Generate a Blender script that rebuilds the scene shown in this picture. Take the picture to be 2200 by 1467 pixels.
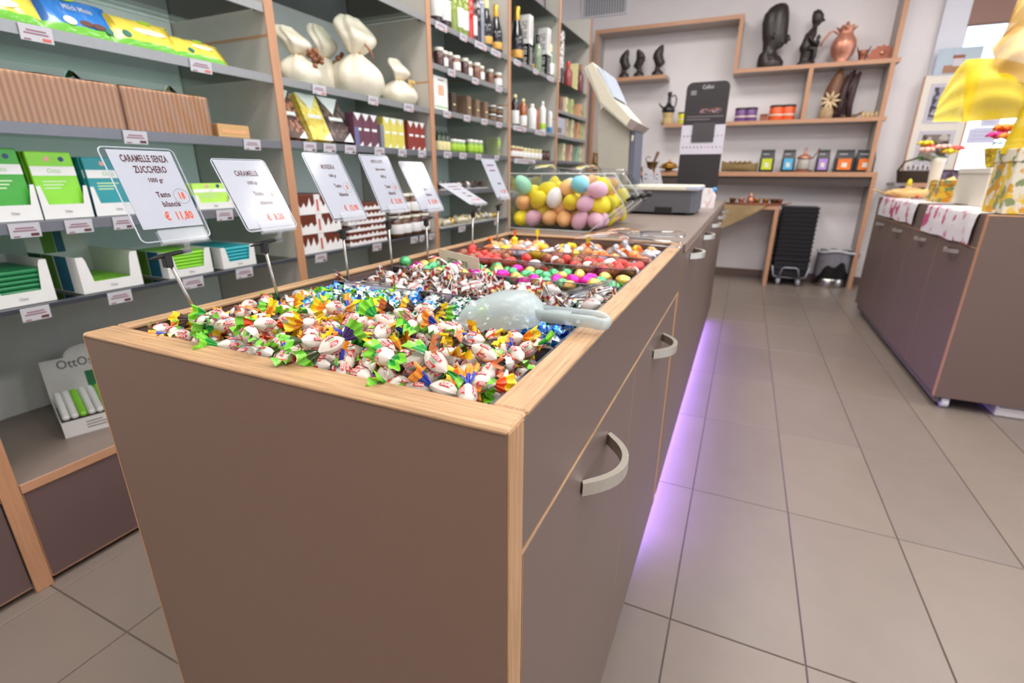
import bpy, math, random
import numpy as np
from mathutils import Vector, Matrix
random.seed(7)
for o in list(bpy.data.objects): bpy.data.objects.remove(o, do_unlink=True)
SC = bpy.context.scene
COL = SC.collection
PI = math.pi
# ------------------------------------------------------------------ camera
IW, IH, FPX = 2200, 1467, 1056.83
CAM = Vector((0, 0, 1.0607))
FW = Vector((-0.390716, 0.862161, -0.322521)); RT = Vector((0.910117, 0.414322, 0.005006)); UP = Vector((-0.137943, 0.291576, 0.946549))
cd = bpy.data.cameras.new('camera'); cam = bpy.data.objects.new('camera', cd); COL.objects.link(cam)
cam.matrix_world = Matrix(((RT.x, UP.x, -FW.x, CAM.x), (RT.y, UP.y, -FW.y, CAM.y), (RT.z, UP.z, -FW.z, CAM.z), (0, 0, 0, 1)))
cd.sensor_width = 36; cd.sensor_fit = 'HORIZONTAL'; cd.lens = FPX * 36 / IW; cd.clip_start = 0.02; cd.clip_end = 60
cd.dof.use_dof = True; cd.dof.focus_distance = 0.52; cd.dof.aperture_fstop = 6.0
SC.camera = cam
SC.cycles.transparent_max_bounces = 40
# ------------------------------------------------------------------ view, world, lights
SC.view_settings.view_transform = 'Standard'; SC.view_settings.look = 'None'
SC.view_settings.exposure = 0.0; SC.view_settings.gamma = 1.0; SC.view_settings.use_curve_mapping = False
wd = bpy.data.worlds.new('world'); SC.world = wd; wd.use_nodes = True
bg = wd.node_tree.nodes['Background']; bg.inputs[0].default_value = (0.80, 0.90, 1.0, 1); bg.inputs[1].default_value = 2.9
LAMP_W = 18.5
LAMPS = [(x, y) for y in (-0.4, 1.15, 2.7, 4.25) for x in (-0.85, 0.65, 2.15)]
CEIL = 3.02
# ------------------------------------------------------------------ materials
def lin(c):
    return tuple(((v / 255) / 12.92 if v / 255 <= .04045 else ((v / 255 + .055) / 1.055) ** 2.4) for v in c)
MATS = {}
def M(name, rgb=(200, 200, 200), rough=.5, metal=0., trans=0., alpha=1., coat=0., emit=0., var=0., vs=40., bump=0., spec=.5, sub=0., aniso=None):
    """Principled material with procedural noise variation and relief"""
    if name in MATS: return MATS[name]
    m = bpy.data.materials.new(name); m.use_nodes = True; MATS[name] = m
    nt = m.node_tree; b = nt.nodes['Principled BSDF']; c = lin(rgb)
    b.inputs['Base Color'].default_value = (*c, 1); b.inputs['Roughness'].default_value = rough; b.inputs['Metallic'].default_value = metal
    b.inputs['Transmission Weight'].default_value = trans; b.inputs['Coat Weight'].default_value = coat; b.inputs['Specular IOR Level'].default_value = spec
    if sub: b.inputs['Subsurface Weight'].default_value = sub; b.inputs['Subsurface Radius'].default_value = (.004, .004, .004)
    if alpha < 1: b.inputs['Alpha'].default_value = alpha
    if emit: b.inputs['Emission Color'].default_value = (*c, 1); b.inputs['Emission Strength'].default_value = emit
    if var or bump:
        tc = nt.nodes.new('ShaderNodeTexCoord'); n = nt.nodes.new('ShaderNodeTexNoise'); n.inputs['Scale'].default_value = vs; n.inputs['Detail'].default_value = 4
        if aniso:
            mp = nt.nodes.new('ShaderNodeMapping'); mp.inputs['Scale'].default_value = aniso
            nt.links.new(tc.outputs['Object'], mp.inputs[0]); nt.links.new(mp.outputs[0], n.inputs['Vector'])
        else: nt.links.new(tc.outputs['Object'], n.inputs['Vector'])
        if var:
            r = nt.nodes.new('ShaderNodeValToRGB'); r.color_ramp.elements[0].position = .3; r.color_ramp.elements[1].position = .7
            r.color_ramp.elements[0].color = (*[x * (1 - var) for x in c], 1); r.color_ramp.elements[1].color = (*[min(1, x * (1 + var)) for x in c], 1)
            nt.links.new(n.outputs[0], r.inputs[0]); nt.links.new(r.outputs[0], b.inputs['Base Color'])
        if bump:
            bp = nt.nodes.new('ShaderNodeBump'); bp.inputs['Strength'].default_value = bump; bp.inputs['Distance'].default_value = .002
            nt.links.new(n.outputs[0], bp.inputs['Height']); nt.links.new(bp.outputs[0], b.inputs['Normal'])
    return m
def glass(name, tint=(235, 245, 242), refl=.09, rough=.02):
    """clear sheet: transparent body with a fresnel gloss on top"""
    if name in MATS: return MATS[name]
    m = bpy.data.materials.new(name); m.use_nodes = True; MATS[name] = m
    nt = m.node_tree; nt.nodes.remove(nt.nodes['Principled BSDF']); out = nt.nodes['Material Output']
    t = nt.nodes.new('ShaderNodeBsdfTransparent'); t.inputs[0].default_value = (*lin(tint), 1)
    g = nt.nodes.new('ShaderNodeBsdfGlossy'); g.inputs['Roughness'].default_value = rough
    f = nt.nodes.new('ShaderNodeFresnel'); f.inputs[0].default_value = 1.45
    mx = nt.nodes.new('ShaderNodeMixShader')
    a = nt.nodes.new('ShaderNodeMath'); a.operation = 'MULTIPLY'; a.inputs[1].default_value = refl / .045
    a.use_clamp = True
    nt.links.new(f.outputs[0], a.inputs[0]); nt.links.new(a.outputs[0], mx.inputs[0])
    nt.links.new(t.outputs[0], mx.inputs[1]); nt.links.new(g.outputs[0], mx.inputs[2]); nt.links.new(mx.outputs[0], out.inputs[0])
    return m
def wood(name, rgb, axis, dark=.72, rough=.45):
    """straight grain running along one axis"""
    if name in MATS: return MATS[name]
    m = M(name, rgb, rough); nt = m.node_tree; b = nt.nodes['Principled BSDF']; c = lin(rgb)
    tc = nt.nodes.new('ShaderNodeTexCoord'); mp = nt.nodes.new('ShaderNodeMapping')
    s = [150., 150., 150.]; s['xyz'.index(axis)] = 5.; mp.inputs['Scale'].default_value = s
    n = nt.nodes.new('ShaderNodeTexNoise'); n.inputs['Scale'].default_value = 2.2; n.inputs['Detail'].default_value = 6; n.inputs['Roughness'].default_value = .65
    r = nt.nodes.new('ShaderNodeValToRGB'); r.color_ramp.elements[0].position = .36; r.color_ramp.elements[1].position = .62
    r.color_ramp.elements[0].color = (c[0] * dark, c[1] * dark * .96, c[2] * dark * .9, 1); r.color_ramp.elements[1].color = (*c, 1)
    nt.links.new(tc.outputs['Object'], mp.inputs[0]); nt.links.new(mp.outputs[0], n.inputs['Vector']); nt.links.new(n.outputs[0], r.inputs[0]); nt.links.new(r.outputs[0], b.inputs['Base Color'])
    bp = nt.nodes.new('ShaderNodeBump'); bp.inputs['Strength'].default_value = .12; bp.inputs['Distance'].default_value = .001
    nt.links.new(n.outputs[0], bp.inputs['Height']); nt.links.new(bp.outputs[0], b.inputs['Normal'])
    return m
def wave(name, rgb, rgb2, axis, pitch, rough=.5, bump=.3, smooth=True):
    """fine parallel ribs (ribbed laminate, corrugated card, stripes)"""
    if name in MATS: return MATS[name]
    m = M(name, rgb, rough); nt = m.node_tree; b = nt.nodes['Principled BSDF']
    tc = nt.nodes.new('ShaderNodeTexCoord'); w = nt.nodes.new('ShaderNodeTexWave'); w.bands_direction = axis.upper(); w.inputs['Scale'].default_value = 2 * PI / (20 * pitch)
    w.inputs['Distortion'].default_value = 0
    r = nt.nodes.new('ShaderNodeValToRGB'); r.color_ramp.elements[0].color = (*lin(rgb2), 1); r.color_ramp.elements[1].color = (*lin(rgb), 1)
    if not smooth: r.color_ramp.interpolation = 'CONSTANT'; r.color_ramp.elements[1].position = .5
    nt.links.new(tc.outputs['Object'], w.inputs[0]); nt.links.new(w.outputs[0], r.inputs[0]); nt.links.new(r.outputs[0], b.inputs['Base Color'])
    bp = nt.nodes.new('ShaderNodeBump'); bp.inputs['Strength'].default_value = bump; bp.inputs['Distance'].default_value = .001
    nt.links.new(w.outputs[0], bp.inputs['Height']); nt.links.new(bp.outputs[0], b.inputs['Normal'])
    return m
def patches(name, base, cols, scale=30., rough=.7, thr=.52):
    """irregular printed blotches over a base colour (floral print, nuts, stains)"""
    if name in MATS: return MATS[name]
    m = M(name, base, rough); nt = m.node_tree; b = nt.nodes['Principled BSDF']
    tc = nt.nodes.new('ShaderNodeTexCoord'); last = None
    for i, c in enumerate(cols):
        mp = nt.nodes.new('ShaderNodeMapping'); mp.inputs['Location'].default_value = (i * 3.7 + 1.3, i * 1.9, i * 5.1)
        n = nt.nodes.new('ShaderNodeTexNoise'); n.inputs['Scale'].default_value = scale * (1 + .25 * i); n.inputs['Detail'].default_value = 3
        r = nt.nodes.new('ShaderNodeValToRGB'); r.color_ramp.elements[0].position = thr + .03 * i; r.color_ramp.elements[1].position = thr + .03 * i + .04
        mx = nt.nodes.new('ShaderNodeMix'); mx.data_type = 'RGBA'; mx.inputs[7].default_value = (*lin(c), 1)
        nt.links.new(tc.outputs['Object'], mp.inputs[0]); nt.links.new(mp.outputs[0], n.inputs['Vector']); nt.links.new(n.outputs[0], r.inputs[0]); nt.links.new(r.outputs[0], mx.inputs[0])
        if last: nt.links.new(last, mx.inputs[6])
        else: mx.inputs[6].default_value = (*lin(base), 1)
        last = mx.outputs[2]
    nt.links.new(last, b.inputs['Base Color'])
    return m
# ------------------------------------------------------------------ pixel -> known plane helpers (real planes of the place)
def ray(x, y): return FW + RT * ((x - IW / 2) / FPX) - UP * ((y - IH / 2) / FPX)
def onx(x, y, X): d = ray(x, y); return CAM + d * ((X - CAM.x) / d.x)
def ony(x, y, Y): d = ray(x, y); return CAM + d * ((Y - CAM.y) / d.y)
def onz(x, y, Z): d = ray(x, y); return CAM + d * ((Z - CAM.z) / d.z)
# ------------------------------------------------------------------ mesh builder
class MB:
    def __init__(s): s.v = []; s.f = []; s.m = []; s.s = []
    def add(s, vs, fs, m=0, smooth=False, T=None):
        o = len(s.v)
        for v in vs:
            v = Vector(v); s.v.append(T @ v if T else v)
        for f in fs: s.f.append([o + i for i in f]); s.m.append(m); s.s.append(smooth)
        return s
    def box(s, x0, x1, y0, y1, z0, z1, m=0, b=0., T=None):
        if b <= 0:
            return s.add([(x0, y0, z0), (x1, y0, z0), (x1, y1, z0), (x0, y1, z0), (x0, y0, z1), (x1, y0, z1), (x1, y1, z1), (x0, y1, z1)],
                         [(0, 3, 2, 1), (4, 5, 6, 7), (0, 1, 5, 4), (1, 2, 6, 5), (2, 3, 7, 6), (3, 0, 4, 7)], m, False, T)
        vs = []; idx = {}
        X = (x0, x1); Y = (y0, y1); Z = (z0, z1)
        for i in (0, 1):
            for j in (0, 1):
                for k in (0, 1):
                    for a in range(3):
                        p = [X[i], Y[j], Z[k]]; q = (i, j, k)
                        for c in range(3):
                            if c != a: p[c] += b if q[c] == 0 else -b
                        idx[(i, j, k, a)] = len(vs); vs.append(p)
        fs = []
        I = idx
        for i in (0, 1): fs.append([I[(i, 0, 0, 0)], I[(i, 1, 0, 0)], I[(i, 1, 1, 0)], I[(i, 0, 1, 0)]][::(1 if i else -1)])
        for j in (0, 1): fs.append([I[(0, j, 0, 1)], I[(0, j, 1, 1)], I[(1, j, 1, 1)], I[(1, j, 0, 1)]][::(1 if j else -1)])
        for k in (0, 1): fs.append([I[(0, 0, k, 2)], I[(1, 0, k, 2)], I[(1, 1, k, 2)], I[(0, 1, k, 2)]][::(1 if k else -1)])
        for j in (0, 1):
            for k in (0, 1): fs.append([I[(0, j, k, 1)], I[(1, j, k, 1)], I[(1, j, k, 2)], I[(0, j, k, 2)]][::(-1 if j == k else 1)])
        for i in (0, 1):
            for k in (0, 1): fs.append([I[(i, 0, k, 0)], I[(i, 1, k, 0)], I[(i, 1, k, 2)], I[(i, 0, k, 2)]][::(1 if i == k else -1)])
        for i in (0, 1):
            for j in (0, 1): fs.append([I[(i, j, 0, 0)], I[(i, j, 1, 0)], I[(i, j, 1, 1)], I[(i, j, 0, 1)]][::(-1 if i == j else 1)])
        for i in (0, 1):
            for j in (0, 1):
                for k in (0, 1): fs.append([I[(i, j, k, 0)], I[(i, j, k, 1)], I[(i, j, k, 2)]][::(1 if (i + j + k) % 2 else -1)])
        return s.add(vs, fs, m, False, T)
    def prism(s, poly, h0, h1, axis='y', m=0, T=None):
        """polygon extruded along an axis; poly in the two other axes (x,z for y; y,z for x; x,y for z)"""
        n = len(poly); vs = []
        for h in (h0, h1):
            for a, b in poly: vs.append({'y': (a, h, b), 'x': (h, a, b), 'z': (a, b, h)}[axis])
        fs = [list(range(n))[::-1], list(range(n, 2 * n))] + [[i, (i + 1) % n, n + (i + 1) % n, n + i] for i in range(n)]
        area = sum(poly[i][0] * poly[(i + 1) % n][1] - poly[(i + 1) % n][0] * poly[i][1] for i in range(n))
        flip = (area < 0) ^ (axis == 'y')
        if flip: fs = [f[::-1] for f in fs]
        return s.add(vs, fs, m, False, T)
    def lathe(s, prof, seg=20, m=0, T=None, smooth=True, mfun=None, sq=None):
        vs = []; fs = []; n = len(prof)
        for r, z in prof:
            for k in range(seg):
                a = 2 * PI * k / seg; vs.append((r * math.cos(a), r * math.sin(a), z))
        o = len(s.v); s.add(vs, [], m, smooth, T)
        for i in range(n - 1):
            for k in range(seg):
                s.f.append([o + i * seg + k, o + i * seg + (k + 1) % seg, o + (i + 1) * seg + (k + 1) % seg, o + (i + 1) * seg + k])
                s.m.append(mfun(i, k) if mfun else m); s.s.append(smooth)
        for i, rev in ((0, True), (n - 1, False)):
            if prof[i][0] > 1e-5:
                f = [o + i * seg + k for k in range(seg)]; s.f.append(f[::-1] if rev else f); s.m.append(mfun(max(0, i - 1), 0) if mfun else m); s.s.append(False)
        return s
    def tube(s, pts, r, seg=8, m=0, T=None, closed=False, cap=True, flat=None):
        pts = [Vector(p) for p in pts]; n = len(pts); rs = r if isinstance(r, (list, tuple)) else [r] * n
        vs = []; fs = []; prev = None
        for i, p in enumerate(pts):
            if closed: d = pts[(i + 1) % n] - pts[i - 1]
            else: d = pts[min(n - 1, i + 1)] - pts[max(0, i - 1)]
            d.normalize()
            if prev is None:
                a = Vector((0, 0, 1)) if abs(d.z) < .9 else Vector((1, 0, 0)); u = d.cross(a).normalized()
            else: u = (prev - d * prev.dot(d)).normalized()
            prev = u; w = d.cross(u)
            for k in range(seg):
                a = 2 * PI * k / seg; vs.append(p + u * (math.cos(a) * rs[i]) + w * (math.sin(a) * rs[i] * (flat or 1)))
        for i in range(n if closed else n - 1):
            j = (i + 1) % n
            for k in range(seg): fs.append([i * seg + k, i * seg + (k + 1) % seg, j * seg + (k + 1) % seg, j * seg + k])
        if cap and not closed: fs += [list(range(seg))[::-1], list(range((n - 1) * seg, n * seg))]
        return s.add(vs, fs, m, True, T)
    def grid(s, fn, nu, nv, m=0, smooth=True, T=None, mfun=None):
        vs = [fn(i / nu, j / nv) for i in range(nu + 1) for j in range(nv + 1)]
        o = len(s.v); s.add(vs, [], m, smooth, T)
        for i in range(nu):
            for j in range(nv):
                a = o + i * (nv + 1) + j
                s.f.append([a, a + nv + 1, a + nv + 2, a + 1]); s.m.append(mfun(i / nu, j / nv) if mfun else m); s.s.append(smooth)
        return s
    def mesh(s, name, mats):
        me = bpy.data.meshes.new(name); me.from_pydata([tuple(v) for v in s.v], [], s.f)
        for x in (mats if isinstance(mats, (list, tuple)) else [mats]): me.materials.append(x)
        me.polygons.foreach_set('material_index', s.m); me.polygons.foreach_set('use_smooth', s.s); me.update()
        return me
    def build(s, name, mats, parent=None, loc=None, rot=None):
        return put(name, s.mesh(name, mats), parent, loc, rot)
def put(name, me, parent=None, loc=None, rot=None):
    o = bpy.data.objects.new(name, me); COL.objects.link(o)
    if parent: o.parent = parent
    if loc is not None: o.location = loc
    if rot is not None: o.rotation_euler = rot
    return o
def tag(o, label=None, cat=None, group=None, kind=None):
    if label: o['label'] = label
    if cat: o['category'] = cat
    if group: o['group'] = group
    if kind: o['kind'] = kind
    return o
def thing(name, label, cat, loc=(0, 0, 0), rotz=0, group=None):
    o = bpy.data.objects.new(name, None); COL.objects.link(o); o.empty_display_size = .05
    o.location = loc; o.rotation_euler = (0, 0, rotz)
    return tag(o, label, cat, group)
def struct(name, mb, mats, label=None):
    o = mb.build(name, mats); o['kind'] = 'structure'; o['category'] = name.split('_')[0]
    if label: o['label'] = label
    return o
def mats_of(*a): return list(a)
TXT = {}
def text_mesh(s, bold=.02, sx=.62):
    """outline of a word, centred, cap height about 0.7"""
    k = (s, bold, sx)
    if k in TXT: return TXT[k]
    cu = bpy.data.curves.new('lettering', 'FONT'); cu.body = s; cu.align_x = 'CENTER'; cu.align_y = 'CENTER'; cu.offset = bold; cu.resolution_u = 2; cu.space_character = 1 + bold * 3
    o = bpy.data.objects.new('tmp_lettering', cu); COL.objects.link(o); bpy.context.view_layer.update()
    me = bpy.data.meshes.new_from_object(o.evaluated_get(bpy.context.evaluated_depsgraph_get()))
    vs = [(v.co.x * sx, v.co.y) for v in me.vertices]; fs = [list(p.vertices) for p in me.polygons]
    bpy.data.objects.remove(o, do_unlink=True); bpy.data.meshes.remove(me)
    TXT[k] = (vs, fs); return TXT[k]
def basis(o, ex, ey):
    """frame with origin o, x along ex, y along ey"""
    ex = Vector(ex).normalized(); ey = Vector(ey).normalized(); ez = ex.cross(ey)
    return Matrix(((ex.x, ey.x, ez.x, o[0]), (ex.y, ey.y, ez.y, o[1]), (ex.z, ey.z, ez.z, o[2]), (0, 0, 0, 1)))
def letter(s, size, mat, parent, T, bold=.02, sx=.62, name='lettering', dz=.0004):
    vs, fs = text_mesh(s, bold, sx); mb = MB(); mb.add([(x * size, y * size, dz) for x, y in vs], fs, 0, False, T)
    return mb.build(name, mat, parent)
# ------------------------------------------------------------------ shared materials
OAKX = wood('oak_grain_x', (196, 157, 117), 'x', .62); OAKY = wood('oak_grain_y', (196, 157, 117), 'y', .62); OAKZ = wood('oak_grain_z', (186, 144, 106), 'z', .7)
SHOAK = wood('beech_edge_z', (196, 146, 112), 'z', .85); BEX = wood('beech_edge_x', (198, 150, 118), 'x', .85); BEZ = SHOAK; BEY = wood('beech_edge_y', (198, 150, 118), 'y', .85)
LAM = M('brown_laminate', (105, 87, 79), .42, var=.03, vs=400, bump=.05)
LAMR = wave('ribbed_laminate', (128, 103, 87), (108, 86, 72), 'z', .0013, .5, .2)
LAMI = M('island_laminate', (112, 93, 85), .42, var=.03, vs=400, bump=.05)
LAMD = M('plum_laminate', (104, 84, 83), .4, var=.03, vs=300)
LAMT = M('worktop_laminate', (132, 117, 109), .35, var=.05, vs=300, bump=.05)
GREYP = M('grey_panel', (190, 185, 176), .5, var=.02, vs=20)
DARKP = M('dark_underside', (74, 62, 58), .6, var=.05)
WHITE = M('white_paint', (232, 227, 228), .7, var=.015, vs=6)
CEILM = M('ceiling_paint', (240, 238, 236), .8, var=.01, vs=6)
NICKEL = M('brushed_nickel', (204, 198, 186), .45, .85, var=.04, vs=200)
STEEL = M('stainless_steel', (185, 180, 174), .25, 1., var=.04, vs=100)
BLACKP = M('black_plastic', (22, 22, 24), .4, var=.1)
GREYT = M('tray_grey_plastic', (92, 90, 98), .4, var=.04)
ALU = M('anodised_rail', (150, 151, 152), .4, .4, var=.03, vs=80)
SGLASS = glass('shelf_glass', (240, 249, 247), .05, .03)
ACRYL = glass('clear_acrylic', (253, 254, 254), .02, .03)
WHITEC = M('white_card', (198, 197, 203), .6, var=.01, vs=60)
BROWNT = M('brown_print', (96, 52, 56), .7, var=.02); ORANGET = M('orange_print', (236, 92, 44), .7, var=.02); GREYT2 = M('grey_print', (120, 112, 116), .7, var=.02)
# ------------------------------------------------------------------ room shell
YB = 5.97; XL = -2.12; XR = 3.4; YF = -1.45
GX, GY, TX, TY = -0.0258, 1.0323, 0.30, 0.59412
m = MB(); m.box(XL - .1, XR + .1, YF - .1, YB + .12, -.06, -.004)
floor = struct('floor', m, M('grout', (108, 99, 93), .9, var=.05, vs=100), 'beige stone-effect tile floor with grey grout lines')
TILEM = [M('floor_tile_%s' % c, rgb, .36, var=.035, vs=9, bump=.02) for c, rgb in (('sand', (128, 116, 107)), ('stone', (126, 114, 106)), ('putty', (130, 117, 107)))]
tb = MB(); tb.box(.0016, TX - .0016, .0016, TY - .0016, -.008, 0, b=.0012)
tmesh = [tb.mesh('tile', mm) for mm in TILEM]
for i in range(-7, 12):
    for j in range(-3, 9):
        x = GX + i * TX; y = GY + j * TY
        if x < XL or x + TX > XR or y > YB - .05: continue
        tl_ = put('tile', random.choice(tmesh), floor, (x, y, 0))
        if y + TY > YB: tl_.scale.y = (YB - .002 - y) / TY
m = MB(); m.box(XL, XR, YF, YB, CEIL, CEIL + .1); struct('ceiling', m, CEILM, 'white painted shop ceiling')
m = MB(); m.box(XL - .1, XL, YF, YB, -.004, CEIL); struct('wall_left', m, WHITE, 'white wall behind the product shelving')
m = MB(); m.box(XR, XR + .1, YF, YB, -.004, .35); m.box(XR, XR + .1, YF, YB, 2.65, CEIL); m.box(XR, XR + .1, YF, -.6, .35, 2.65); m.box(XR, XR + .1, 5.2, YB, .35, 2.65); struct('wall_right', m, WHITE, 'white side wall of the shop with added unseen windows for daylight')
for k in range(3):  # out-of-view side windows, added so daylight reaches the left shelving
    a = -.6 + k * 5.8 / 3; b = a + 5.8 / 3; m = MB()
    for q in ((a, a + .05, .35, 2.65), (b - .05, b, .35, 2.65), (a + .05, b - .05, .35, .41), (a + .05, b - .05, 2.59, 2.65)): m.box(XR + .01, XR + .07, q[0], q[1], q[2], q[3], b=.004)
    w2 = struct('window_%d' % (k + 2), m, M('window_white_frame', (214, 214, 224), .4, var=.02), 'unseen window added in the side wall for daylight'); m = MB(); m.box(XR + .03, XR + .036, a + .05, b - .05, .41, 2.59); m.build('pane', glass('window_glass', (250, 252, 255), .05), w2)
pd = bpy.data.lights.new('window_portal', 'AREA'); pd.shape = 'RECTANGLE'; pd.size = 2.2; pd.size_y = 5.7; pd.cycles.is_portal = True
po = bpy.data.objects.new('window_portal', pd); COL.objects.link(po); po.location = (XR + .12, 2.3, 1.5); po.rotation_euler = (0, PI / 2, 0)
pd = bpy.data.lights.new('window_portal', 'AREA'); pd.shape = 'RECTANGLE'; pd.size = 1.45; pd.size_y = 1.8; pd.cycles.is_portal = True
po = bpy.data.objects.new('window_portal', pd); COL.objects.link(po); po.location = (2.22, YB + .14, 1.71); po.rotation_euler = (-PI / 2, 0, 0)
m = MB(); m.box(XL, XR, YF - .1, YF, -.004, CEIL); struct('wall_front', m, WHITE, 'white wall behind the viewer')
WX0, WX1, WZ0, WZ1 = 1.49, 2.95, .80, 2.62
m = MB(); m.box(XL, WX0, YB, YB + .12, -.004, CEIL); m.box(WX1, XR, YB, YB + .12, -.004, CEIL); m.box(WX0, WX1, YB, YB + .12, -.004, WZ0); m.box(WX0, WX1, YB, YB + .12, WZ1, CEIL)
struct('wall_back', m, WHITE, 'white back wall carrying the wooden shelves')
WFR = M('window_white_frame', (214, 214, 224), .4, var=.02)
m = MB()
m.box(1.315, WX0 + .02, YB - .05, YB + .01, .75, CEIL - .02, b=.004)
m.box(WX0, WX1, YB - .03, YB + .05, WZ0 - .04, WZ0 + .02, b=.004); m.box(WX0, WX1, YB - .01, YB + .05, WZ1 - .03, WZ1 + .02, b=.004); m.box(WX1 - .02, WX1 + .05, YB - .03, YB + .05, WZ0, WZ1, b=.004)
m.box(2.20, 2.25, YB + .02, YB + .07, WZ0, WZ1, b=.004)
w1 = struct('window_1', m, WFR, 'bright shop window in a wide pale frame')
for a, b in ((WX0, 2.20), (2.25, WX1)):
    m = MB(); m.box(a, b, YB + .04, YB + .046, WZ0, WZ1); m.build('pane', glass('window_glass', (250, 252, 255), .05), w1)
m = MB(); m.box(XL, 1.30, YB - .014, YB - .001, 0, .085, b=.002); struct('baseboard_back', m, M('brown_skirting', (112, 92, 86), .5, var=.04), 'brown skirting board along the back wall')
# air vent
t = thing('air_vent', 'grey slatted air vent high on the back wall', 'vent', (-1.64, YB, 2.66))
m = MB()
for a in ((-.25, .25, 0, .016), (-.25, .25, .284, .30), (-.25, -.225, .016, .284), (.225, .25, .016, .284)): m.box(a[0], a[1], -.02, -.001, a[2], a[3], b=.002)
m.build('frame', M('vent_white', (226, 226, 230), .5, var=.02), t)
m = MB(); m.box(-.225, .225, -.004, -.001, .016, .284); m.build('backing', M('vent_dark', (30, 30, 34), .7, var=.05), t)
sm = MB(); sm.box(-.0085, .0085, -.018, -.004, .016, .284, b=.001); sme = sm.mesh('slat', M('vent_slat', (214, 215, 220), .4, .3, var=.03))
for k in range(16): put('slat', sme, t, (-.210 + k * .028, 0, 0))
# ceiling light fixtures: the room's lamps
for k, (x, y) in enumerate(LAMPS):
    t = thing('ceiling_light', 'square recessed ceiling light panel', 'light', (x, y, CEIL), 0, 'ceiling light panels')
    m = MB()
    for a in ((-.31, .31, -.31, -.29), (-.31, .31, .29, .31), (-.31, -.29, -.29, .29), (.29, .31, -.29, .29)): m.box(a[0], a[1], a[2], a[3], -.03, -.001, b=.003)
    m.build('frame', M('lamp_frame', (230, 230, 230), .5, var=.01), t)
    m = MB(); m.box(-.29, .29, -.29, .29, -.02, -.002); m.build('diffuser', M('lamp_diffuser', (255, 250, 243), .5, emit=1.5), t)
    ld = bpy.data.lights.new('panel_light', 'AREA'); ld.shape = 'SQUARE'; ld.size = .56; ld.energy = LAMP_W; ld.color = (1, .965, .93)
    lo = bpy.data.objects.new('panel_light', ld); COL.objects.link(lo); lo.parent = t; lo.location = (0, 0, -.035)
# ------------------------------------------------------------------ candy counter
CX0, CX1, CY0, CY1, CZ = -.651, -.128, .277, 1.385, .891
cc = thing('candy_counter', 'brown ribbed counter with oak rim holding the open sweets trays', 'counter', (0, 0, 0))
m = MB(); m.box(CX0 + .001, CX1 - .001, CY0, .3025, .0, CZ - .005, b=.001); ep = m.build('end_panel', LAMR, cc)
m = MB(); m.box(CX1 - .001, CX1 + .0008, CY0 + .0005, .3035, 0, CZ - .003, b=.0004); m.build('edge_band', OAKZ, ep)
m = MB(); m.box(CX0 - .0002, CX0 + .0012, CY0 - .0006, .3035, 0, CZ - .003, b=.0004); m.build('edge_band', OAKZ, ep)
m = MB(); m.box(CX0, CX1, CY0 - .001, .3105, CZ - .0055, CZ, b=.002); m.build('front_rail', OAKX, cc)
m = MB(); m.box(-.1575, CX1 + .0005, .3108, CY1, CZ - .0055, CZ, b=.0015); m.build('side_rail', OAKY, cc)
m = MB(); m.box(CX0, -.6305, .3108, CY1, CZ - .0055, CZ, b=.0015); m.build('side_rail', OAKY, cc)
m = MB(); m.box(-.6305, -.1575, CY1 - .018, CY1, CZ - .0055, CZ, b=.0015); m.build('rear_rail', OAKX, cc)
m = MB(); m.box(CX1 - .019, CX1 - .0005, .3045, CY1 - .01, .764, CZ - .006, b=.0008); m.build('fascia', LAM, cc)
m = MB(); m.box(CX1 - .016, CX1 + .0003, .3045, 1.345, .7605, .7635); m.build('edge_band', OAKY, cc)
m = MB(); m.box(CX0, CX0 + .018, .3045, CY1, .10, CZ - .006, b=.0008); m.build('back_panel', LAM, cc)
m = MB(); m.box(-.60, -.205, .3045, CY1, 0, .098); m.build('plinth', DARKP, cc)
m = MB(); m.box(CX0 + .02, CX1 - .021, .3045, CY1, .10, .112); m.box(CX0 + .02, CX1 - .021, CY1 - .012, CY1, .112, CZ - .007); m.build('carcass', LAM, cc)
m = MB(); m.box(CX1 - .02, CX1 + .0004, 1.335, 1.362, .10, .762, b=.001); m.build('upright', OAKZ, cc)
def handle_mesh():
    """flat strip bent into an arc standing off the door face (x = out, y along, z up)"""
    mb = MB(); n = 14; L = .064; D = .036
    pts = []
    for i in range(n + 1):
        a = -1 + 2 * i / n; pts.append((D * (1 - abs(a) ** 2.2) + .0, a * L))
    W = .0085
    vs = []; fs = []
    for i, (x, y) in enumerate(pts):
        if i == 0: d = Vector((pts[1][0] - x, pts[1][1] - y))
        elif i == n: d = Vector((x - pts[i - 1][0], y - pts[i - 1][1]))
        else: d = Vector((pts[i + 1][0] - pts[i - 1][0], pts[i + 1][1] - pts[i - 1][1]))
        d.normalize(); nx, ny = d.y, -d.x; th = .0042
        for sx, z in ((1, W), (-1, W), (-1, -W), (1, -W)): vs.append((max(x + nx * th * sx, .0), y + ny * th * sx, z))
    for i in range(n):
        for k in range(4): fs.append([i * 4 + k, i * 4 + (k + 1) % 4, i * 4 + 4 + (k + 1) % 4, i * 4 + 4 + k])
    fs += [[0, 3, 2, 1], [n * 4, n * 4 + 1, n * 4 + 2, n * 4 + 3]]
    mb.add(vs, fs)
    return mb.mesh('handle', NICKEL)
HANDLE = handle_mesh()
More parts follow.
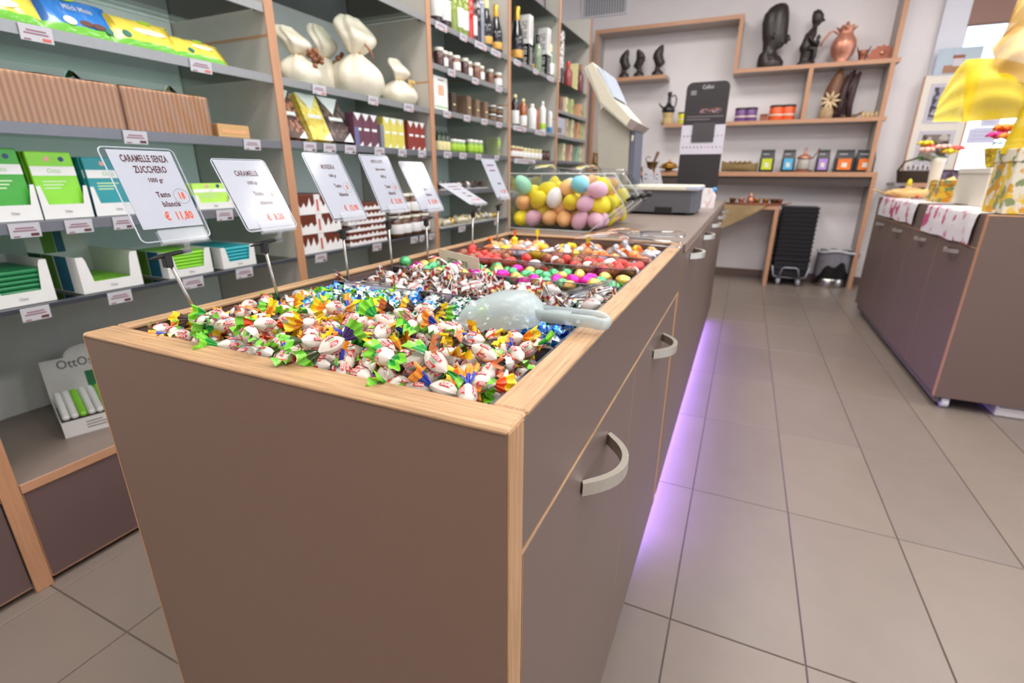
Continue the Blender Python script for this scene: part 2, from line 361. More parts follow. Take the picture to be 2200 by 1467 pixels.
def door(parent, x, y0, y1, z0, z1, hy, hz, mat, side=1, band=OAKZ, hrot=0):
    """slab door on a face x = const facing +x (side 1) or -x (side -1), thin light edge band, one handle"""
    a, b = (x - .018, x) if side > 0 else (x, x + .018)
    m = MB(); m.box(a, b, y0 + .0022, y1 - .0022, z0, z1, b=.0008); d = m.build('door', mat, parent)
    for yy in (y0 + .0012, y1 - .0022):
        m = MB(); m.box(a + .0005, b - .0001 if side > 0 else b, yy, yy + .0011, z0, z1); m.build('edge_band', band, d)
    if hy is not None: put('handle', HANDLE, d, (x, hy, hz), (0, 0, 0 if side > 0 else PI))
    return d
door(cc, CX1, .306, .785, .104, .759, .545, .712, LAM); door(cc, CX1, .785, 1.333, .104, .759, 1.045, .712, LAM)
# ------------------------------------------------------------------ service counter behind it
wt = MB(); wt.box(CX0 - .006, CX1 + .004, CY1 + .001, 4.0, CZ - .022, CZ, b=.0015)
worktop = tag(wt.build('worktop', LAMT), 'long brown laminate worktop running from the sweets to the back', 'worktop')
m = MB(); m.box(CX1 + .0005, CX1 + .0045, CY1 + .001, 4.0, CZ - .024, CZ - .0222); m.build('edge_band', OAKY, worktop)
edges = [1.386, 1.90, 2.42, 2.94, 3.46, 3.98]
words = ('nearest the sweets trays', 'beside the weighing scale', 'in the middle of the row', 'fourth along the worktop', 'at the far end of the row')
for k in range(5):
    y0, y1 = edges[k], edges[k + 1]
    t = thing('base_cabinet', 'brown laminate base cabinet under the worktop, ' + words[k], 'cabinet', (0, y0, 0), 0, 'base cabinets under the long worktop')
    m = MB(); d = y1 - y0
    m.box(CX0, CX1 - .02, 0.001, d - .001, .10, CZ - .0235); m.build('body', LAM, t)
    m = MB(); m.box(-.60, -.205, .001, d - .001, 0, .099); m.build('plinth', DARKP, t)
    door(t, CX1, 0.001, d - .001, .104, CZ - .027, d / 2, .828, LAM)
# violet light strip below the counter
t = thing('light_strip', 'violet light strip glowing under the counter edge', 'light', (-.188, 1.25, .082))
m = MB(); m.box(-.012, .006, 0, 2.70, .004, .016, b=.002); m.build('channel', ALU, t)
m = MB(); m.box(-.008, .003, .01, 2.69, -.001, .0035); m.build('diffuser', M('violet_diffuser', (150, 120, 255), .5, emit=3.0), t)
ld = bpy.data.lights.new('violet_light', 'AREA'); ld.shape = 'RECTANGLE'; ld.size = .03; ld.size_y = 2.66; ld.energy = 11; ld.color = (.36, .22, 1)
lo = bpy.data.objects.new('violet_light', ld); COL.objects.link(lo); lo.parent = t; lo.location = (.012, 1.35, -.004); lo.rotation_euler = (0, math.radians(-52), 0)
# ------------------------------------------------------------------ display shelving on the left
SX = -1.567; SB = -2.065
PY = [-.56, .428, 1.432, 2.42, 3.395, 4.375, 5.275]
ZS = {0: [], 1: [.745, .945, 1.17, 1.385, 1.60], 2: [.745, 1.175, 1.385, 1.80], 3: [.755, .97, 1.18, 1.39, 1.605, 1.805], 4: [.755, .965, 1.17, 1.392, 1.81, 2.25], 5: [.755, .965, 1.178, 1.388, 1.59, 1.81, 2.245]}
BW = ('at the left edge of the picture', 'with green chocolate and kraft boxes', 'with satin bags and chocolate boxes', 'with jars and wine bottles', 'with champagne and oil bottles', 'at the far end with pastel boxes')
RAIL2 = M('dark_rail', (116, 117, 124), .4, .3, var=.03, vs=80)
for k in range(6):
    y0, y1 = PY[k], PY[k + 1]
    t = thing('display_shelving', 'grey panelled shelving bay with glass shelves, ' + BW[k], 'shelving', (0, 0, 0), 0, 'display shelving bays along the left wall')
    h = .019
    def panel(y):
        m = MB(); m.box(SB, SX - .004, y - h * .8, y + h * .8, .0, 2.47); p = m.build('side_panel', GREYP, t)
        m = MB(); m.box(SX - .004, SX + .002, y - h, y + h, .0, 2.47, b=.0015); m.build('edge_band', SHOAK, p)
        m = MB(); m.box(SB + .01, SX - .005, y - h * .8 - .0006, y + h * .8 + .0006, 1.503, 1.512); m.build('groove', BEX, p)
    panel(y0)
    if k == 5: panel(y1)
    m = MB(); m.box(SB - .01, SB + .003, y0 + h, y1 - h, .0, 2.47); m.build('back_panel', M('grey_back', (230, 234, 231), .5, var=.02, vs=20), t)
    # base cabinet with drawer front
    m = MB(); m.box(SB + .004, SX - .024, y0 + h + .001, y1 - h - .001, .03, .283); m.build('base_box', LAMD, t)
    m = MB(); m.box(SB + .004, SX - .002, y0 + h + .001, y1 - h - .001, .2835, .309, b=.001); bt = m.build('base_top', LAMT, t)
    m = MB(); m.box(SX - .0018, SX + .001, y0 + h + .002, y1 - h - .002, .284, .3095, b=.0008); m.build('edge_band', BEY, bt)
    m = MB(); m.box(SX - .022, SX - .003, y0 + h + .004, y1 - h - .003, .022, .281, b=.001); dr = m.build('drawer_front', LAMD, t)
    m = MB(); m.box(SX - .0215, SX - .0026, y0 + h + .002, y0 + h + .0038, .022, .281); m.build('edge_band', BEY, dr); m = MB(); m.box(SX - .0215, SX - .0026, y0 + h + .004, y1 - h - .003, .0200, .0218); m.build('edge_band', BEY, dr)
    for z in ZS[k]:
        m = MB(); m.box(SB + .005, SX - .006, y0 + h + .001, y1 - h - .001, z - .010, z - .002); sh = m.build('shelf', SGLASS, t)
        if z < 2.2 and not (k == 5 and z > 1.7):
            m = MB(); m.box(SX - .006, SX - .002, y0 + h + .001, y1 - h - .001, z - (.027 if z > .8 else .012), z, b=.0008); m.box(SX - .022, SX - .006, y0 + h + .001, y1 - h - .001, z - .0018, z); m.build('price_rail', ALU if z > 1.2 else RAIL2 if z > .8 else M('glass_edge_dark', (62, 66, 74), .3, var=.05), sh)
        for yy in (y0 + h + .001, y1 - h - .007):
            m = MB(); m.box(SX - .045, SX - .03, yy, yy + .006, z - .018, z - .0102, b=.001); m.build('shelf_pin', BLACKP, sh)
# ------------------------------------------------------------------ island on the right
IX0, IX1, IY0, IY1, IZ0, IZ1 = .957, 1.95, 2.80, 4.84, .06, .905
isl = thing('display_island', 'brown mobile display island with four doors and oak edges', 'counter', (0, 0, 0))
m = MB(); m.box(IX0 + .0005, IX1, IY0, IY0 + .026, IZ0, IZ1 - .005, b=.001); ip = m.build('end_panel', LAMI, isl)
m = MB(); m.box(IX0 - .001, IX0 + .0006, IY0 + .0005, IY0 + .027, IZ0, IZ1 - .004); m.build('edge_band', BEZ, ip)
m = MB(); m.box(IX0, IX1, IY0 - .001, IY0 + .027, IZ1 - .005, IZ1, b=.001); m.build('edge_band', BEX, ip)
m = MB(); m.box(IX0 + .0005, IX1, IY1 - .026, IY1, IZ0, IZ1 - .005); m.build('end_panel', LAMI, isl)
m = MB(); m.box(IX0 + .003, IX1, IY0 + .0275, IY1 - .0005, IZ1 - .02, IZ1 - .001, b=.001); m.build('top', LAMI, isl)
m = MB(); m.box(IX0 + .002, IX0 + .02, IY0 + .0275, IY1 - .0265, .762, IZ1 - .0205, b=.0008); m.build('fascia', LAMI, isl)
m = MB(); m.box(IX0 + .001, IX0 + .016, IY0 + .0275, IY1 - .0265, .7575, .7615); m.build('edge_band', BEY, isl)
m = MB(); m.box(IX0 + .022, IX1, IY0 + .0275, IY1 - .0265, IZ0 + .001, .09); m.box(IX1 - .018, IX1, IY0 + .0275, IY1 - .0265, .09, IZ1 - .021); m.build('carcass', LAMI, isl)
ys = [IY0 + .027 + k * (IY1 - IY0 - .053) / 4 for k in range(5)]
for k in range(4): door(isl, IX0 + .002, ys[k], ys[k + 1], IZ0 + .004, .756, (ys[k] + ys[k + 1]) / 2, .722, LAMI, -1, BEZ)
m = MB(); m.box(IX0 + .012, IX0 + .03, IY0 + .02, IY1 - .06, .026, IZ0 - .001, b=.002); m.build('plinth', M('plinth_grey', (100, 92, 88), .5, var=.05), isl)
cw = MB(); cw.lathe([(.004, -.014), (.026, -.014), (.028, -.009), (.028, .009), (.026, .014), (.004, .014)], 20, 0, Matrix.Translation((0, 0, .028)) @ Matrix.Rotation(PI / 2, 4, 'Y'))
cwm = cw.mesh('wheel', M('caster_white', (222, 220, 224), .4, var=.03))
cf = MB(); cf.box(-.019, -.0155, -.012, .012, .026, .056); cf.box(.0155, .019, -.012, .012, .026, .056); cf.box(-.019, .019, -.014, .014, .056, .0598)
cfm = cf.mesh('caster_fork', M('caster_metal', (150, 150, 155), .35, .8, var=.05))
for x, y in ((IX0 + .055, IY0 + .04), (IX1 - .06, IY0 + .04), (IX0 + .06, IY1 - .06), (IX1 - .06, IY1 - .06)):
    f = put('caster', cfm, isl, (x, y, 0)); put('wheel', cwm, f, (0, 0, 0))
m = MB(); m.box(0, .5, 0, .30, .001, .055, b=.004)
sb = tag(m.build('storage_box', M('white_box_plastic', (206, 202, 198), .5, var=.03), None, (1.20, 2.82, 0)), 'flat white box pushed under the end of the island', 'box')
m = MB(); m.box(.01, .49, -.0015, .001, .045, .049); m.build('lid_seam', GREYT2, sb)
# ------------------------------------------------------------------ wooden wall shelves at the back
FY = 5.71
def board(parent, name, x0, x1, z0, z1, y0=FY, y1=None, inner=WHITE):
    y1 = YB - .001 if y1 is None else y1
    m = MB(); m.box(x0, x1, y0 + .002, y1, z0, z1); b = m.build(name, M('board_grey', (176, 164, 156), .55, var=.02), parent)
    m = MB(); m.box(x0, x1, y0, y0 + .0018, z0, z1); m.build('edge_band', BEX if (x1 - x0) > (z1 - z0) else BEZ, b)
    return b
ws = thing('wall_shelf_unit', 'stepped oak-edged shelf unit on the white back wall', 'shelf', (0, 0, 0))
T_ = .036
board(ws, 'side_board', -1.655, -1.62, 1.09, 2.44)
board(ws, 'top_board', -1.655, -.235, 2.441, 2.477)
board(ws, 'upright', -.271, -.235, 2.021, 2.44)
board(ws, 'shelf_board', -.271, 1.052, 1.985, 2.02)
board(ws, 'upright', .372, .408, 1.561, 1.984)
board(ws, 'upright', .985, 1.021, 2.021, CEIL - .001)
board(ws, 'upright', .985, 1.021, 1.561, 1.984)
board(ws, 'shelf_board', -.872, 1.046, 1.525, 1.56)
board(ws, 'upright', .985, 1.021, 1.095, 1.524)
s1 = thing('wall_shelf', 'short oak-edged shelf under the three dark busts', 'shelf', (0, 0, 0)); board(s1, 'shelf_board', -1.619, -.892, 1.985, 2.02)
dk = thing('wall_desk', 'long high desk board on a tall oak-edged leg at the back wall', 'desk', (0, 0, 0))
board(dk, 'desk_top', -1.655, 1.075, 1.05, 1.092); board(dk, 'desk_leg', 1.039, 1.075, 0, 1.049)
m = MB(); m.box(-1.655, 1.038, FY + .02, FY + .038, .965, 1.049); m.build('apron', DARKP, dk)
td = thing('side_table', 'low oak-edged table with one leg behind the counter end', 'table', (0, 0, 0))
board(td, 'table_top', -.62, .318, .742, .778, 5.55, YB - .016); board(td, 'table_leg', .282, .318, 0, .741, 5.55, YB - .016)
# small shelf under the window
sw = thing('window_shelf', 'oak-edged shelf below the photo board by the window', 'shelf', (0, 0, 0))
m = MB(); m.box(1.20, 2.3, 5.62, YB - .052, .975, 1.0); b_ = m.build('shelf_board', M('shelf_mauve', (150, 138, 140), .5, var=.03), sw)
m = MB(); m.box(1.28, 2.3, 5.612, 5.619, .965, 1.003); m.build('edge_band', BEX, b_)
m = MB(); m.box(1.44, 1.47, 5.70, 5.9, .0, .974); m.build('bracket', DARKP, sw)
# ------------------------------------------------------------------ sweets
def rnd(a, b): return random.uniform(a, b)
def pile(n, x0, x1, y0, y1, z0, r, seed, it=170, top=None, hollow=None):
    """spheres settled in a box: returns centres"""
    g = np.random.default_rng(seed); P = np.stack([g.uniform(x0, x1, n), g.uniform(y0, y1, n), g.uniform(z0, z0 + 8 * r, n)], 1)
    R = np.full(n, r) * g.uniform(.92, 1.08, n); S = R[:, None] + R[None, :]
    for k in range(it):
        P[:, 2] -= .25 * r * (1 - k / it) + .02 * r
        for _ in range(3):
            D = P[:, None] - P[None]; L = np.sqrt((D ** 2).sum(-1)) + np.eye(n); ov = np.clip(S - L, 0, None); np.fill_diagonal(ov, 0)
            P += (D / L[..., None] * (ov * .32)[..., None]).sum(1)
            P[:, 0] = np.clip(P[:, 0], x0 + R, x1 - R); P[:, 1] = np.clip(P[:, 1], y0 + R, y1 - R); P[:, 2] = np.maximum(P[:, 2], z0 + R)
    return P
def ell_pt(a, b, x, s, phi, eps):
    r = b * max(.13, (1 - min(1, abs(x / a)) ** 1.75) ** .85); q = phi - s / b
    return (x * (1 + eps), r * (1 + eps * 1.5) * math.cos(q), r * (1 + eps * 1.5) * math.sin(q))
def candy_body(a, b, seed, prints, mats, crinkle=.20):
    """wrapped lozenge along x with pleats towards both necks; prints = [(text, phi, s, matpatch or None, mattext, size)]"""
    rg = random.Random(seed); mb = MB(); nu, nv = 14, 18; ph = rg.uniform(0, 6)
    def fn(u, v):
        x = -1 + 2 * u; r = max(.13, (1 - abs(x) ** 1.75) ** .85); th = 2 * PI * v
        w = 1 + crinkle * abs(x) ** 2 * math.cos(7 * th + ph) + .04 * math.cos(3 * th + ph + 2 * x)
        return (a * x, b * r * w * math.cos(th), b * r * w * math.sin(th))
    mb.grid(fn, nu, nv, 0)
    for tx, phi, s, mp, mt, size in prints:
        wd = .62 * .52 * len(tx) * size * .5 + .0012; hh = size * .48
        if mp is not None:
            mb.grid(lambda u, v: ell_pt(a, b, (-wd + 2 * wd * u) + (.001 if v > .5 else -.001), s - hh + 2 * hh * v, phi, .07), 6, 2, mp)
        vs, fs = text_mesh(tx, .01, .6)
        mb.add([ell_pt(a, b, x * size, s + y * size, phi, .085) for x, y in vs], fs, mt, True)
    return mb.mesh('wrapped_candy', mats)
def twist_mesh(seed, L, W, mats, zones, zebra=False, nv=13, nt=7, name='wrapper_twist'):
    """flared, pleated wrapper end growing along +x; zones = [(t_end, slot), ...]"""
    rg = random.Random(seed); mb = MB(); ph = rg.uniform(0, 6); bend = rg.uniform(-.5, .5); f = rg.uniform(5, 8); curl = rg.uniform(-.5, .5)
    def fn(u, v):
        t = u; w = W * (.12 + .88 * t ** .75); y = (v - .5) * w; amp = .0012 + .0022 * t
        z = amp * math.sin(f * (v - .5) * PI * .9 + ph) + bend * L * t * t + curl * w * (2 * v - 1) ** 2 * .5
        h_ = math.sin(127.1 * round(u * nt) + 311.7 * round(v * nv) + seed) * 43758.5; h_ = h_ - math.floor(h_) - .5
        return (L * t * (1 - .10 * math.cos(9 * v + ph)) + .0012 * h_ * t, y + .0008 * h_, z + .0022 * h_ * t)
    def mf(u, v):
        u += .5 / nt
        for te, sl in zones:
            if u <= te:
                if sl == 'z': return 0 if int(v * nv + .5) % 2 else 1
                return sl
        return zones[-1][1]
    mb.grid(fn, nt, nv, 0, True, None, mf)
    return mb.mesh(name, mats)
WRAP = M('candy_wrapper_white', (222, 214, 203), .3, var=.05, vs=120, coat=.3)
CRED = M('candy_print_red', (205, 40, 48), .4, var=.03, vs=80); CWHT = M('candy_print_white', (250, 246, 242), .4, var=.02); CBLU = M('candy_print_blue', (60, 90, 160), .4, var=.02); CGRN = M('candy_print_green', (70, 150, 80), .4, var=.02); CYEL = M('candy_print_yellow', (238, 205, 70), .4, var=.02)
BODY = []
for k, (w2, cm) in enumerate((('SENZA', 4), ('SENZA', 3), ('GUSTO', 4), ('SENZA', 3))):
    pr = []
    for q in range(3):
        ph = q * 2 * PI / 3 + k * .5
        pr += [('SUGAR', ph, -.0040, 1, 2, .0040), ('SENZA', ph, 0, None, cm, .0036), ('FREE', ph, .0040, 1, 2, .0040)]
        if k % 2: pr += [('SUGAR', ph + PI / 3, 0, 1, 2, .0038)]
    BODY.append(candy_body(.0138, .0088, k, pr, [WRAP, CRED, CWHT, CBLU, CGRN, CYEL]))
def wm(n, c): return M('wrap_' + n, c, .32, coat=.4, var=.06, vs=150)
WLINE = wm('line_white', (245, 242, 235))
COMBO = [('green and lime', (24, 158, 56), (128, 214, 48), 5), ('blue and orange', (32, 58, 175), (250, 150, 28), 4), ('brown and copper', (66, 42, 40), (222, 128, 78), 3), ('orange and yellow', (244, 150, 20), (252, 214, 18), 5),
         ('red and lime', (238, 78, 26), (120, 204, 52), 2), ('purple and lime', (62, 36, 100), (124, 206, 46), 2), ('brown and yellow', (72, 46, 36), (250, 214, 26), 3), ('olive and lime', (60, 76, 36), (116, 200, 48), 3), ('scarlet and yellow', (240, 80, 24), (250, 205, 24), 2)]
TW = []
for k, (nm, ci, co, wgt) in enumerate(COMBO):
    ms = [wm(nm.replace(' ', '_') + '_inner', ci), WLINE, wm(nm.replace(' ', '_') + '_outer', co)]
    TW.append([twist_mesh(k * 10 + j, .019, .0255, ms, [(.5, 0), (.58, 1), (1, 2)]) for j in range(3)])
wgts = [c[3] for c in COMBO]
def rot_m(o, yaw, pitch, roll):
    o.rotation_euler = (Matrix.Rotation(yaw, 3, 'Z') @ Matrix.Rotation(pitch, 3, 'Y') @ Matrix.Rotation(roll, 3, 'X')).to_euler()
DIV = [.3125, .4935, .636, .797, .962, 1.113, 1.366]
TX0, TX1 = -.6285, -.1595
GT = ('sugar-free candies heaped in the nearest tray',)
P1 = pile(298, TX0 + .012, TX1 - .016, DIV[0], DIV[1] - .003, .848, .0127, 3)
for q in P1:
    k = random.choices(range(len(COMBO)), wgts)[0]
    o = tag(put('wrapped_candy', random.choice(BODY), None, (q[0], q[1], q[2])), 'small white wrapped candy with %s twisted ends in the nearest tray' % COMBO[k][0], 'candy', GT[0])
    rot_m(o, rnd(0, 2 * PI), rnd(-.55, .55), rnd(0, 6.28))
    k2 = k if random.random() < .75 else random.choices(range(len(COMBO)), wgts)[0]
    if k2 != k: o['label'] = 'small white wrapped candy with %s and %s ends in the nearest tray' % (COMBO[k][0].split()[0], COMBO[k2][0].split()[0])
    for s, kk in ((1, k), (-1, k2)):
        w = put('wrapper_twist', random.choice(TW[kk]), o, (s * .0128, 0, 0)); w.rotation_euler = (Matrix.Rotation(0 if s > 0 else PI, 3, 'Z') @ Matrix.Rotation(rnd(-.25, .25), 3, 'Y') @ Matrix.Rotation(rnd(0, 6.28), 3, 'X')).to_euler()
# --- balsamic foil candies
def foil_mesh(seed, cols, a=.0115, b=.0088):
    rg = random.Random(seed); mb = MB(); prof = [(-1.75, .62), (-1.5, .5), (-1.2, .2), (-1, .42), (-.7, .8), (-.3, .98), (0, 1.04), (.35, .98), (.7, .8), (1, .42), (1.2, .2), (1.5, .52), (1.75, .66)]; nv = 12
    def fn(u, v):
        f = u * (len(prof) - 1); i = min(len(prof) - 1, int(round(f))); x, r = prof[i]; th = 2 * PI * v
        h = random.Random(seed * 9973 + i * 131 + (int(round(v * nv)) % nv) * 7); j = h.uniform(-.17, .17) + (.2 * math.cos(6 * th) if abs(x) > 1.1 else 0)
        return (a * (x + h.uniform(-.07, .07)), b * r * (1 + j) * math.cos(th) * (1 if abs(x) < 1.3 else 1.25), b * r * (1 + j) * math.sin(th) * (1 if abs(x) < 1.3 else .6))
    mb.grid(fn, len(prof) - 1, nv, 0, False, None, lambda u, v: rg.choices(range(len(cols)), [5, 3, 2][:len(cols)])[0])
    return mb.mesh('foil_candy', cols)
def fm(n, c, r=.16): return M('foil_' + n, c, .24, .72, var=.12, vs=300, bump=.2)
FS, FG, FT, FB, FL, FO, FDG, FLB = fm('silver', (225, 228, 228)), fm('green', (40, 150, 70)), fm('teal', (20, 140, 125)), fm('blue', (40, 120, 215)), fm('lime', (150, 205, 30)), fm('orange', (240, 130, 40)), fm('dark_green', (20, 90, 60)), fm('sky', (140, 190, 240))
FOIL = [('silver and green', [FS, FDG, FS]), ('silver and teal', [FS, FT, FDG]), ('bright blue', [FB, FLB, FS]), ('teal', [FT, FG, FS]), ('silver', [FS, FS, FDG]), ('lime green', [FL, FG, FL]), ('silver and orange', [FS, FO, FS]), ('blue and silver', [FB, FS, FLB])]
FM = [[foil_mesh(k * 7 + j, c[1]) for j in range(3)] for k, c in enumerate(FOIL)]
P2 = pile(245, TX0 + .008, TX1 - .016, DIV[1] + .004, DIV[2] - .003, .844, .0112, 5)
for q in P2:
    k = random.choices(range(8), [5, 3, 4, 3, 4, 1.3, 1.4, 3])[0]
    if q[0] < -.45 and random.random() < .35: k = random.choice((2, 3, 2, 5))
    o = tag(put('foil_candy', random.choice(FM[k]), None, tuple(q)), 'crinkled %s foil balsamic candy in the second tray' % FOIL[k][0], 'candy', 'balsamic foil candies in the second tray'); rot_m(o, rnd(0, 6.28), rnd(-.6, .6), rnd(0, 6.28))
# --- chocolate-cream candies with striped ends
MWH = M('wrap_milk_white', (214, 210, 207), .38, var=.04, vs=90, coat=.2); MBK = M('wrap_black_stripe', (38, 36, 38), .4, var=.1); MGD = M('wrap_gold_band', (205, 180, 118), .35, .4, var=.05); MRD = M('wrap_red_band', (165, 38, 48), .4, var=.05)
MB3 = [candy_body(.0175, .0105, 40 + k, [('Moreska', .4 + k, -.001, None, 1, .0086), ('Moreska', .4 + k + PI, .001, None, 1, .0086)], [MWH, MRD], .12) for k in range(3)]
MT3 = [twist_mesh(200 + j, .028, .034, [MBK, MWH, MGD, MRD], [(.60, 'z'), (.74, 2), (.87, 3), (1, 1)], nv=14, nt=7) for j in range(4)]
P3 = pile(155, TX0 + .008, TX1 - .018, DIV[2] + .004, DIV[3] - .003, .834, .0140, 8)
for q in P3:
    o = tag(put('striped_candy', random.choice(MB3), None, tuple(q)), 'white wrapped candy with black striped, gold and red banded ends', 'candy', 'striped cream candies in the third tray'); rot_m(o, rnd(0, 6.28), rnd(-.6, .6), rnd(0, 6.28))
    for s in (1, -1):
        w = put('wrapper_twist', random.choice(MT3), o, (s * .0165, 0, 0)); w.rotation_euler = (Matrix.Rotation(0 if s > 0 else PI, 3, 'Z') @ Matrix.Rotation(rnd(-.35, .35), 3, 'Y') @ Matrix.Rotation(rnd(0, 6.28), 3, 'X')).to_euler()
# --- foil eggs
def egg_mesh(name, mat, a=.0145, b=.0105, crumple=.0, seed=0, nu=12, nv=16):
    rg = random.Random(seed); mb = MB(); prof = []
    for i in range(nu + 1):
        t = PI * i / nu; x = -math.cos(t); r = math.sin(t) * (1 - .16 * x); prof.append((max(1e-4, b * r), a * x))
    mb.lathe(prof, nv)
    if crumple: mb.v = [v * (1 + rg.uniform(-crumple, crumple)) for v in mb.v]
    return mb.mesh(name, mat)
def eggm(n, c): return M('egg_foil_' + n, c, .3, .75, var=.12, vs=180, bump=.5)
E4 = [('green', eggm('green', (92, 184, 124))), ('magenta', eggm('magenta', (222, 50, 165))), ('gold', eggm('gold', (240, 205, 110)))]
EM4 = [[egg_mesh('foil_egg', c[1], .0158, .0118, .025, 9 * k + j) for j in range(3)] for k, c in enumerate(E4)]
P4 = pile(175, TX0 + .006, TX1 - .016, DIV[3] + .004, DIV[4] - .003, .832, .0138, 11)
for q in P4:
    k = random.choices(range(3), [6, 2.6, 2.4])[0]
    o = tag(put('foil_egg', random.choice(EM4[k]), None, tuple(q)), 'small chocolate egg in shiny %s foil in the fourth tray' % E4[k][0], 'egg', 'foil eggs in the fourth tray'); rot_m(o, rnd(0, 6.28), rnd(-.5, .5), 0); o.rotation_euler.rotate_axis('Y', PI / 2)
E5 = [('red', M('egg_red', (200, 52, 46), .4, var=.06, vs=60)), ('brown', M('egg_brown', (146, 88, 66), .35, .3, var=.1, vs=60)), ('white', M('egg_white', (232, 226, 226), .3, var=.03, vs=60))]
EM5 = [[egg_mesh('chocolate_egg', c[1], .0155, .0115, .012, 90 + 9 * k + j) for j in range(2)] for k, c in enumerate(E5)]
P5 = pile(160, TX0 + .006, TX1 - .016, DIV[4] + .004, DIV[5] - .003, .834, .0136, 12)
for q in P5:
    k = random.choices(range(3), [5, 4, 1.6])[0]
    o = tag(put('chocolate_egg', random.choice(EM5[k]), None, tuple(q)), 'small %s wrapped chocolate egg in the fifth tray' % E5[k][0], 'egg', 'plain eggs in the fifth tray'); rot_m(o, rnd(0, 6.28), rnd(-.5, .5), 0); o.rotation_euler.rotate_axis('Y', PI / 2)
# --- assorted Easter chocolates in the last tray
def shape_carrot(m0, m1, seed):
    mb = MB(); rg = random.Random(seed); n = 9; pr = [(.0004, -.026), (.006, -.02), (.0105, -.008), (.0125, .004), (.0115, .013), (.005, .018), (.003, .021), (.008, .027), (.010, .030)]
    mb.lathe(pr, 14, 0, None, True, lambda i, k: 0 if i < 6 else 1); mb.v = [v * (1 + rg.uniform(-.04, .04)) for v in mb.v]
    return mb.mesh('chocolate_figure', [m0, m1])
def shape_chick(m0, m1, seed):
    mb = MB(); T1 = Matrix.Rotation(PI / 2, 4, 'Y')
    pr = [(.0005, -.018), (.009, -.014), (.0135, -.004), (.012, .006), (.008, .011), (.0095, .017), (.0085, .024), (.0004, .029)]
    mb.lathe(pr, 14, 0, None, True, lambda i, k: 1 if (i in (1, 2) and k % 7 < 3) else 0); mb.lathe([(.0028, 0), (.0004, .007)], 6, 1, Matrix.Translation((.008, 0, .019)) @ T1)
    return mb.mesh('chocolate_figure', [m0, m1])
def shape_rabbit(m0, m1, seed):
    mb = MB(); pr = [(.0005, -.019), (.009, -.017), (.0125, -.006), (.0105, .006), (.0075, .010), (.009, .017), (.006, .023), (.0004, .025)]
    mb.lathe(pr, 14, 0)
    for s in (-1, 1): mb.tube([(0, s * .004, .021), (-.002, s * .0052, .030), (-.005, s * .006, .040)], [.003, .0042, .0015], 7, 0)
    mb.grid(lambda u, v: (.0108 - .002 * abs(v - .5), (v - .5) * .012, -.010 + .012 * u), 2, 4, 1)
    return mb.mesh('chocolate_figure', [m0, m1])
PE, SI, YE, PK, OR = M('figure_peach', (240, 172, 112), .35, .2, var=.1, vs=90), M('figure_silver', (200, 202, 210), .3, .6, var=.08, vs=90), M('figure_yellow', (240, 210, 40), .35, .2, var=.08, vs=90), M('figure_rose', (226, 150, 124), .38, .2, var=.1, vs=90), M('figure_orange', (236, 120, 50), .35, .3, var=.1, vs=90)
FIG = [('peach carrot-shaped', shape_carrot(PE, OR, 1)), ('silver carrot-shaped', shape_carrot(SI, PE, 2)), ('yellow chick-shaped', shape_chick(YE, OR, 3)), ('silver rabbit-shaped', shape_rabbit(SI, YE, 4)), ('peach rabbit-shaped', shape_rabbit(PE, SI, 5)), ('rose egg-shaped', egg_mesh('chocolate_figure', PK, .018, .0135, .03, 6)), ('yellow egg-shaped', egg_mesh('chocolate_figure', YE, .019, .0135, .03, 7)), ('white and peach chick-shaped', shape_chick(SI, PE, 8)), ('orange rabbit-shaped', shape_rabbit(OR, YE, 9))]
RIB = M('ribbon_yellow', (228, 212, 20), .4, var=.06); RIBO = M('ribbon_orange', (240, 96, 24), .4, var=.06)
tie = MB(); tie.tube([(0, 0, 0), (.001, 0, .010), (0, 0, .016)], [.0016, .0014, .0012], 6); tie.grid(lambda u, v: (.002 * math.sin(6 * v), (v - .5) * .012 * (1 - .5 * abs(u - .5)), .014 + u * .016), 4, 5)
tie_y = tie.mesh('ribbon_tie', RIB); tie_o = tie.mesh('ribbon_tie', RIBO)
P6 = pile(178, TX0 + .006, TX1 - .016, DIV[5] + .004, DIV[6] - .004, .822, .0165, 14)
ordz = np.argsort(-P6[:, 2])
topset = set(ordz[:26].tolist())
for i, q in enumerate(P6):
    k = random.choices(range(9), [5, 3, 3, 3, 4, 3, 2.2, 2.5, 2])[0]
    o = tag(put('chocolate_figure', FIG[k][1], None, tuple(q)), 'foil-wrapped %s Easter chocolate in the farthest tray' % FIG[k][0], 'chocolate', 'Easter chocolates in the farthest tray'); rot_m(o, rnd(0, 6.28), rnd(.6, 2.2), rnd(0, 6.28))
    if i in topset and i % 4 == 0:
        o['label'] = 'foil-wrapped %s Easter chocolate tied with a bright ribbon' % FIG[k][0]
        rot_m(o, rnd(0, 6.28), rnd(-.5, .5), 0); put('ribbon_tie', tie_y if i % 8 else tie_o, o, (0, 0, .017))
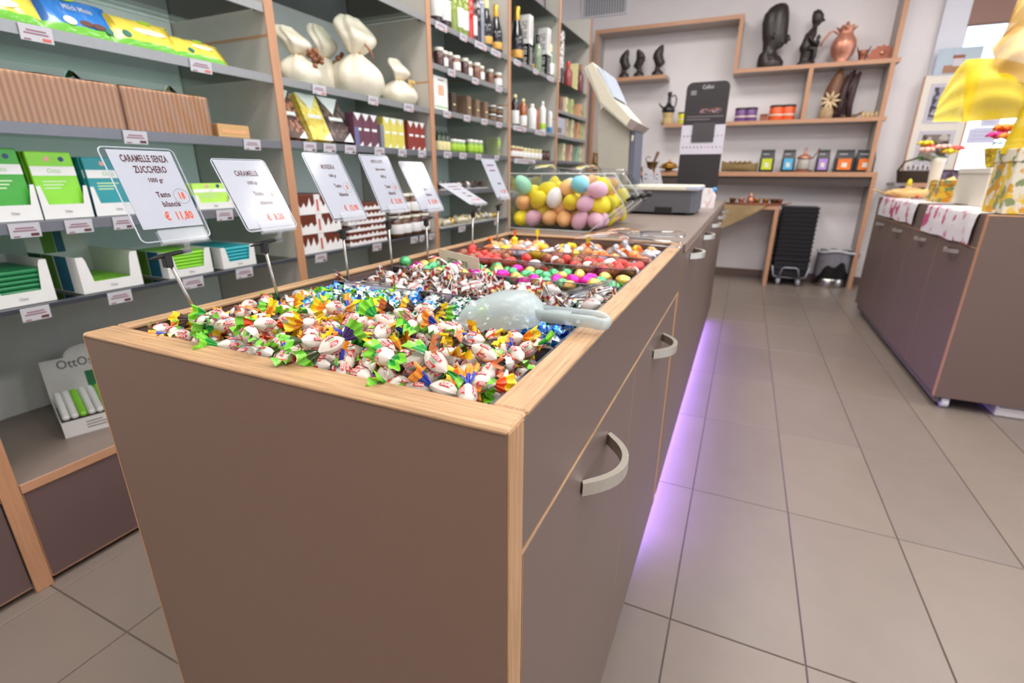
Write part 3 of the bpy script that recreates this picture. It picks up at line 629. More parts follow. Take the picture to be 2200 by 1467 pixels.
# ------------------------------------------------------------------ trays and dividers
TN = ('sugar-free candies', 'foil balsamic candies', 'striped cream candies', 'green and magenta foil eggs', 'red and brown eggs', 'Easter chocolate figures')
DIVM = glass('divider_acrylic', (206, 200, 206), .06, .03); DEDGE = M('divider_edge', (116, 110, 120), .3, var=.03)
TRAYD = M('tray_dark_plastic', (70, 66, 70), .45, var=.05)
for k in range(6):
    y0, y1 = DIV[k], DIV[k + 1]; ztop = .876
    t = thing('sweets_tray', 'dark grey plastic tray filled with ' + TN[k], 'tray', (0, 0, 0), 0, 'sweets trays set in the counter')
    m = MB(); zf = .815; m.box(TX0, TX1, y0, y1 - .0032, zf - .003, zf); m.box(TX0, TX0 + .002, y0, y1 - .0032, zf, ztop); m.box(TX1 - .002, TX1, y0, y1 - .0032, zf, ztop)
    m.box(TX1 - .012, TX1 - .0021, y0, y1 - .0032, ztop - .003, ztop, b=.0008)
    m.box(TX0 + .0021, TX0 + .005, y0, y1 - .0032, ztop - .003, ztop, b=.0008)
    if k == 0: m.box(TX0 + .002, TX1 - .002, y0, y0 + .002, zf, ztop)
    m.build('tray_body', [TRAYD if k else GREYT], t)
    m = MB(); m.box(TX1 - .0125, TX1 - .0005, y0 + .0005, y1 - .0035, ztop + .0002, ztop + .0016, b=.0006); m.build('rim', GREYT, t)
    if k < 5:
        m = MB(); th = .003; zd = ztop + (.009 if k else 0); m.box(TX0 + .0022, TX1 - .013, y1 - th, y1 - .0002, zf, zd - .001); dv = m.build('divider', DIVM if k else GREYT, t)
        m = MB(); m.box(TX0 + .0022, TX1 - .013, y1 - th - (.002 if k == 0 else 0), y1 - .0002, zd - .0009, zd + .0006); m.build('divider_edge', DEDGE if k else GREYT, dv)
# printed name cards standing in two trays
def name_card(label, p0, p1, z0, z1, words, size, tilt=0):
    d = Vector((p1[0] - p0[0], p1[1] - p0[1], 0)); L = d.length; T0 = basis((p0[0], p0[1], z0), d, (0, 0, 1))
    m = MB(); m.box(0, L, 0, z1 - z0, -.0005, .0005, T=T0); o = tag(m.build('name_card', WHITEC), label, 'card')
    letter(words, size, M('card_black', (40, 40, 42), .6, var=.05), o, T0 @ Matrix.Translation((L * .5, (z1 - z0) * .55, .0006)), .005, .8)
    return o
name_card('white name card leaning on the divider behind the foil candies', (-.60, .6315), (-.47, .6315), .852, .884, 'CARAMELLE BALSAMICHE', .0105)
m = MB(); T0 = basis((-.60, .935, .862), (.150, -.085, 0), (-.05, -.06, .9)); m.box(0, .165, 0, .042, -.0006, .0006, T=T0); o = tag(m.build('name_card', M('card_cream', (226, 208, 196), .6, var=.02)), 'cream name card standing slanted among the foil eggs', 'card')
letter('OVETTI LATTE', .014, M('card_black', (40, 40, 42), .6), o, T0 @ Matrix.Translation((.08, .022, .0008)), .005, .9)
# ------------------------------------------------------------------ price signs on stems
def round_rect(w, h, r, n=5):
    pts = []
    for cx, cy, a0 in ((w - r, h - r, 0), (r, h - r, PI / 2), (r, r, PI), (w - r, r, 1.5 * PI)):
        for k in range(n + 1): a = a0 + PI / 2 * k / n; pts.append((cx + r * math.cos(a), cy + r * math.sin(a)))
    return pts
CLEARP = glass('sign_acrylic', (248, 250, 252), .03, .12); RIM = M('acrylic_rim', (222, 226, 236), .15, 0, alpha=.55, coat=.5)
CLIPM = M('clip_clear', (226, 228, 234), .12, 0, alpha=.2, coat=.3)
SIGN = [  # y centre, half width, z bottom, height, tilt deg, stem base y, stem lean, words
    (.381, .0415, .984, .112, 23, .402, ['CARAMELLE SENZA', 'ZUCCHERO', '1000 gr', 'Tasto', 'bilancia', '18', '€  11,80'], 'reading CARAMELLE SENZA ZUCCHERO 11,80'),
    (.519, .043, .983, .109, 29, .520, ['CARAMELLE', None, '1000 gr', 'Tasto', 'bilancia', '4', '€  8,20'], 'reading CARAMELLE 8,20 beside the foil candies'),
    (.680, .042, .985, .120, 27, .668, ['MORESKA', None, '1000 gr', 'Tasto', 'bilancia', '8', '€  15,90'], 'reading MORESKA 15,90 behind the striped candies'),
    (.806, .0425, .991, .112, 24, .792, ['OVETTI LATTE', 'ripieno nocciola', '1000 gr', 'Tasto', 'bilancia', '16', '€  15,90'], 'reading OVETTI LATTE ripieno nocciola'),
    (.936, .044, .985, .112, 28, .918, ['OVETTI FONDENTI', 'ripieno cacao', '1000 gr', 'Tasto', 'bilancia', None, '€  15,90'], 'reading OVETTI FONDENTI'),
    (1.148, .045, .988, .104, 62, 1.118, [None, None, None, 'Tasto', 'bilancia', None, '€  15,90'], 'lying almost flat on its clip'),
    (1.295, .041, .996, .116, 26, 1.262, [None, None, None, None, 'bilancia', None, '€  15,90'], 'farthest along, before the egg bins')]
for k, (yc, hw, zb, H, tl, sy, W_, desc) in enumerate(SIGN):
    t = thing('price_sign', 'clear acrylic price sign on a steel stem ' + desc, 'sign', (-.622, sy, .84), 0, 'price signs along the sweets counter')
    O = Vector((-.622, sy, .84)); a = math.radians(tl); W = 2 * hw
    top = Vector((-.622 - .004, yc - .012, zb - .020)) - O
    m = MB(); m.tube([(0, 0, 0), top * .5, top], .0022, 10); m.build('stem', STEEL, t)
    m = MB(); m.box(top.x - .0045, top.x + .0045, top.y - .0045, top.y + .0045, top.z - .013, top.z + .003, b=.001)
    m.tube([(top.x, top.y - .022, top.z - .001), (top.x, top.y - .008, top.z + .001), (top.x + .001, top.y + .012, top.z + .003), (top.x + .002, top.y + .030, top.z + .004)], [.0010, .0026, .0028, .0022], 8); m.build('clip_holder', BLACKP, t)
    T0 = basis((0, yc - hw - sy, zb - O.z), (0, 1, 0), (-math.sin(a), 0, math.cos(a))) ; T0 = Matrix.Translation((.008, 0, 0)) @ T0
    m = MB(); m.prism(round_rect(W, H, .006), -.0011, .0013, 'z', 0, T0); pl = m.build('plate', CLEARP, t)
    m = MB(); rr = round_rect(W, H, .006); m.tube([T0 @ Vector((p[0], p[1], 0)) for p in rr], .0009, 5, 0, None, True); m.build('plate_rim', RIM, pl)
    cw_, ch = W * (.86 if k == 0 else .93), H * (.84 if k == 0 else .95); cx, cy = W * .5 + (W * .02 if k == 0 else 0), H * (.555 if k == 0 else .51)
    TC = T0 @ Matrix.Translation((cx, cy, 0)); m = MB(); m.box(-cw_ / 2, cw_ / 2, -ch / 2, ch / 2, -.0004, .0002, T=TC); cd_ = m.build('card', WHITEC, t)
    if k == 4: m = MB(); m.box(-cw_ / 2, cw_ / 2, ch * .5 - .012, ch * .5 - .001, .00025, .0004, T=TC); m.build('strip', M('strip_grey', (150, 146, 152), .5, var=.03), cd_)
    def L(s, fx, fy, size, mat, sx=.62, bold=.028):
        if s: letter(s, size, mat, cd_, TC @ Matrix.Translation((cw_ * (fx - .5), ch * (.5 - fy), 0)), bold, sx)
    two = W_[1] is not None
    f1 = .0115 if k == 0 else .0112 if k < 3 else .0085
    L(W_[0], .52, .11 if two else .20, f1, BROWNT, .49 if k == 0 else .58, .026); L(W_[1], .54, .25, f1 * (1 if k == 0 else .85), BROWNT, .56, .026)
    L(W_[2], .54, .385 if two else .34, .0074, BROWNT, .7, .025); L(W_[3], .56, .575 if two else .50, .0092, BROWNT, .7); L(W_[4], .62, .70 if two else .64, .0092, BROWNT, .7)
    L(W_[5], .85 if k == 0 else .83, .60 if two else .53, .0115, ORANGET, .68); L(W_[6], .66, .86, .0135, ORANGET, .66, .03)
    if W_[5]:
        cxy = TC @ Vector((cw_ * ((.85 if k == 0 else .83) - .5), ch * (.5 - (.60 if two else .53)), .0006)); ex = (TC.to_3x3() @ Vector((1, 0, 0))); ey = (TC.to_3x3() @ Vector((0, 1, 0)))
        m = MB(); m.tube([cxy + ex * (.0092 * math.cos(q * PI / 14)) + ey * (.0092 * math.sin(q * PI / 14)) for q in range(28)], .00016, 4, 0, None, True); m.build('ring', M('ring_grey', (160, 150, 150), .6, var=.03), cd_)
    if k >= 5:
        m = MB()
        for fy, fw in ((.16, .55), (.30, .45)): m.box(-cw_ * fw / 2, cw_ * fw / 2, ch * (.5 - fy) - .002, ch * (.5 - fy) + .002, .0003, .0005, T=TC)
        m.build('faded_print', M('faded_mauve', (150, 110, 130), .7, var=.05), cd_); m = MB()
    m = MB(); TJ = T0 @ Matrix.Translation((W * .58, 0, 0))
    m.box(-W * .34, W * .34, -.003, .0125, .0016, .0030, b=.0006, T=TJ); m.box(-W * .34, W * .34, -.003, .0125, -.0030, -.0016, b=.0006, T=TJ); m.box(-W * .34, W * .34, -.0048, -.003, -.003, .003, T=TJ)
    m.build('clip_jaw', CLIPM, t)
    m = MB(); pe = top + Vector((.002, .024, .0035)); m.tube([pe + Vector((0, -.005, 0)), pe + Vector((0, .005, 0))], .0046, 12); q0 = TJ @ Vector((0, -.004, 0))
    m.tube([q0, (q0 + pe) * .5 + Vector((.002, 0, 0)), pe], [.004, .003, .003], 8, flat=.4); m.build('clip_hinge', CLIPM, t)
# ------------------------------------------------------------------ scoops
def scoop(label, mouth, tip, wid, dome, mat, up=1, hz=.0, name='scoop', loop=.6):
    """half-round bowl narrowing to a looped flat handle; mouth/tip = world points of bowl mouth centre and handle end"""
    mouth = Vector(mouth); tip = Vector(tip); d = tip - mouth; L = d.length; ex = d.normalized(); ey = Vector((0, 0, 1)).cross(ex).normalized(); ez = ex.cross(ey)
    T0 = Matrix(((ex.x, ey.x, ez.x, mouth.x), (ex.y, ey.y, ez.y, mouth.y), (ex.z, ey.z, ez.z, mouth.z), (0, 0, 0, 1)))
    t = thing(name, label, 'scoop', (0, 0, 0)); t.matrix_world = T0
    lb = L * .56; th = .0016
    def sh(u, v, k):
        w = wid * (1 - .30 * u) - k * th; a = PI * v; e = (1 - max(0, (u - .72) / .28) ** 2.4 * .62); dd = dome * (.62 + .38 * math.sin(PI * min(1, u * .75 + .12))) - k * th
        return (lb * u * (1 - .16 * math.sin(a) * (1 - u)) + .10 * lb * (1 - abs(2 * v - 1)) * (1 - u) , -w * e * math.copysign(abs(math.cos(a)) ** .75, math.cos(a)), up * dd * e * math.sin(a) ** .6)
    m = MB(); m.grid(lambda u, v: sh(u, v, 0), 10, 16); m.grid(lambda u, v: sh(u, v, 1), 10, 16)
    m.grid(lambda u, v: sh(0, u, v), 16, 1); m.grid(lambda u, v: sh(u, 0, v), 10, 1); m.grid(lambda u, v: sh(u, 1, v), 10, 1); m.grid(lambda u, v: sh(1, u, v), 16, 1)
    m.build('bowl', mat, t)
    m = MB(); hw = wid * .52; n = 16; pts = []
    x0 = lb * .93; x1 = L
    for q in range(n + 1): a = -PI / 2 + PI * q / n; pts.append((x1 - hw * .55 + hw * .55 * math.cos(a), hw * .55 * math.sin(a)))
    lower = [(x0, -hw * .45)]; upper = [(x0, hw * .45)]
    path = [(x, y, up * dome * .30 * (1 - (x - x0) / (x1 - x0)) + hz * math.sin(PI * max(0, min(1, (x - x0) / (x1 - x0))))) for x, y in lower + pts + upper]
    m.tube(path, .0048, 8, flat=1.5)
    xm = x0 + (x1 - x0) * loop; m.grid(lambda u, v: (x0 - .01 + (xm - x0) * u, (v - .5) * hw * (.9 + .2 * u), up * dome * .30 * (1 - u * loop) + hz * math.sin(PI * u * loop) + .001), 6, 4)
    m.grid(lambda u, v: (x0 - .01 + (xm - x0) * u, (v - .5) * hw * (.9 + .2 * u), up * dome * .30 * (1 - u * loop) + hz * math.sin(PI * u * loop) - .002), 6, 4)
    m.build('handle', mat, t)
    return t
FROST = M('frosted_plastic', (184, 198, 199), .42, 0, alpha=.6, coat=.15, var=.02)
CLEARS = glass('clear_plastic', (250, 251, 252), .035, .06)
scoop('frosted white plastic scoop lying upside down over the foil candies', (-.288, .525, .884), (-.120, .520, .904), .044, .038, FROST, 1, .006)
scoop('clear plastic scoop half buried beside the striped candies', (-.305, .690, .872), (-.172, .775, .894), .026, .020, CLEARS, -1, .004)
scoop('clear plastic scoop lying nearest in the Easter chocolates, straight handle', (-.370, 1.205, .898), (-.118, 1.212, .905), .030, .030, CLEARS, 1, .004)
scoop('clear plastic scoop with raised handle behind the other clear one', (-.350, 1.30, .897), (-.128, 1.335, .915), .034, .028, CLEARS, 1, .012)
# ------------------------------------------------------------------ sugared egg dispensers
BINY = [(1.502, 1.632), (1.642, 1.772), (1.782, 1.912)]
EGGC = [('yellow', (236, 214, 20)), ('white', (238, 234, 236)), ('peach', (242, 184, 122)), ('pink', (232, 182, 204)), ('mint green', (160, 220, 190)), ('sky blue', (130, 205, 220))]
EGGMS = [egg_mesh('sugared_egg', M('sugar_' + n.replace(' ', '_'), c, .5, 0, var=.02, vs=60, sub=.1), .0325, .0248, 0, k, 14, 20) for k, (n, c) in enumerate(EGGC)]
prof = [(-.692, .893), (-.422, .893), (-.322, .978), (-.388, 1.062), (-.692, 1.062)]
for b, (y0, y1) in enumerate(BINY):
    t = thing('egg_dispenser', ('clear acrylic bin of pastel sugared eggs nearest the sweets trays', 'clear acrylic egg bin in the middle of the three', 'clear acrylic egg bin nearest the weighing scale')[b], 'dispenser', (0, 0, 0), 0, 'acrylic bins of sugared eggs')
    th = .003
    for yy in (y0, y1 - th):
        m = MB(); m.prism(prof, yy, yy + th, 'y'); m.build('side_wall', ACRYL, t)
    def plate(p, q, nm):
        p = Vector((p[0], 0, p[1])); q = Vector((q[0], 0, q[1])); d = (q - p).normalized(); n = Vector((-d.z, 0, d.x)) * -1; n = n * .003
        m = MB(); poly = [(p.x, p.z), (q.x, q.z), (q.x - n.x, q.z - n.z), (p.x - n.x, p.z - n.z)]; m.prism(poly, y0 + th + .0003, y1 - th - .0003, 'y'); return m.build(nm, ACRYL, t)
    plate(prof[0], prof[1], 'bottom'); plate(prof[1], prof[2], 'chute'); lid = plate(prof[2], prof[3], 'lid'); plate(prof[3], prof[4], 'top_plate'); plate(prof[4], prof[0], 'rear_wall')
    m = MB(); c = Vector((-.328, (y0 + y1) / 2, .985)); m.tube([c, c + Vector((.012, 0, .006)), c + Vector((.018, 0, .009))], [.005, .005, .010], 10); m.lathe([(.0004, -.010), (.008, -.007), (.0105, 0), (.008, .007), (.0004, .010)], 12, 0, Matrix.Translation(c + Vector((.02, 0, .01)))); m.build('knob', BLACKP, lid)
    m = MB(); rr = [(x, z) for x, z in prof]
    m.tube([(x, y0 + .0015, z) for x, z in rr], .0019, 6, 0, None, True); m.build('edge', M('acrylic_edge', (228, 236, 234), .1, alpha=.6, coat=.5), t)
    n = 50 if b == 0 else 34
    g = pile(n, -.686, -.385, y0 + .004, y1 - .004, .897, .0280, 21 + b, 120)
    for q in g:
        zz = q[2]; xm = -.43 + min(1, max(0, (zz - .893) / .085)) * .09 if zz < .978 else -.34 - (zz - .978) * .8
        q[0] = min(q[0], xm - .012); 
        if zz > 1.036: continue
        k = random.choices(range(6), [8, 2.3, 2.4, 1.6, 1.0, .8])[0]
        o = tag(put('sugared_egg', EGGMS[k], None, tuple(q)), '%s sugared egg inside the %s clear bin' % (EGGC[k][0], ('nearest', 'middle', 'farthest')[b]), 'egg', 'sugared eggs in the clear bins'); rot_m(o, rnd(0, 6.28), rnd(0, 6.28), rnd(0, 6.28))
for k, (x, y, lx) in enumerate(((-.56, 1.565, .085), (-.46, 1.71, .09))):
    scoop(('clear scoop resting upside down on top of the nearest egg bin', 'clear scoop resting on top of the middle egg bin')[k], (x - lx, y, 1.0635), (x + lx, y + .01, 1.067), .036, .028, CLEARS, 1, .004)
# ------------------------------------------------------------------ weighing scale
sc = thing('weighing_scale', 'dark grey shop weighing scale with cream display head on a pillar', 'scale', (0, 0, 0))
SGR = M('scale_grey', (84, 84, 90), .5, var=.04, vs=80); SCR = M('scale_cream', (214, 208, 188), .5, var=.03, vs=60); SPL = M('scale_pillar', (172, 168, 156), .5, var=.03, vs=60)
x0, x1, y0, y1 = -.53, -.192, 2.34, 2.66
m = MB(); m.prism([(x0, y0 + .01), (x0 + .01, y0), (x1 - .02, y0), (x1, y0 + .03), (x1, y1), (x0, y1)], .902, .992, 'z'); m.build('body', SGR, sc)
m = MB(); m.box(x1 - .17, x1 - .095, y0 - .003, y0 + .004, .896, .925, b=.002); m.build('socket', BLACKP, sc)
fo = MB(); fo.lathe([(.014, 0), (.016, .003), (.014, .0125)], 12); fom = fo.mesh('foot', BLACKP)
for fx, fy in ((x0 + .03, y0 + .03), (x1 - .04, y0 + .04), (x0 + .03, y1 - .03), (x1 - .04, y1 - .03)): put('foot', fom, sc, (fx, fy, CZ))
m = MB(); m.box(x0 - .02, x1 + .008, y0 - .012, y1, .9945, 1.016, b=.005); pn = m.build('weighing_pan', SCR, sc)
m = MB(); m.box(x1 - .045, x1 + .0095, y0 - .013, y1 + .001, .997, 1.012, b=.002); m.build('pan_corner', M('pan_corner_lilac', (182, 182, 204), .4, var=.03), pn)
YS = 2.42
def pp(x, y): q = ony(x, y, YS); return (q.x, q.z)
m = MB(); m.prism([pp(1282, 405), pp(1282, 240), pp(1297, 226), pp(1352, 272), pp(1346, 405)], YS + .02, YS + .20, 'y'); m.build('pillar', SPL, sc)
m = MB(); m.prism([pp(1346.5, 405), pp(1354, 278), pp(1364, 283), pp(1357, 405)], YS + .015, YS + .20, 'y'); m.build('pillar_trim', M('trim_slate', (92, 94, 110), .4, var=.03), sc)
m = MB(); m.prism([pp(1356, 290), pp(1361, 290), pp(1359, 302), pp(1355, 302)], YS + .012, YS + .0148, 'y'); m.build('indicator', M('indicator_white', (226, 224, 200), .4, var=.02), sc)
hd = MB(); hd.prism([pp(1258, 147), pp(1275, 135), pp(1300, 178), pp(1316, 208), pp(1357, 255), pp(1347, 273), pp(1291, 224)], YS - .02, YS + .26, 'y'); h_ = hd.build('display_head', SCR, sc)
m = MB(); m.prism([pp(1347.5, 272.5), pp(1357.5, 255.5), pp(1374, 266), pp(1358, 281)], YS - .02, YS + .26, 'y'); m.build('end_cap', M('cap_mauve', (146, 132, 128), .5, var=.03), h_)
m = MB(); m.prism([pp(1281, 142), pp(1296, 150), pp(1323, 210), pp(1317, 208), pp(1301, 178)], YS + .0, YS + .24, 'y'); m.build('screen', M('screen_pale', (196, 206, 222), .2, var=.03), h_)
m = MB(); m.prism([pp(1262, 148), pp(1264, 146), pp(1293, 220), pp(1349, 270.5), pp(1347.6, 272.6), pp(1291, 222)], YS - .0212, YS - .0202, 'y'); m.build('seam', SPL, h_)
# small cards behind the scale
for k, (xa, xb, ya, yb) in enumerate(((1358, 1376, 362, 395), (1378, 1398, 361, 395), (1391, 1404, 364, 393), (1404, 1420, 362, 395))):
    Yk = 3.0 + k * .06; a = ony(xa, yb, Yk); bq = ony(xb, ya, Yk)
    t = thing('card_holder', ('white price card with tilted face behind the scale, leftmost of four', 'white price card behind the scale, second of four', 'narrow white price card behind the scale, third of four', 'white price card behind the scale, rightmost of four')[k], 'card', (a.x, Yk, CZ), 0, 'white price cards behind the scale')
    w = bq.x - a.x; h0 = a.z - CZ; h1 = bq.z - CZ
    m = MB(); m.prism([(w * .35, 0), (w + .055, 0), (w * .75, h1), (0, h1)], 0, .003, 'y'); m.build('card', WHITEC, t)
    m = MB()
    for f in (.55, .7, .82): m.box(w * .28, w * .66, -.0006, -.0001, h1 * f, h1 * f + .006)
    m.build('faded_print', GREYT2, t); m = MB(); m.prism([(w * .3, 0), (w + .06, 0), (w + .05, .004), (w * .3, .004)], -.03, .05, 'y'); m.build('base', CLIPM, t)
# coffee display stand on the counter's far end
cs = thing('coffee_display', 'tall black counter display board with rounded top and Cellini lettering', 'display', (0, 0, 0))
YC = 3.80; BLK = M('board_black', (42, 38, 40), .45, var=.06, vs=30); PGW = M('panel_lilac_white', (206, 202, 214), .5, var=.02)
def pc(x, y): q = ony(x, y, YC); return (q.x, q.z)
tl, tr = pc(1477, 178), pc(1571, 172); bl, br = (tl[0] + .012, CZ), (tr[0] - .002, CZ)
xa, xb, zt = tl[0], tr[0], tl[1]
rr = round_rect(xb - xa, zt - CZ, .04); poly = [(xa + p[0], CZ + max(0, p[1])) for p in rr if p[1] > .05] + [(xa, CZ), (xb, CZ)]
m = MB(); m.prism(poly, YC, YC + .012, 'y'); bd = m.build('board', BLK, cs)
zz = lambda y: pc(1520, y)[1]
m = MB(); m.box(xa - .004, xb + .004, YC - .004, YC - .0003, zz(331), zz(268)); pnl = m.build('panel', PGW, cs)
m = MB(); m.box(xa + .066, xb - .062, YC - .012, YC - .0045, zz(305), zz(264), b=.002); m.build('pocket', M('pocket_grey', (70, 66, 70), .5, var=.04), pnl)
m = MB(); m.box(xa, xb, YC - .05, YC - .001, CZ + .0005, CZ + .006); m.box(xa, xb, YC + .0125, YC + .12, CZ + .0005, CZ + .006); m.build('foot', BLK, cs)
TCF = basis(((xa + xb) / 2, YC, 0), (1, 0, 0), (0, 0, 1))
letter('Cellini', .034, M('silver_print', (196, 194, 198), .4, .3, var=.03), bd, Matrix.Translation((0, 0, zz(187))) @ TCF @ Matrix.Translation((0, 0, .0006)), .004, .8)
m = MB(); m.box(xa + .03, xa + .065, YC - .0008, YC - .0002, zz(203), zz(193)); m.build('emblem', M('emblem_grey', (128, 124, 126), .5, var=.1), bd)
m = MB(); m.box(xa + .10, xb - .035, YC - .001, YC - .0003, zz(243), zz(232)); m.build('printed_machine', patches('machine_print', (86, 54, 44), [(190, 130, 90), (40, 34, 36), (120, 150, 210)], 60), bd)
m = MB(); m.box(xa + .02, xb - .02, YC - .001, YC - .0003, zz(251), zz(249)); m.build('text_line', GREYT2, bd); m = MB(); m.box(xa + .02, xb - .10, YC - .001, YC - .0003, zz(257), zz(255)); m.build('text_line', GREYT2, bd)
dot = MB(); dot.lathe([(.0045, 0), (.0045, .001)], 10, 0, Matrix.Rotation(PI / 2, 4, 'X')); DC = [(40, 40, 60), (50, 50, 70), (36, 36, 44), (60, 50, 44), (44, 50, 70), (40, 40, 44), (200, 120, 60), (190, 100, 60), (60, 80, 140), (50, 70, 130), (200, 80, 50)]
for k in range(11):
    dm = dot.mesh('printed_pod', M('pod_%d' % k, DC[k], .4, var=.05)); put('printed_pod', dm, pnl, (xa + .016 + k * (xb - xa - .03) / 10, YC - .0042, zz(316)))
    if k not in (3, 4, 5, 6, 7): put('printed_pod', dm, pnl, (xa + .016 + k * (xb - xa - .03) / 10, YC - .0042, zz(292)))
# packet on the counter end
t = thing('sweet_packet', 'small white packet with a blue cap near the far counter edge', 'packet', (-.185, 2.95, CZ))
m = MB(); m.prism([(-.03, 0), (.035, 0), (.038, .06), (.02, .10), (-.025, .10), (-.034, .05)], 0, .09, 'y'); m.build('bag', patches('packet_print', (232, 228, 226), [(226, 190, 190), (240, 240, 244)], 30), t)
m = MB(); m.lathe([(.0004, -.012), (.010, -.009), (.013, 0), (.010, .009), (.0004, .012)], 12, 0, Matrix.Translation((.03, .02, .095))); m.build('cap', M('cap_blue', (70, 150, 215), .4, var=.05), t)
# ------------------------------------------------------------------ goods on the left shelving
SF = SX - .022
def yx(x, y, X=SF): return onx(x, y, X).y
def zx(x, y, X=SF): return onx(x, y, X).z
def yl(x, y, d, gap=.03, xr=None): return yx(x, y, SF - d)
def flat_label(parent, y0, y1, z0, z1, x, mat, name='label', t=.0006):
    m = MB(); m.box(x, x + t, y0, y1, z0, z1); return m.build(name, mat, parent)
def carton(name, label, cat, y0, y1, z, h, d, mat, bands=(), X=SF, group=None, bev=.0015, rz=0):
    """carton with its front at x = X facing +x; bands = (ylo, yhi, zlo, zhi as fractions, material, part name)"""
    w = y1 - y0; t = thing(name, label, cat, (X, (y0 + y1) / 2, z + .0003), rz, group)
    m = MB(); m.box(-d, 0, -w / 2, w / 2, 0, h, b=bev); b = m.build('body', mat, t)
    for ya, yb, za, zb, mm, nm in bands: flat_label(b, -w / 2 + w * ya, -w / 2 + w * yb, h * za, h * zb, .0001, mm, nm)
    return t
def flow_pack(label, y0, y1, z, h, mats, n=1, words=None, wmat=None, tilt=30, group=None, extra=None):
    """pillow pack with crimped side seams leaning back"""
    w = y1 - y0
    for i in range(n):
        t = thing('wafer_pack', label if n == 1 else label + (', front of its stack', ', middle of its stack', ', rear of its stack')[i], 'packet', (SF - .012 - i * .024, (y0 + y1) / 2 - i * .012, z + .001), 0, group)
        Tm = Matrix.Rotation(math.radians(-tilt), 4, 'Y')
        rg = random.Random(hash(label) % 999 + i)
        def fn(u, v, s):
            a = 1 - abs(2 * u - 1) ** 5; b = 1 - abs(2 * v - 1) ** 6; wob = .0016 * math.sin(23 * u + 9 * v + i) * a * b
            return (s * (.0105 * a * b + .0006) + wob, (u - .5) * w, h * v)
        m = MB(); m.grid(lambda u, v: fn(u, v, 1), 16, 10, 0, True, Tm, lambda u, v: 1 if v < .16 else (2 if (u < .12) else 0)); m.grid(lambda u, v: fn(1 - u, v, -1), 16, 10, 0, True, Tm, lambda u, v: 1 if v < .16 else 0)
        b = m.build('pouch', mats, t)
        m = MB()
        for s in (-1, 1):
            for q in range(12): m.box(-.0008, .0008, s * w / 2 - (.0 if s > 0 else .006), s * w / 2 + (.006 if s > 0 else 0), h * q / 12, h * (q + .7) / 12, T=Tm)
        cr = m.build('crimped_seam', mats[2], t); cr['kind'] = 'stuff'
        if i == 0:
            if words: letter(words, h * .20, wmat, b, Tm @ basis((.0125, .012, h * .66), (0, 1, 0), (0, 0, 1)), .01, .62)
            if extra:
                for (cy, cz, ry, rz_, mm) in extra:
                    m = MB(); m.prism([(ry * math.cos(a * PI / 8), rz_ * math.sin(a * PI / 8)) for a in range(16)], .0112, .0128, 'z', 0, Tm @ basis((0, cy * w, cz * h), (0, 1, 0), (0, 0, 1))); m.build('printed_motif', mm, b)
YEL = M('pack_yellow', (226, 205, 74), .3, var=.06, vs=50, coat=.4); YELG = M('pack_gold', (206, 178, 54), .25, .5, var=.2, vs=120, coat=.3); PGRN = M('pack_green', (96, 178, 30), .35, var=.05, coat=.3); PBLU = M('pack_blue', (34, 118, 198), .3, var=.10, vs=20, coat=.4); PBLD = M('pack_blue_dark', (24, 84, 150), .3, var=.05, coat=.4)
LOGO = M('pack_logo_lime', (150, 190, 40), .4, var=.04); BADGE = M('pack_badge', (40, 110, 100), .4, var=.05); CREAMP = M('pack_cream', (238, 226, 190), .5, var=.03); CHOC = M('choc_brown', (92, 52, 36), .4, var=.08)
flow_pack('yellow and green wafer packet at the left edge of the top shelf', yx(-70, 30), yx(98, 30), 1.386, .105, [YEL, PGRN, YELG], 1, None, None, 32, 'yellow wafer packets', [(.1, .8, .02, .006, LOGO), (-.1, .4, .05, .014, CREAMP)])
flow_pack('blue chocolate wafer packet printed with biscuits and white lettering', yx(100, 50), yx(256, 50), 1.386, .112, [PBLU, PGRN, PBLD], 3, 'Milch Minis', WHITEC, 34, 'blue wafer packets stacked behind each other', [(-.02, .90, .020, .007, LOGO), (.10, .30, .016, .009, CHOC), (.26, .28, .016, .009, CHOC), (-.12, .30, .014, .012, CREAMP), (.38, .22, .010, .010, BADGE)])
flow_pack('yellow wafer packet beside the blue packets', yx(252, 70), yx(384, 70), 1.386, .098, [YEL, PGRN, YELG], 1, None, None, 34, 'yellow wafer packets', [(.12, .86, .018, .006, LOGO), (-.28, .34, .011, .011, BADGE), (.12, .55, .045, .010, CREAMP)])
flow_pack('yellow wafer packet lying rightmost on the top shelf', yx(374, 100), yx(488, 100), 1.386, .082, [YEL, PGRN, YELG], 1, None, None, 40, 'yellow wafer packets', [(.12, .86, .016, .005, LOGO), (-.12, .34, .009, .009, BADGE), (.15, .6, .035, .008, CREAMP)])
KRAFT = wave('corrugated_kraft', (222, 172, 128), (186, 134, 96), 'y', .0135, .7, .6); KRAFTP = M('kraft_plain', (196, 156, 104), .7, var=.05, vs=60)
CELLO = glass('cellophane', (254, 254, 254), .05, .14)
def cello_box(label, y0, y1, z, h, d, X, mat, tuft=True, group=None):
    t = carton('kraft_box', label, 'box', y0, y1, z, h, d, mat, (), X, group); w = y1 - y0
    m = MB(); rg = random.Random(int(y0 * 999))
    def fn(u, v): return (.0025 + .0015 * math.sin(31 * u + 14 * v) * math.sin(9 * v + 3 * u), (u - .5) * (w + .004), h * v * 1.01)
    m.grid(fn, 24, 10); m.grid(lambda u, v: (-d * v, (u - .5) * (w + .004), h + .002 + .0012 * math.sin(17 * u + 9 * v)), 20, 6); c = m.build('cellophane_wrap', CELLO, t)
    if tuft:
        m = MB(); m.grid(lambda u, v: (-d * .4 + .02 * v, w * .5 - .09 + .07 * u, h + .004 + .030 * math.sin(PI * u) * (.6 + .4 * math.sin(5 * u + 4 * v))), 10, 6); m.build('tuft', CELLO, c)
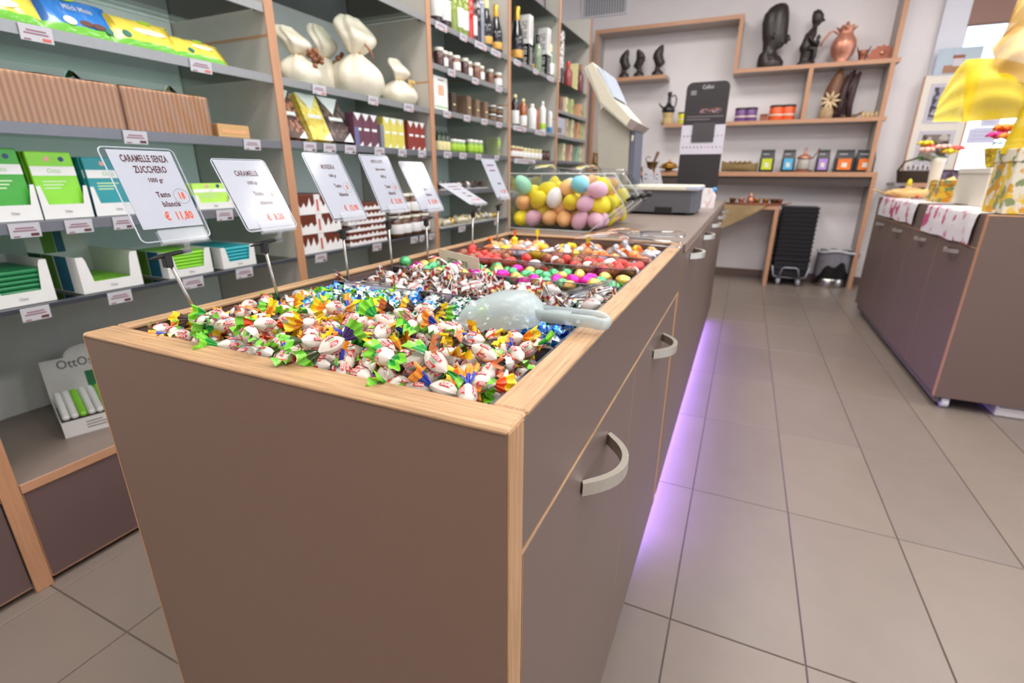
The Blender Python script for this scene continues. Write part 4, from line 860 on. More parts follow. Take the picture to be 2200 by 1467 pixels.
cello_box('long corrugated kraft box in cellophane at the left edge', yx(20, 230) - .06, yx(268, 260), 1.1705, .112, .20, SF, KRAFT, True, 'kraft boxes on the second shelf')
cello_box('corrugated kraft box in cellophane beside the longer one', yx(274, 260), yx(456, 280), 1.1705, .112, .20, SF, KRAFT, True, 'kraft boxes on the second shelf')
t = carton('kraft_box', 'small flat kraft box at the right of the cellophane-wrapped ones', 'box', yx(470, 285), yx(537, 290), 1.1705, .040, .12, KRAFTP, [(.1, .9, .3, .6, M('kraft_print', (214, 160, 110), .7, var=.04), 'label')], SF, 'kraft boxes on the second shelf')
# upright chocolate bars in display cartons
OG1, OG2, OTL, OLM, ODK = M('bar_green', (62, 160, 50), .4, var=.05, vs=30), M('bar_light_green', (132, 208, 46), .4, var=.05, vs=30), M('bar_teal', (30, 140, 148), .4, var=.05, vs=30), M('bar_lime', (176, 222, 90), .4, var=.05, vs=30), M('bar_deep_green', (26, 120, 70), .4, var=.05, vs=30)
CTEAL = M('carton_teal', (28, 96, 122), .5, var=.05); CWH = M('carton_white', (226, 226, 224), .55, var=.02); COLV = M('carton_olive', (92, 138, 30), .5, var=.04); CDG = M('carton_dark_green', (34, 92, 42), .5, var=.04)
PINKD = M('badge_pink', (220, 160, 150), .5, var=.03); NAVY = M('badge_navy', (40, 60, 110), .5, var=.03)
def bar_display(label, blabel, y0, y1, z, hb, hbar, d, mat, n, words='Ottò'):
    w = y1 - y0
    t = thing('display_carton', label, 'carton', (SF, (y0 + y1) / 2, z + .0003), 0, 'display cartons of chocolate bars')
    m = MB(); m.box(-d, 0, -w / 2, w / 2, 0, .002); m.build('base', CWH, t)
    m = MB(); m.prism([(0, 0), (-d, 0), (-d, hb * 1.15), (-.03, hb * .85), (0, hb * .55)], -w / 2, -w / 2 + .0015, 'y'); m.build('side', CTEAL, t); m = MB(); m.prism([(0, 0), (-d, 0), (-d, hb * 1.15), (-.03, hb * .85), (0, hb * .55)], w / 2 - .0015, w / 2, 'y'); m.build('side', CTEAL, t)
    m = MB(); m.prism([(-w / 2, 0), (w / 2, 0), (w / 2, hb * .8), (w / 2 - .008, hb * .8), (w / 2 - .016, hb * .35), (-w / 2 + .016, hb * .35), (-w / 2 + .008, hb * .8), (-w / 2, hb * .8)], 0, .0015, 'x'); f = m.build('front_lip', CWH, t)
    letter('Otto', .010, GREYT2, f, basis((.0018, 0, hb * .17), (0, 1, 0), (0, 0, 1)), .005, .8)
    for i in range(n):
        b = thing('chocolate_bar', blabel, 'chocolate bar', (SF - .006 - i * .0125, (y0 + y1) / 2 + rnd(-.002, .002), z + .0026), 0, 'upright bars: ' + blabel)
        Tm = Matrix.Rotation(math.radians(-6), 4, 'Y'); bw = w - .012
        m = MB(); m.box(-.0105, 0, -bw / 2, bw / 2, 0, hbar, b=.002, T=Tm); bb = m.build('wrapper', mat, b)
        if i < 2:
            m = MB(); m.box(.0001, .0006, -bw / 2 + .001, bw / 2 - .001, hbar * .64, hbar * .78, T=Tm); lb_ = m.build('label', CWH, bb)
            if i == 0:
                letter('Otto', hbar * .10, M('label_leaf', (150, 200, 120), .6), bb, Tm @ basis((.0008, 0, hbar * .71), (0, 1, 0), (0, 0, 1)), .0, .9)
                for yy, mm in ((-bw * .08, PINKD), (bw * .24, NAVY)):
                    m = MB(); m.prism([(yy + .006 * math.cos(a * PI / 6), hbar * .89 + .006 * math.sin(a * PI / 6)) for a in range(12)], .0001, .0007, 'x', 0, Tm); m.build('badge', mm, bb)
                m = MB()
                for q in range(3): m.box(.0001, .0006, -bw * .32, bw * (.2 - .08 * q), hbar * (.54 - .05 * q), hbar * (.56 - .05 * q), T=Tm)
                m.build('text_line', M('bar_print_pale', (190, 220, 170), .6, var=.03), bb)
bar_display('white and teal display carton of green bars at the left edge', 'mid green chocolate bar standing in the leftmost carton', yx(-35, 440), yx(84, 440), .946, .105, .165, .14, OG1, 7)
bar_display('white and teal display carton of light green bars', 'light green chocolate bar standing in the second carton', yx(88, 440), yx(196, 440), .946, .100, .160, .16, OG2, 8)
bar_display('white and teal display carton of teal bars behind the first price sign', 'teal chocolate bar standing in the third carton', yx(200, 430), yx(300, 430), .946, .095, .150, .16, OTL, 8)
bar_display('low white and teal carton of lime bars between two price signs', 'lime chocolate bar lying in the low carton', yx(420, 430), yx(500, 430), .946, .058, .078, .14, OLM, 5)
t = carton('leaflet_box', 'white upright card with a green stripe behind the lime bars', 'card', yx(408, 360) - .0, yx(462, 360), .9455, .150, .006, CWH, [(.35, .6, .55, .95, ODK, 'stripe'), (.3, .7, .15, .2, GREYT2, 'text_line')], SF - .20)
def bar_tray(label, blabel, y0, y1, z, h, d, mat, n, bt, stripe=(), rear=0.):
    """open-fronted white tray with flat bars stacked inside"""
    w = y1 - y0; t = thing('display_tray', label, 'carton', (SF, (y0 + y1) / 2, z + .0003), 0, 'white display trays of flat bars')
    m = MB(); m.box(-d, 0, -w / 2, w / 2, 0, .002); m.build('base', CWH, t)
    for s in (-1, 1):
        yy = (-w / 2, -w / 2 + .0016) if s < 0 else (w / 2 - .0016, w / 2)
        m = MB(); m.box(-d, 0, yy[0], yy[1], .0021, h); sd = m.build('side', CWH, t)
        for xa, xb, mm in stripe:
            ys_ = (yy[0] - .0006, yy[0] - .0001) if s < 0 else (yy[1] + .0001, yy[1] + .0006)
            m = MB(); m.box(-d * xb, -d * xa, ys_[0], ys_[1], .0021, h - .0005); m.build('stripe', mm, sd)
    m = MB(); m.box(-d, -d + .0016, -w / 2 + .0017, w / 2 - .0017, .0021, h + rear); rw = m.build('rear_wall', CWH, t)
    if rear > .05: m = MB(); m.box(-d + .0017, -d + .0022, -w * .25, -w * .05, h * .9, h + rear - .004); m.build('stripe', COLV, rw); m = MB(); m.box(-d + .0017, -d + .0022, -w * .04, w * .1, h * .9, h + rear - .004); m.build('stripe', CTEAL, rw)
    a = w * .20; m = MB(); m.prism([(-w / 2, 0), (w / 2, 0), (w / 2, h), (w / 2 - a * .55, h), (w / 2 - a * .7, h * .9), (w / 2 - a, h * .30), (-w / 2 + a, h * .30), (-w / 2 + a * .7, h * .9), (-w / 2 + a * .55, h), (-w / 2, h)], .0002, .0018, 'x'); f = m.build('front_lip', CWH, t)
    letter('Otto', .011, GREYT2, f, basis((.0020, 0, h * .14), (0, 1, 0), (0, 0, 1)), .003, .8)
    th = bt
    bm = MB(); bm.box(-d + .006, -.003, -w / 2 + .004, w / 2 - .004, 0, th * .92, b=th * .3); me = bm.mesh('chocolate_bar', mat)
    for i in range(n):
        tag(put('chocolate_bar', me, None, (SF, (y0 + y1) / 2 + rnd(-.0015, .0015), z + .0026 + i * th)), blabel, 'chocolate bar', 'flat bars: ' + blabel)
bar_tray('white open tray of dark green bars at the left edge', 'dark green flat chocolate bar stacked in the left tray', yx(-30, 640), yx(122, 640), .746, .105, .20, ODK, 7, .0118)
bar_tray('white open tray with olive and blue side stripes, nearly empty', 'green flat bar left in the nearly empty tray', yx(172, 600), yx(306, 600), .746, .098, .24, OG2, 2, .012, [(.18, .42, CTEAL), (.45, .68, COLV), (.7, .98, CDG)], .07)
bar_tray('white open tray of light green bars with striped side', 'light green flat bar stacked in the striped tray', yx(358, 570), yx(456, 570), .746, .080, .22, OG2, 7, .0102, [(.15, .4, CTEAL), (.42, .62, COLV), (.64, .98, CDG)])
bar_tray('white open tray of turquoise bars rightmost on its shelf', 'turquoise flat bar stacked in the rightmost tray', yx(475, 550), yx(548, 550), .746, .072, .22, M('bar_turquoise', (34, 160, 172), .4, var=.05, vs=30), 6, .0112, [(.2, .9, M('stripe_green_thin', (70, 140, 50), .5, var=.04))])
# snack stick display on the base shelf
t = thing('snack_display', 'white counter display of green and white snack sticks with OttOsnack header', 'display', (-1.70, .735, .3095), math.radians(-18))
m = MB(); m.prism([(0, 0), (0, .050), (-.17, .085), (-.17, 0)], -.115, -.113, 'y'); s_ = m.build('side', CWH, t); m = MB(); m.box(-.168, -.002, -.1156, -.1152, .004, .018); m.build('stripe', CDG, s_)
m = MB(); m.prism([(0, 0), (0, .050), (-.17, .085), (-.17, 0)], .113, .115, 'y'); m.build('side', CWH, t)
m = MB(); m.box(-.0015, 0, -.113, .113, 0, .050); f = m.build('front', CWH, t)
m = MB()
for q in range(3): m.box(.0001, .0005, -.06, .02 - .02 * q, .016 + .009 * q, .019 + .009 * q)
m.build('text_line', GREYT2, f)
hdr = [(-.115, .04), (.115, .04), (.115, .19), (.055, .19)] + [(.055 * math.cos(a * PI / 10), .19 + .035 * math.sin(a * PI / 10)) for a in range(1, 10)] + [(-.055, .19), (-.115, .19)]
Th = Matrix.Translation((-.17, 0, 0)) @ Matrix.Rotation(math.radians(-14), 4, 'Y'); m = MB(); m.prism(hdr, -.0015, 0, 'x', 0, Th); hd_ = m.build('header', CWH, t)
letter('OttOsnack', .040, M('header_grey', (96, 100, 104), .6, var=.05), hd_, Th @ basis((.0008, 0, .168), (0, 1, 0), (0, 0, 1)), .004, .85)
m = MB(); m.box(.0002, .0007, -.016, .006, .075, .135, T=Th); m.build('motif', ODK, hd_); m = MB(); m.box(.0002, .0007, .007, .016, .075, .135, T=Th); m.build('motif', CTEAL, hd_)
st = MB(); st.box(-.16, -.004, -.009, .009, 0, .016, b=.005); sw1 = st.mesh('snack_stick', CWH); sw2 = st.mesh('snack_stick', OG2)
for q in range(11):
    o = tag(put('snack_stick', (sw1, sw1, sw2)[q % 3], None), 'slim %s snack stick lying in the white display' % (('white', 'white', 'light green')[q % 3]), 'snack', 'snack sticks in the header display')
    c, s_ = math.cos(math.radians(-18)), math.sin(math.radians(-18)); yy = -.10 + q * .02; o.location = (-1.70 - s_ * yy * 1, .735 + c * yy, .3095 + .050); o.rotation_euler = (0, math.radians(12), math.radians(-18))
flat = MB(); flat.box(-1.60, -1.585, .70, .76, .3096, .3104); tag(flat.build('price_tag', WHITEC), 'white price tag lying flat before the snack display', 'price tag')
# ---- bay 2: satin bags
SATIN = M('satin_ivory', (236, 226, 204), .35, var=.04, vs=30, coat=.2, sub=.05); SATC = M('satin_shade', (226, 214, 186), .35, var=.05, vs=30); CONE = M('dried_brown', (140, 90, 60), .7, var=.25, vs=90); GOLDR = M('gold_ribbon', (206, 170, 96), .4, .2, var=.1)
def satin_bag(label, xl, xr, yb, yt, X, loop=1., decor=None, lean=0., group='satin gift bags'):
    z = 1.386; y0, y1 = yx(xl, yb, X), yx(xr, yb, X); w = y1 - y0; H = zx((xl + xr) / 2, yt, X) - z
    t = thing('gift_bag', label, 'gift bag', (X, (y0 + y1) / 2, z), 0, group); sd = int(xl)
    R_ = w * .5
    def body(u, v):
        zt = u; th = 2 * PI * v
        r = R_ * (math.sin(PI * min(1, zt * .80 + .16)) ** .62) * (1 - .5 * zt ** 4); r = max(r, R_ * .20)
        r *= 1 + .13 * math.cos(7 * th + sd + 2 * zt) * (zt + .12) + .05 * math.cos(4 * th + sd) + .05 * math.cos(13 * th + sd) * zt
        return (r * math.cos(th) * .8, r * math.sin(th) * .94, H * .57 * zt)
    m = MB(); m.grid(body, 12, 28); m.lathe([(R_ * .45, 0), (R_ * .46, .001)], 12); m.build('bag_body', SATIN, t)
    def topf(u, v):
        th = 2 * PI * v; zt = u
        r = R_ * (.18 + .52 * loop * math.sin(PI * min(1, zt * .90 + .04)) ** .8) * (1 + .20 * math.cos(5 * th + sd) * (.3 + .7 * zt) + .08 * math.cos(9 * th))
        return (r * math.cos(th) * .42 + lean * .2 * zt + .02 * math.sin(5 * zt), r * math.sin(th) + lean * zt, H * .55 + H * .45 * zt)
    m = MB(); m.grid(topf, 12, 26); m.build('gathered_top', SATIN, t)
    m = MB(); m.tube([(R_ * .17 * math.cos(a * PI / 8), R_ * .21 * math.sin(a * PI / 8), H * .56) for a in range(16)], .004, 6, 0, None, True); m.build('tie', GOLDR, t)
    if decor == 'cluster':
        m = MB(); rg = random.Random(sd)
        for q in range(22):
            p = Vector((R_ * .55 + rg.uniform(-.01, .018), R_ * .35 + rg.uniform(-.028, .028), H * .52 + rg.uniform(-.045, .035))); m.lathe([(.0005, -.010), (.008, -.006), (.010, 0), (.007, .006), (.0005, .010)], 8, 0, Matrix.Translation(p))
        m.build('dried_cluster', CONE, t)['kind'] = 'stuff'
    elif decor == 'leaf':
        m = MB(); m.tube([(R_ * .3, 0, H * .72), (R_ * .55, .01, H * .58), (R_ * .6, .028, H * .46)], [.003, .012, .002], 8, flat=.5); m.build('dried_leaf', CONE, t)
    elif decor == 'ribbon':
        m = MB()
        m.grid(lambda u, v: (R_ * .45 + .012 * math.sin(4 * u), .01 + .035 * u + .010 * v, H * (.50 - .28 * u) + .004 * v), 10, 3); m.build('ribbon', GOLDR, t); m = MB(); m.grid(lambda u, v: (R_ * .40 + .02 * math.sin(3 * u), .02 + .055 * u, H * (.52 - .06 * u) + .014 * v), 8, 3); m.build('ribbon', GOLDR, t)
satin_bag('ivory satin gift bag with brown dried cluster at the left', 600, 682, 172, 62, SX - .14, 1.0, 'cluster', -.02)
satin_bag('ivory satin gift bag with large brown dried cluster in the middle', 668, 735, 186, 58, SX - .24, 1.0, 'cluster', -.01)
satin_bag('tallest ivory satin gift bag with a big looped top and leaf', 725, 812, 198, 40, SX - .13, 1.15, 'leaf', .0)
satin_bag('small ivory satin gift bag with gold ribbon at the right', 830, 886, 215, 128, SX - .12, .8, 'ribbon', .0)
# chocolate bars leaning and small boxes
HAZ = patches('hazelnut_print', (84, 52, 42), [(176, 110, 76), (60, 36, 32)], 34, .45); LEM = patches('lemon_print', (226, 204, 84), [(238, 222, 140), (206, 176, 50)], 26, .45); DRK = patches('dark_nut_print', (52, 40, 40), [(120, 92, 80), (78, 58, 52)], 40, .45)
TRIW = M('tri_white', (232, 236, 232), .5, var=.02)
def tri_box(name, label, y0, y1, z, h, d, mat, lean=0, X=SF, group=None, band=None, cat='chocolate'):
    w = y1 - y0; t = thing(name, label, cat, (X, (y0 + y1) / 2, z + .0006 + d * math.sin(math.radians(lean))), 0, group); Tm = Matrix.Rotation(math.radians(-lean), 4, 'Y')
    m = MB(); m.box(-d, 0, -w / 2, w / 2, 0, h, b=.001, T=Tm); b = m.build('body', mat, t)
    m = MB(); m.prism([(-w / 2 + .001, h - .001), (w / 2 - .001, h - .001), (-w * .02, h - w * .62)], .0001, .0006, 'x', 0, Tm); m.build('corner_print', TRIW, b)
    m = MB(); m.prism([(w / 2 - .001, .001), (w / 2 - .001, w * .36), (w * .0, .001)], .0001, .0006, 'x', 0, Tm); m.build('corner_print', TRIW, b)
    m = MB(); m.box(.0001, .0006, -w * .3, w * .36, h * .47, h * .55, T=Tm); m.build('label', band or TRIW, b)
    return t
LG = 'large chocolate bars leaning on the middle shelf'
for k, (xl, xr, mat, nm) in enumerate(((618, 664, HAZ, 'brown hazelnut-printed'), (668, 718, LEM, 'yellow'), (712, 762, DRK, 'black nut-printed'))):
    tri_box('chocolate_bar', 'large %s chocolate bar box with white corner, leaning back' % nm, yx(xl, 298) + .02, yx(xr, 300), 1.1755, .192, .026, mat, 24, SF - .004, LG)
    tri_box('chocolate_bar', 'second %s chocolate bar box hidden behind its twin' % nm, yx(xl, 298) + .004, yx(xr, 300) - .012, 1.1755, .188, .024, mat, 24, SF - .036, LG)
PUR, YLB, RDB = M('box_aubergine', (104, 62, 78), .45, var=.05), M('box_straw', (214, 202, 96), .45, var=.05), M('box_brick', (140, 56, 48), .45, var=.05)
for xl, xr, mat, nm, yb in ((766, 816, PUR, 'aubergine', 312), (828, 872, YLB, 'straw yellow', 317), (880, 916, RDB, 'brick red', 320)):
    a, b = yx(xl, yb), yx(xr, yb); w = (b - a) / 3
    for q in range(3):
        tri_box('praline_box', 'slim %s praline box with white triangles, %s of three' % (nm, ('left', 'middle', 'right')[q]), a + q * w + .001, a + (q + 1) * w - .001, 1.1755, .135, .05, mat, 0, SF - .004, 'slim praline boxes')
m = MB(); m.box(-.004, 0, -.014, .014, 0, .075, b=.0015); tag(m.build('card_divider', M('divider_violet', (108, 108, 150), .4, var=.03), None, (SF + .002, yx(768, 300), 1.176)), 'violet plastic divider beside the aubergine boxes', 'divider')
m = MB(); m.box(-.06, 0, -.012, .012, 0, .10, b=.0015); tag(m.build('card_divider', M('divider_grey', (128, 128, 138), .4, var=.03), None, (SF + .000, yx(823, 300), 1.1757)), 'grey box end between the aubergine and yellow boxes', 'divider')
# dripping-chocolate cartons and jars
DRIPB = M('drip_brown', (104, 48, 30), .4, var=.08); DRIPW = M('drip_white', (236, 234, 234), .5, var=.02)
def drip_carton(label, y0, y1, z, h, d, seed, group, strap=None):
    w = y1 - y0; t = thing('cake_box', label, 'box', (SF, (y0 + y1) / 2, z + .0003), 0, group)
    m = MB(); m.box(-d, 0, -w / 2, w / 2, 0, h, b=.0015); b = m.build('body', DRIPB, t); rg = random.Random(seed)
    n = max(8, int(w / .010)); pts = [(-w / 2, 0), (w / 2, 0)]; ys_ = [w / 2 - w * i / n for i in range(n + 1)]
    prev = .5
    for i, y in enumerate(ys_): prev = .35 + (.5 if i % 3 == 1 else .18 if i % 3 == 2 else 0) * rg.uniform(.3, 1); pts.append((y, h * min(.86, prev)))
    m = MB(); m.prism(pts, .0002, .0012, 'x'); m.build('white_print', DRIPW, b)
    m = MB(); m.box(-d + .001, -.001, -w / 2 - .0009, -w / 2 - .0001, 0, h * .45); m.build('white_print', DRIPW, b)
    if strap: m = MB(); m.box(.0014, .0020, -w / 2 + w * strap, -w / 2 + w * (strap + .14), 0, h); sp = m.build('strap', CWH, b); m = MB(); m.box(.0021, .0024, -w / 2 + w * (strap + .05), -w / 2 + w * (strap + .09), h * .15, h * .75); m.build('print', CRED, b)
a, b = yx(652, 540), yx(738, 535); hs = (zx(690, 418) - .746) / 3
for q in range(3): drip_carton('brown and white dripping-chocolate cake box, %s of the left stack' % ('bottom', 'middle', 'top')[q], a, b, .746 + q * (hs + .0008), hs, .20, q, 'wide cake boxes stacked on the low shelf', .38)
a, b = yx(752, 525), yx(832, 515)
for q in range(6): drip_carton('flat brown and white cake box, %s in the tall thin stack' % ('lowest', 'second', 'third', 'fourth', 'fifth', 'topmost')[q], a, b, .746 + q * .0305, .0298, .19, 30 + q, 'flat cake boxes stacked on the low shelf')
def lathe_thing(name, label, cat, prof, mats, mf, loc, group=None, seg=18, parts=None):
    """prof = [(part_name, material, [(r,z)...]), ...] first is the body"""
    t = thing(name, label, cat, loc, 0, group)
    for nm, mt, pr in prof:
        m = MB(); m.lathe(pr, seg); m.build(nm, mt, t)
    return t
def jar(label, y, z, r, h, body, lid, lab=None, X=SF, group=None, lh=.16, name='jar', cat='jar', x=None):
    pr = [('body', body, [(r * .9, 0), (r, .004), (r, h * .72), (r * .86, h * .80), (r * .82, h * (1 - lh))]), ('lid', lid, [(r * .92, h * (1 - lh) + .0003), (r * .95, h * (1 - lh) + .002), (r * .95, h - .002), (r * .9, h)])]
    if lab: pr.append(('label', lab, [(r + .0004, h * .16), (r + .0008, h * .17), (r + .0008, h * .60), (r + .0004, h * .61)]))
    return lathe_thing(name, label, cat, pr, None, None, ((X - r) if x is None else x, y, z + .0004), group)
NUTC = M('jar_hazel', (96, 58, 36), .25, var=.1, vs=40, coat=.5); LIDW = M('lid_white', (236, 230, 216), .35, var=.03); DLAB = wave('drip_label', (236, 234, 230), (104, 48, 30), 'z', .05, .4, 0)
for k, (px, row) in enumerate(((872, 0), (893, 0), (912, 0), (846, 0), (846, 1), (872, 1), (893, 1), (912, 1))):
    y = yx(px, 495, SF - .03) if px > 850 else yx(812, 440, SF - .06)
    if px == 846: y = yx(849, 500, SF - .05)
    jar('spread jar with white lid and dripping label, %s row, %s' % (('lower', 'upper')[row], {872: 'second', 893: 'third', 912: 'rightmost', 846: 'leftmost'}[px]), y, .746 + row * .1075, .040, .106, NUTC, LIDW, DRIPW, SF, 'spread jars stacked two high', .14)
# ---- bay 3 and 4: bottles
def bottle(label, y, z, h, r, glassm, capm, labm, kind='wine', X=SF - .03, group=None, lz=(.14, .46)):
    if kind == 'wine': sh = [(r * .9, 0), (r, .005), (r, h * .60), (r * .86, h * .66), (r * .42, h * .74), (r * .36, h * .78), (r * .36, h * .90)]
    elif kind == 'champ': sh = [(r * .9, 0), (r, .006), (r, h * .42), (r * .92, h * .50), (r * .62, h * .66), (r * .40, h * .78), (r * .36, h * .86)]
    else: sh = [(r * .92, 0), (r, .004), (r, h * .74), (r * .8, h * .80), (r * .42, h * .84), (r * .40, h * .90)]
    zt = sh[-1][1]; pr = [('body', glassm, sh), ('cap', capm, [(r * .42, zt - h * .12 if kind != 'oil' else zt - .002), (r * .44, zt - h * .10 if kind != 'oil' else zt), (r * .44, h * .985), (r * .36, h)])]
    if labm: pr.append(('label', labm, [(r + .0004, h * lz[0]), (r + .0008, h * lz[0] + .001), (r + .0008, h * lz[1] - .001), (r + .0004, h * lz[1])]))
    return lathe_thing('bottle', label, 'bottle', pr, None, None, (X, y, z + .0005), group)
GBLK = M('glass_black', (28, 28, 34), .12, coat=.6, var=.1); GGRN = M('glass_green', (150, 170, 70), .12, alpha=.8, coat=.6, var=.1); GRED = M('glass_red', (205, 34, 26), .12, coat=.6, var=.05); GDRK = M('glass_wine', (52, 26, 30), .12, coat=.6, var=.1); GAMB = M('oil_amber', (160, 84, 30), .12, coat=.6, var=.1); GSLV = M('glass_silver', (140, 146, 160), .2, coat=.5, var=.1)
GCLR = M('glass_pale_green', (150, 170, 140), .1, alpha=.7, coat=.6, var=.1); CGOLD = M('cap_gold', (206, 160, 66), .3, .7, var=.1); CCRM = M('cap_cream', (226, 214, 160), .4, var=.04); LBW = M('label_white', (232, 230, 226), .5, var=.04); LBG = M('label_gold', (210, 160, 80), .4, .3, var=.1)
BG = 'wine bottles on the high shelf'
for px, py, h, r, g, c, l, kd, nm in ((938, 45, .30, .036, GDRK, GBLK, LBW, 'wine', 'dark wine bottle with white label nearest the upright'), (957, 55, .30, .036, GDRK, GBLK, LBW, 'wine', 'dark wine bottle with white label, second along'), (973, 62, .30, .034, GGRN, GGRN, None, 'wine', 'pale green bottle without label'), (985, 68, .30, .034, GGRN, CCRM, LBW, 'wine', 'pale green bottle with white label, left one'), (997, 73, .30, .034, GGRN, CCRM, LBW, 'wine', 'pale green bottle with white label, right one'), (1009, 80, .32, .030, GRED, GRED, None, 'oil', 'bright red tall bottle'), (1018, 84, .31, .026, GDRK, GRED, LBW, 'oil', 'slim bottle with white and red label'), (1026, 88, .31, .028, GDRK, GDRK, None, 'wine', 'slim dark red bottle'), (1034, 92, .31, .026, GSLV, GSLV, None, 'oil', 'slim silver bottle'), (1046, 97, .30, .042, GBLK, CCRM, LBG, 'champ', 'black sparkling wine bottle with cream neck'), (1067, 108, .285, .043, GBLK, CGOLD, LBG, 'champ', 'black sparkling wine bottle with gold neck')):
    bottle(nm + ' on the high shelf', yx(px, py, SF - .04), 1.805, h, r, g, c, l, kd, SF - .045, BG, (.10, .24) if kd == 'champ' else (.14, .46))
bottle('black sparkling bottle with gold neck beside the tall white boxes', yx(1113, 128, SF - .04), 1.81, .36, .047, GBLK, CGOLD, LBG, 'champ', SF - .05, 'sparkling bottles on the far high shelf', (.10, .24))
bottle('black sparkling bottle behind the first tall white box', yx(1150, 150, SF - .06), 1.81, .31, .040, GBLK, GBLK, LBG, 'champ', SF - .09, 'sparkling bottles on the far high shelf', (.10, .22))
bottle('pale green clear bottle between the tall white boxes', yx(1158, 150, SF - .03), 1.81, .27, .036, GCLR, GBLK, None, 'wine', SF - .045, 'sparkling bottles on the far high shelf')
bottle('pale bottle at the right of the tall white boxes', yx(1187, 166, SF - .03) - .03, 1.81, .26, .034, GCLR, CCRM, LBW, 'wine', SF - .045, 'sparkling bottles on the far high shelf')
for k, (xl, xr, py) in enumerate(((1128, 1147, 140), (1167, 1184, 160))):
    y0, y1 = yl(xl - 10, py, .085), yx(xr, py); y0 = min(y0, y1 - .07); t = carton('bottle_box', ('tall white and black bottle box lettered SPUMANTE, left one', 'tall white and black bottle box lettered SPUMANTE, right one')[k], 'box', y0, y1, 1.8105, .345, .085, LBW, [(0.005, .995, .002, .46, GBLK, 'dark_base')], SF - .01, 'sparkling wine boxes')
    letter('SPUMANTE', (y1 - y0) * .62, LBW, t.children[0], basis((.0012, 0, .08), (0, 0, 1), (0, -1, 0)), .0, .55); letter('SPUMANTE', (y1 - y0) * .62, GREYT2, t.children[0], basis((.0012, 0, .25), (0, 0, 1), (0, -1, 0)), .0, .55)
    w_ = y1 - y0; m = MB(); m.box(-.084, -.001, -w_ / 2 - .0009, -w_ / 2 - .0002, .002, .16); m.build('dark_base', GBLK, t.children[0])
    letter('SPUM', .060, LBW, t.children[0], basis((-.043, -w_ / 2 - .0015, .085), (0, 0, -1), (1, 0, 0)), .0, .8); letter('SPUM', .060, GREYT2, t.children[0], basis((-.043, -w_ / 2 - .0015, .25), (0, 0, -1), (1, 0, 0)), .0, .8)
carton('hamper_box', 'dark box standing on the top glass shelf', 'box', 3.9, 4.25, 2.2485, .16, .2, M('dark_hamper', (60, 56, 60), .6, var=.2, vs=40), [(.1, .9, .2, .6, GREYT2, 'label')], SF - .06)
# jam jars
JAM = M('jam_dark', (78, 44, 40), .2, coat=.5, var=.1, vs=40); JAMB = M('jam_amber', (122, 76, 52), .2, coat=.5, var=.1, vs=40)
for k, (px, py, mt) in enumerate(((944, 135, JAM), (955, 139, JAM), (968, 145, JAM), (980, 150, JAMB), (1000, 155, JAM), (1010, 160, JAMB), (1024, 166, JAMB), (1034, 170, JAMB), (1056, 178, JAMB), (1070, 184, JAMB))):
    jar('jam jar with cream lid on the jar shelf, number %s from the left' % ('first', 'second', 'third', 'fourth', 'fifth', 'sixth', 'seventh', 'eighth', 'ninth', 'last')[k] if False else ('%s jam jar with cream lid, %s in its row' % ('dark' if mt is JAM else 'amber', ('first', 'second', 'third', 'fourth', 'fifth', 'sixth', 'seventh', 'eighth', 'ninth', 'last')[k])), yx(px, py, SF - .03), 1.6055, .026 if k % 3 else .029, .098 - .006 * (k % 2), mt, LIDW, LBW if k % 2 else None, SF - .004 - .006 * (k % 3), 'jam jars with cream lids', .18)
carton('sign_card', 'white upright card with orange print and green stripe on the shelf', 'card', yx(934, 230), yx(963, 232), 1.3905, .165, .012, LBW, [(.3, .7, .45, .75, M('card_orange', (232, 170, 140), .6, var=.08), 'motif'), (.03, .97, .08, .11, PGRN, 'stripe'), (.3, .7, .88, .92, GREYT2, 'text_line')])
WICK = wave('wicker_brown', (150, 122, 98), (86, 64, 52), 'z', .012, .8, .8); DWICK = wave('wicker_dark', (92, 72, 58), (50, 38, 34), 'z', .012, .8, .8)
for k, (xl, xr, py, mt, h) in enumerate(((966, 984, 238, DWICK, .105), (988, 1016, 246, WICK, .112), (1021, 1034, 252, WICK, .105), (1038, 1052, 256, WICK, .105))):
    carton('biscuit_box', '%s woven-patterned biscuit box, %s on its shelf' % ('dark brown' if k == 0 else 'brown', ('first', 'second', 'third', 'fourth')[k]), 'box', min(yl(xl, py, .10), yx(xr, py) - .05), yx(xr, py), 1.3905, h, .10, mt, [(.25, .75, .40, .48, CCRM, 'band')], SF - .008, 'woven-patterned boxes')
for k, (px, row) in enumerate(((1060, 0), (1074, 0), (1060, 1), (1074, 1))):
    jar('small patterned tin with white lid, %s %s' % (('lower', 'upper')[row], ('left', 'right')[k % 2]), yx(px, 258, SF - .03), 1.3905 + row * .052, .030, .050, DWICK, LBW, WICK, SF - .01, 'stacked patterned tins', .2, 'tin', 'tin')
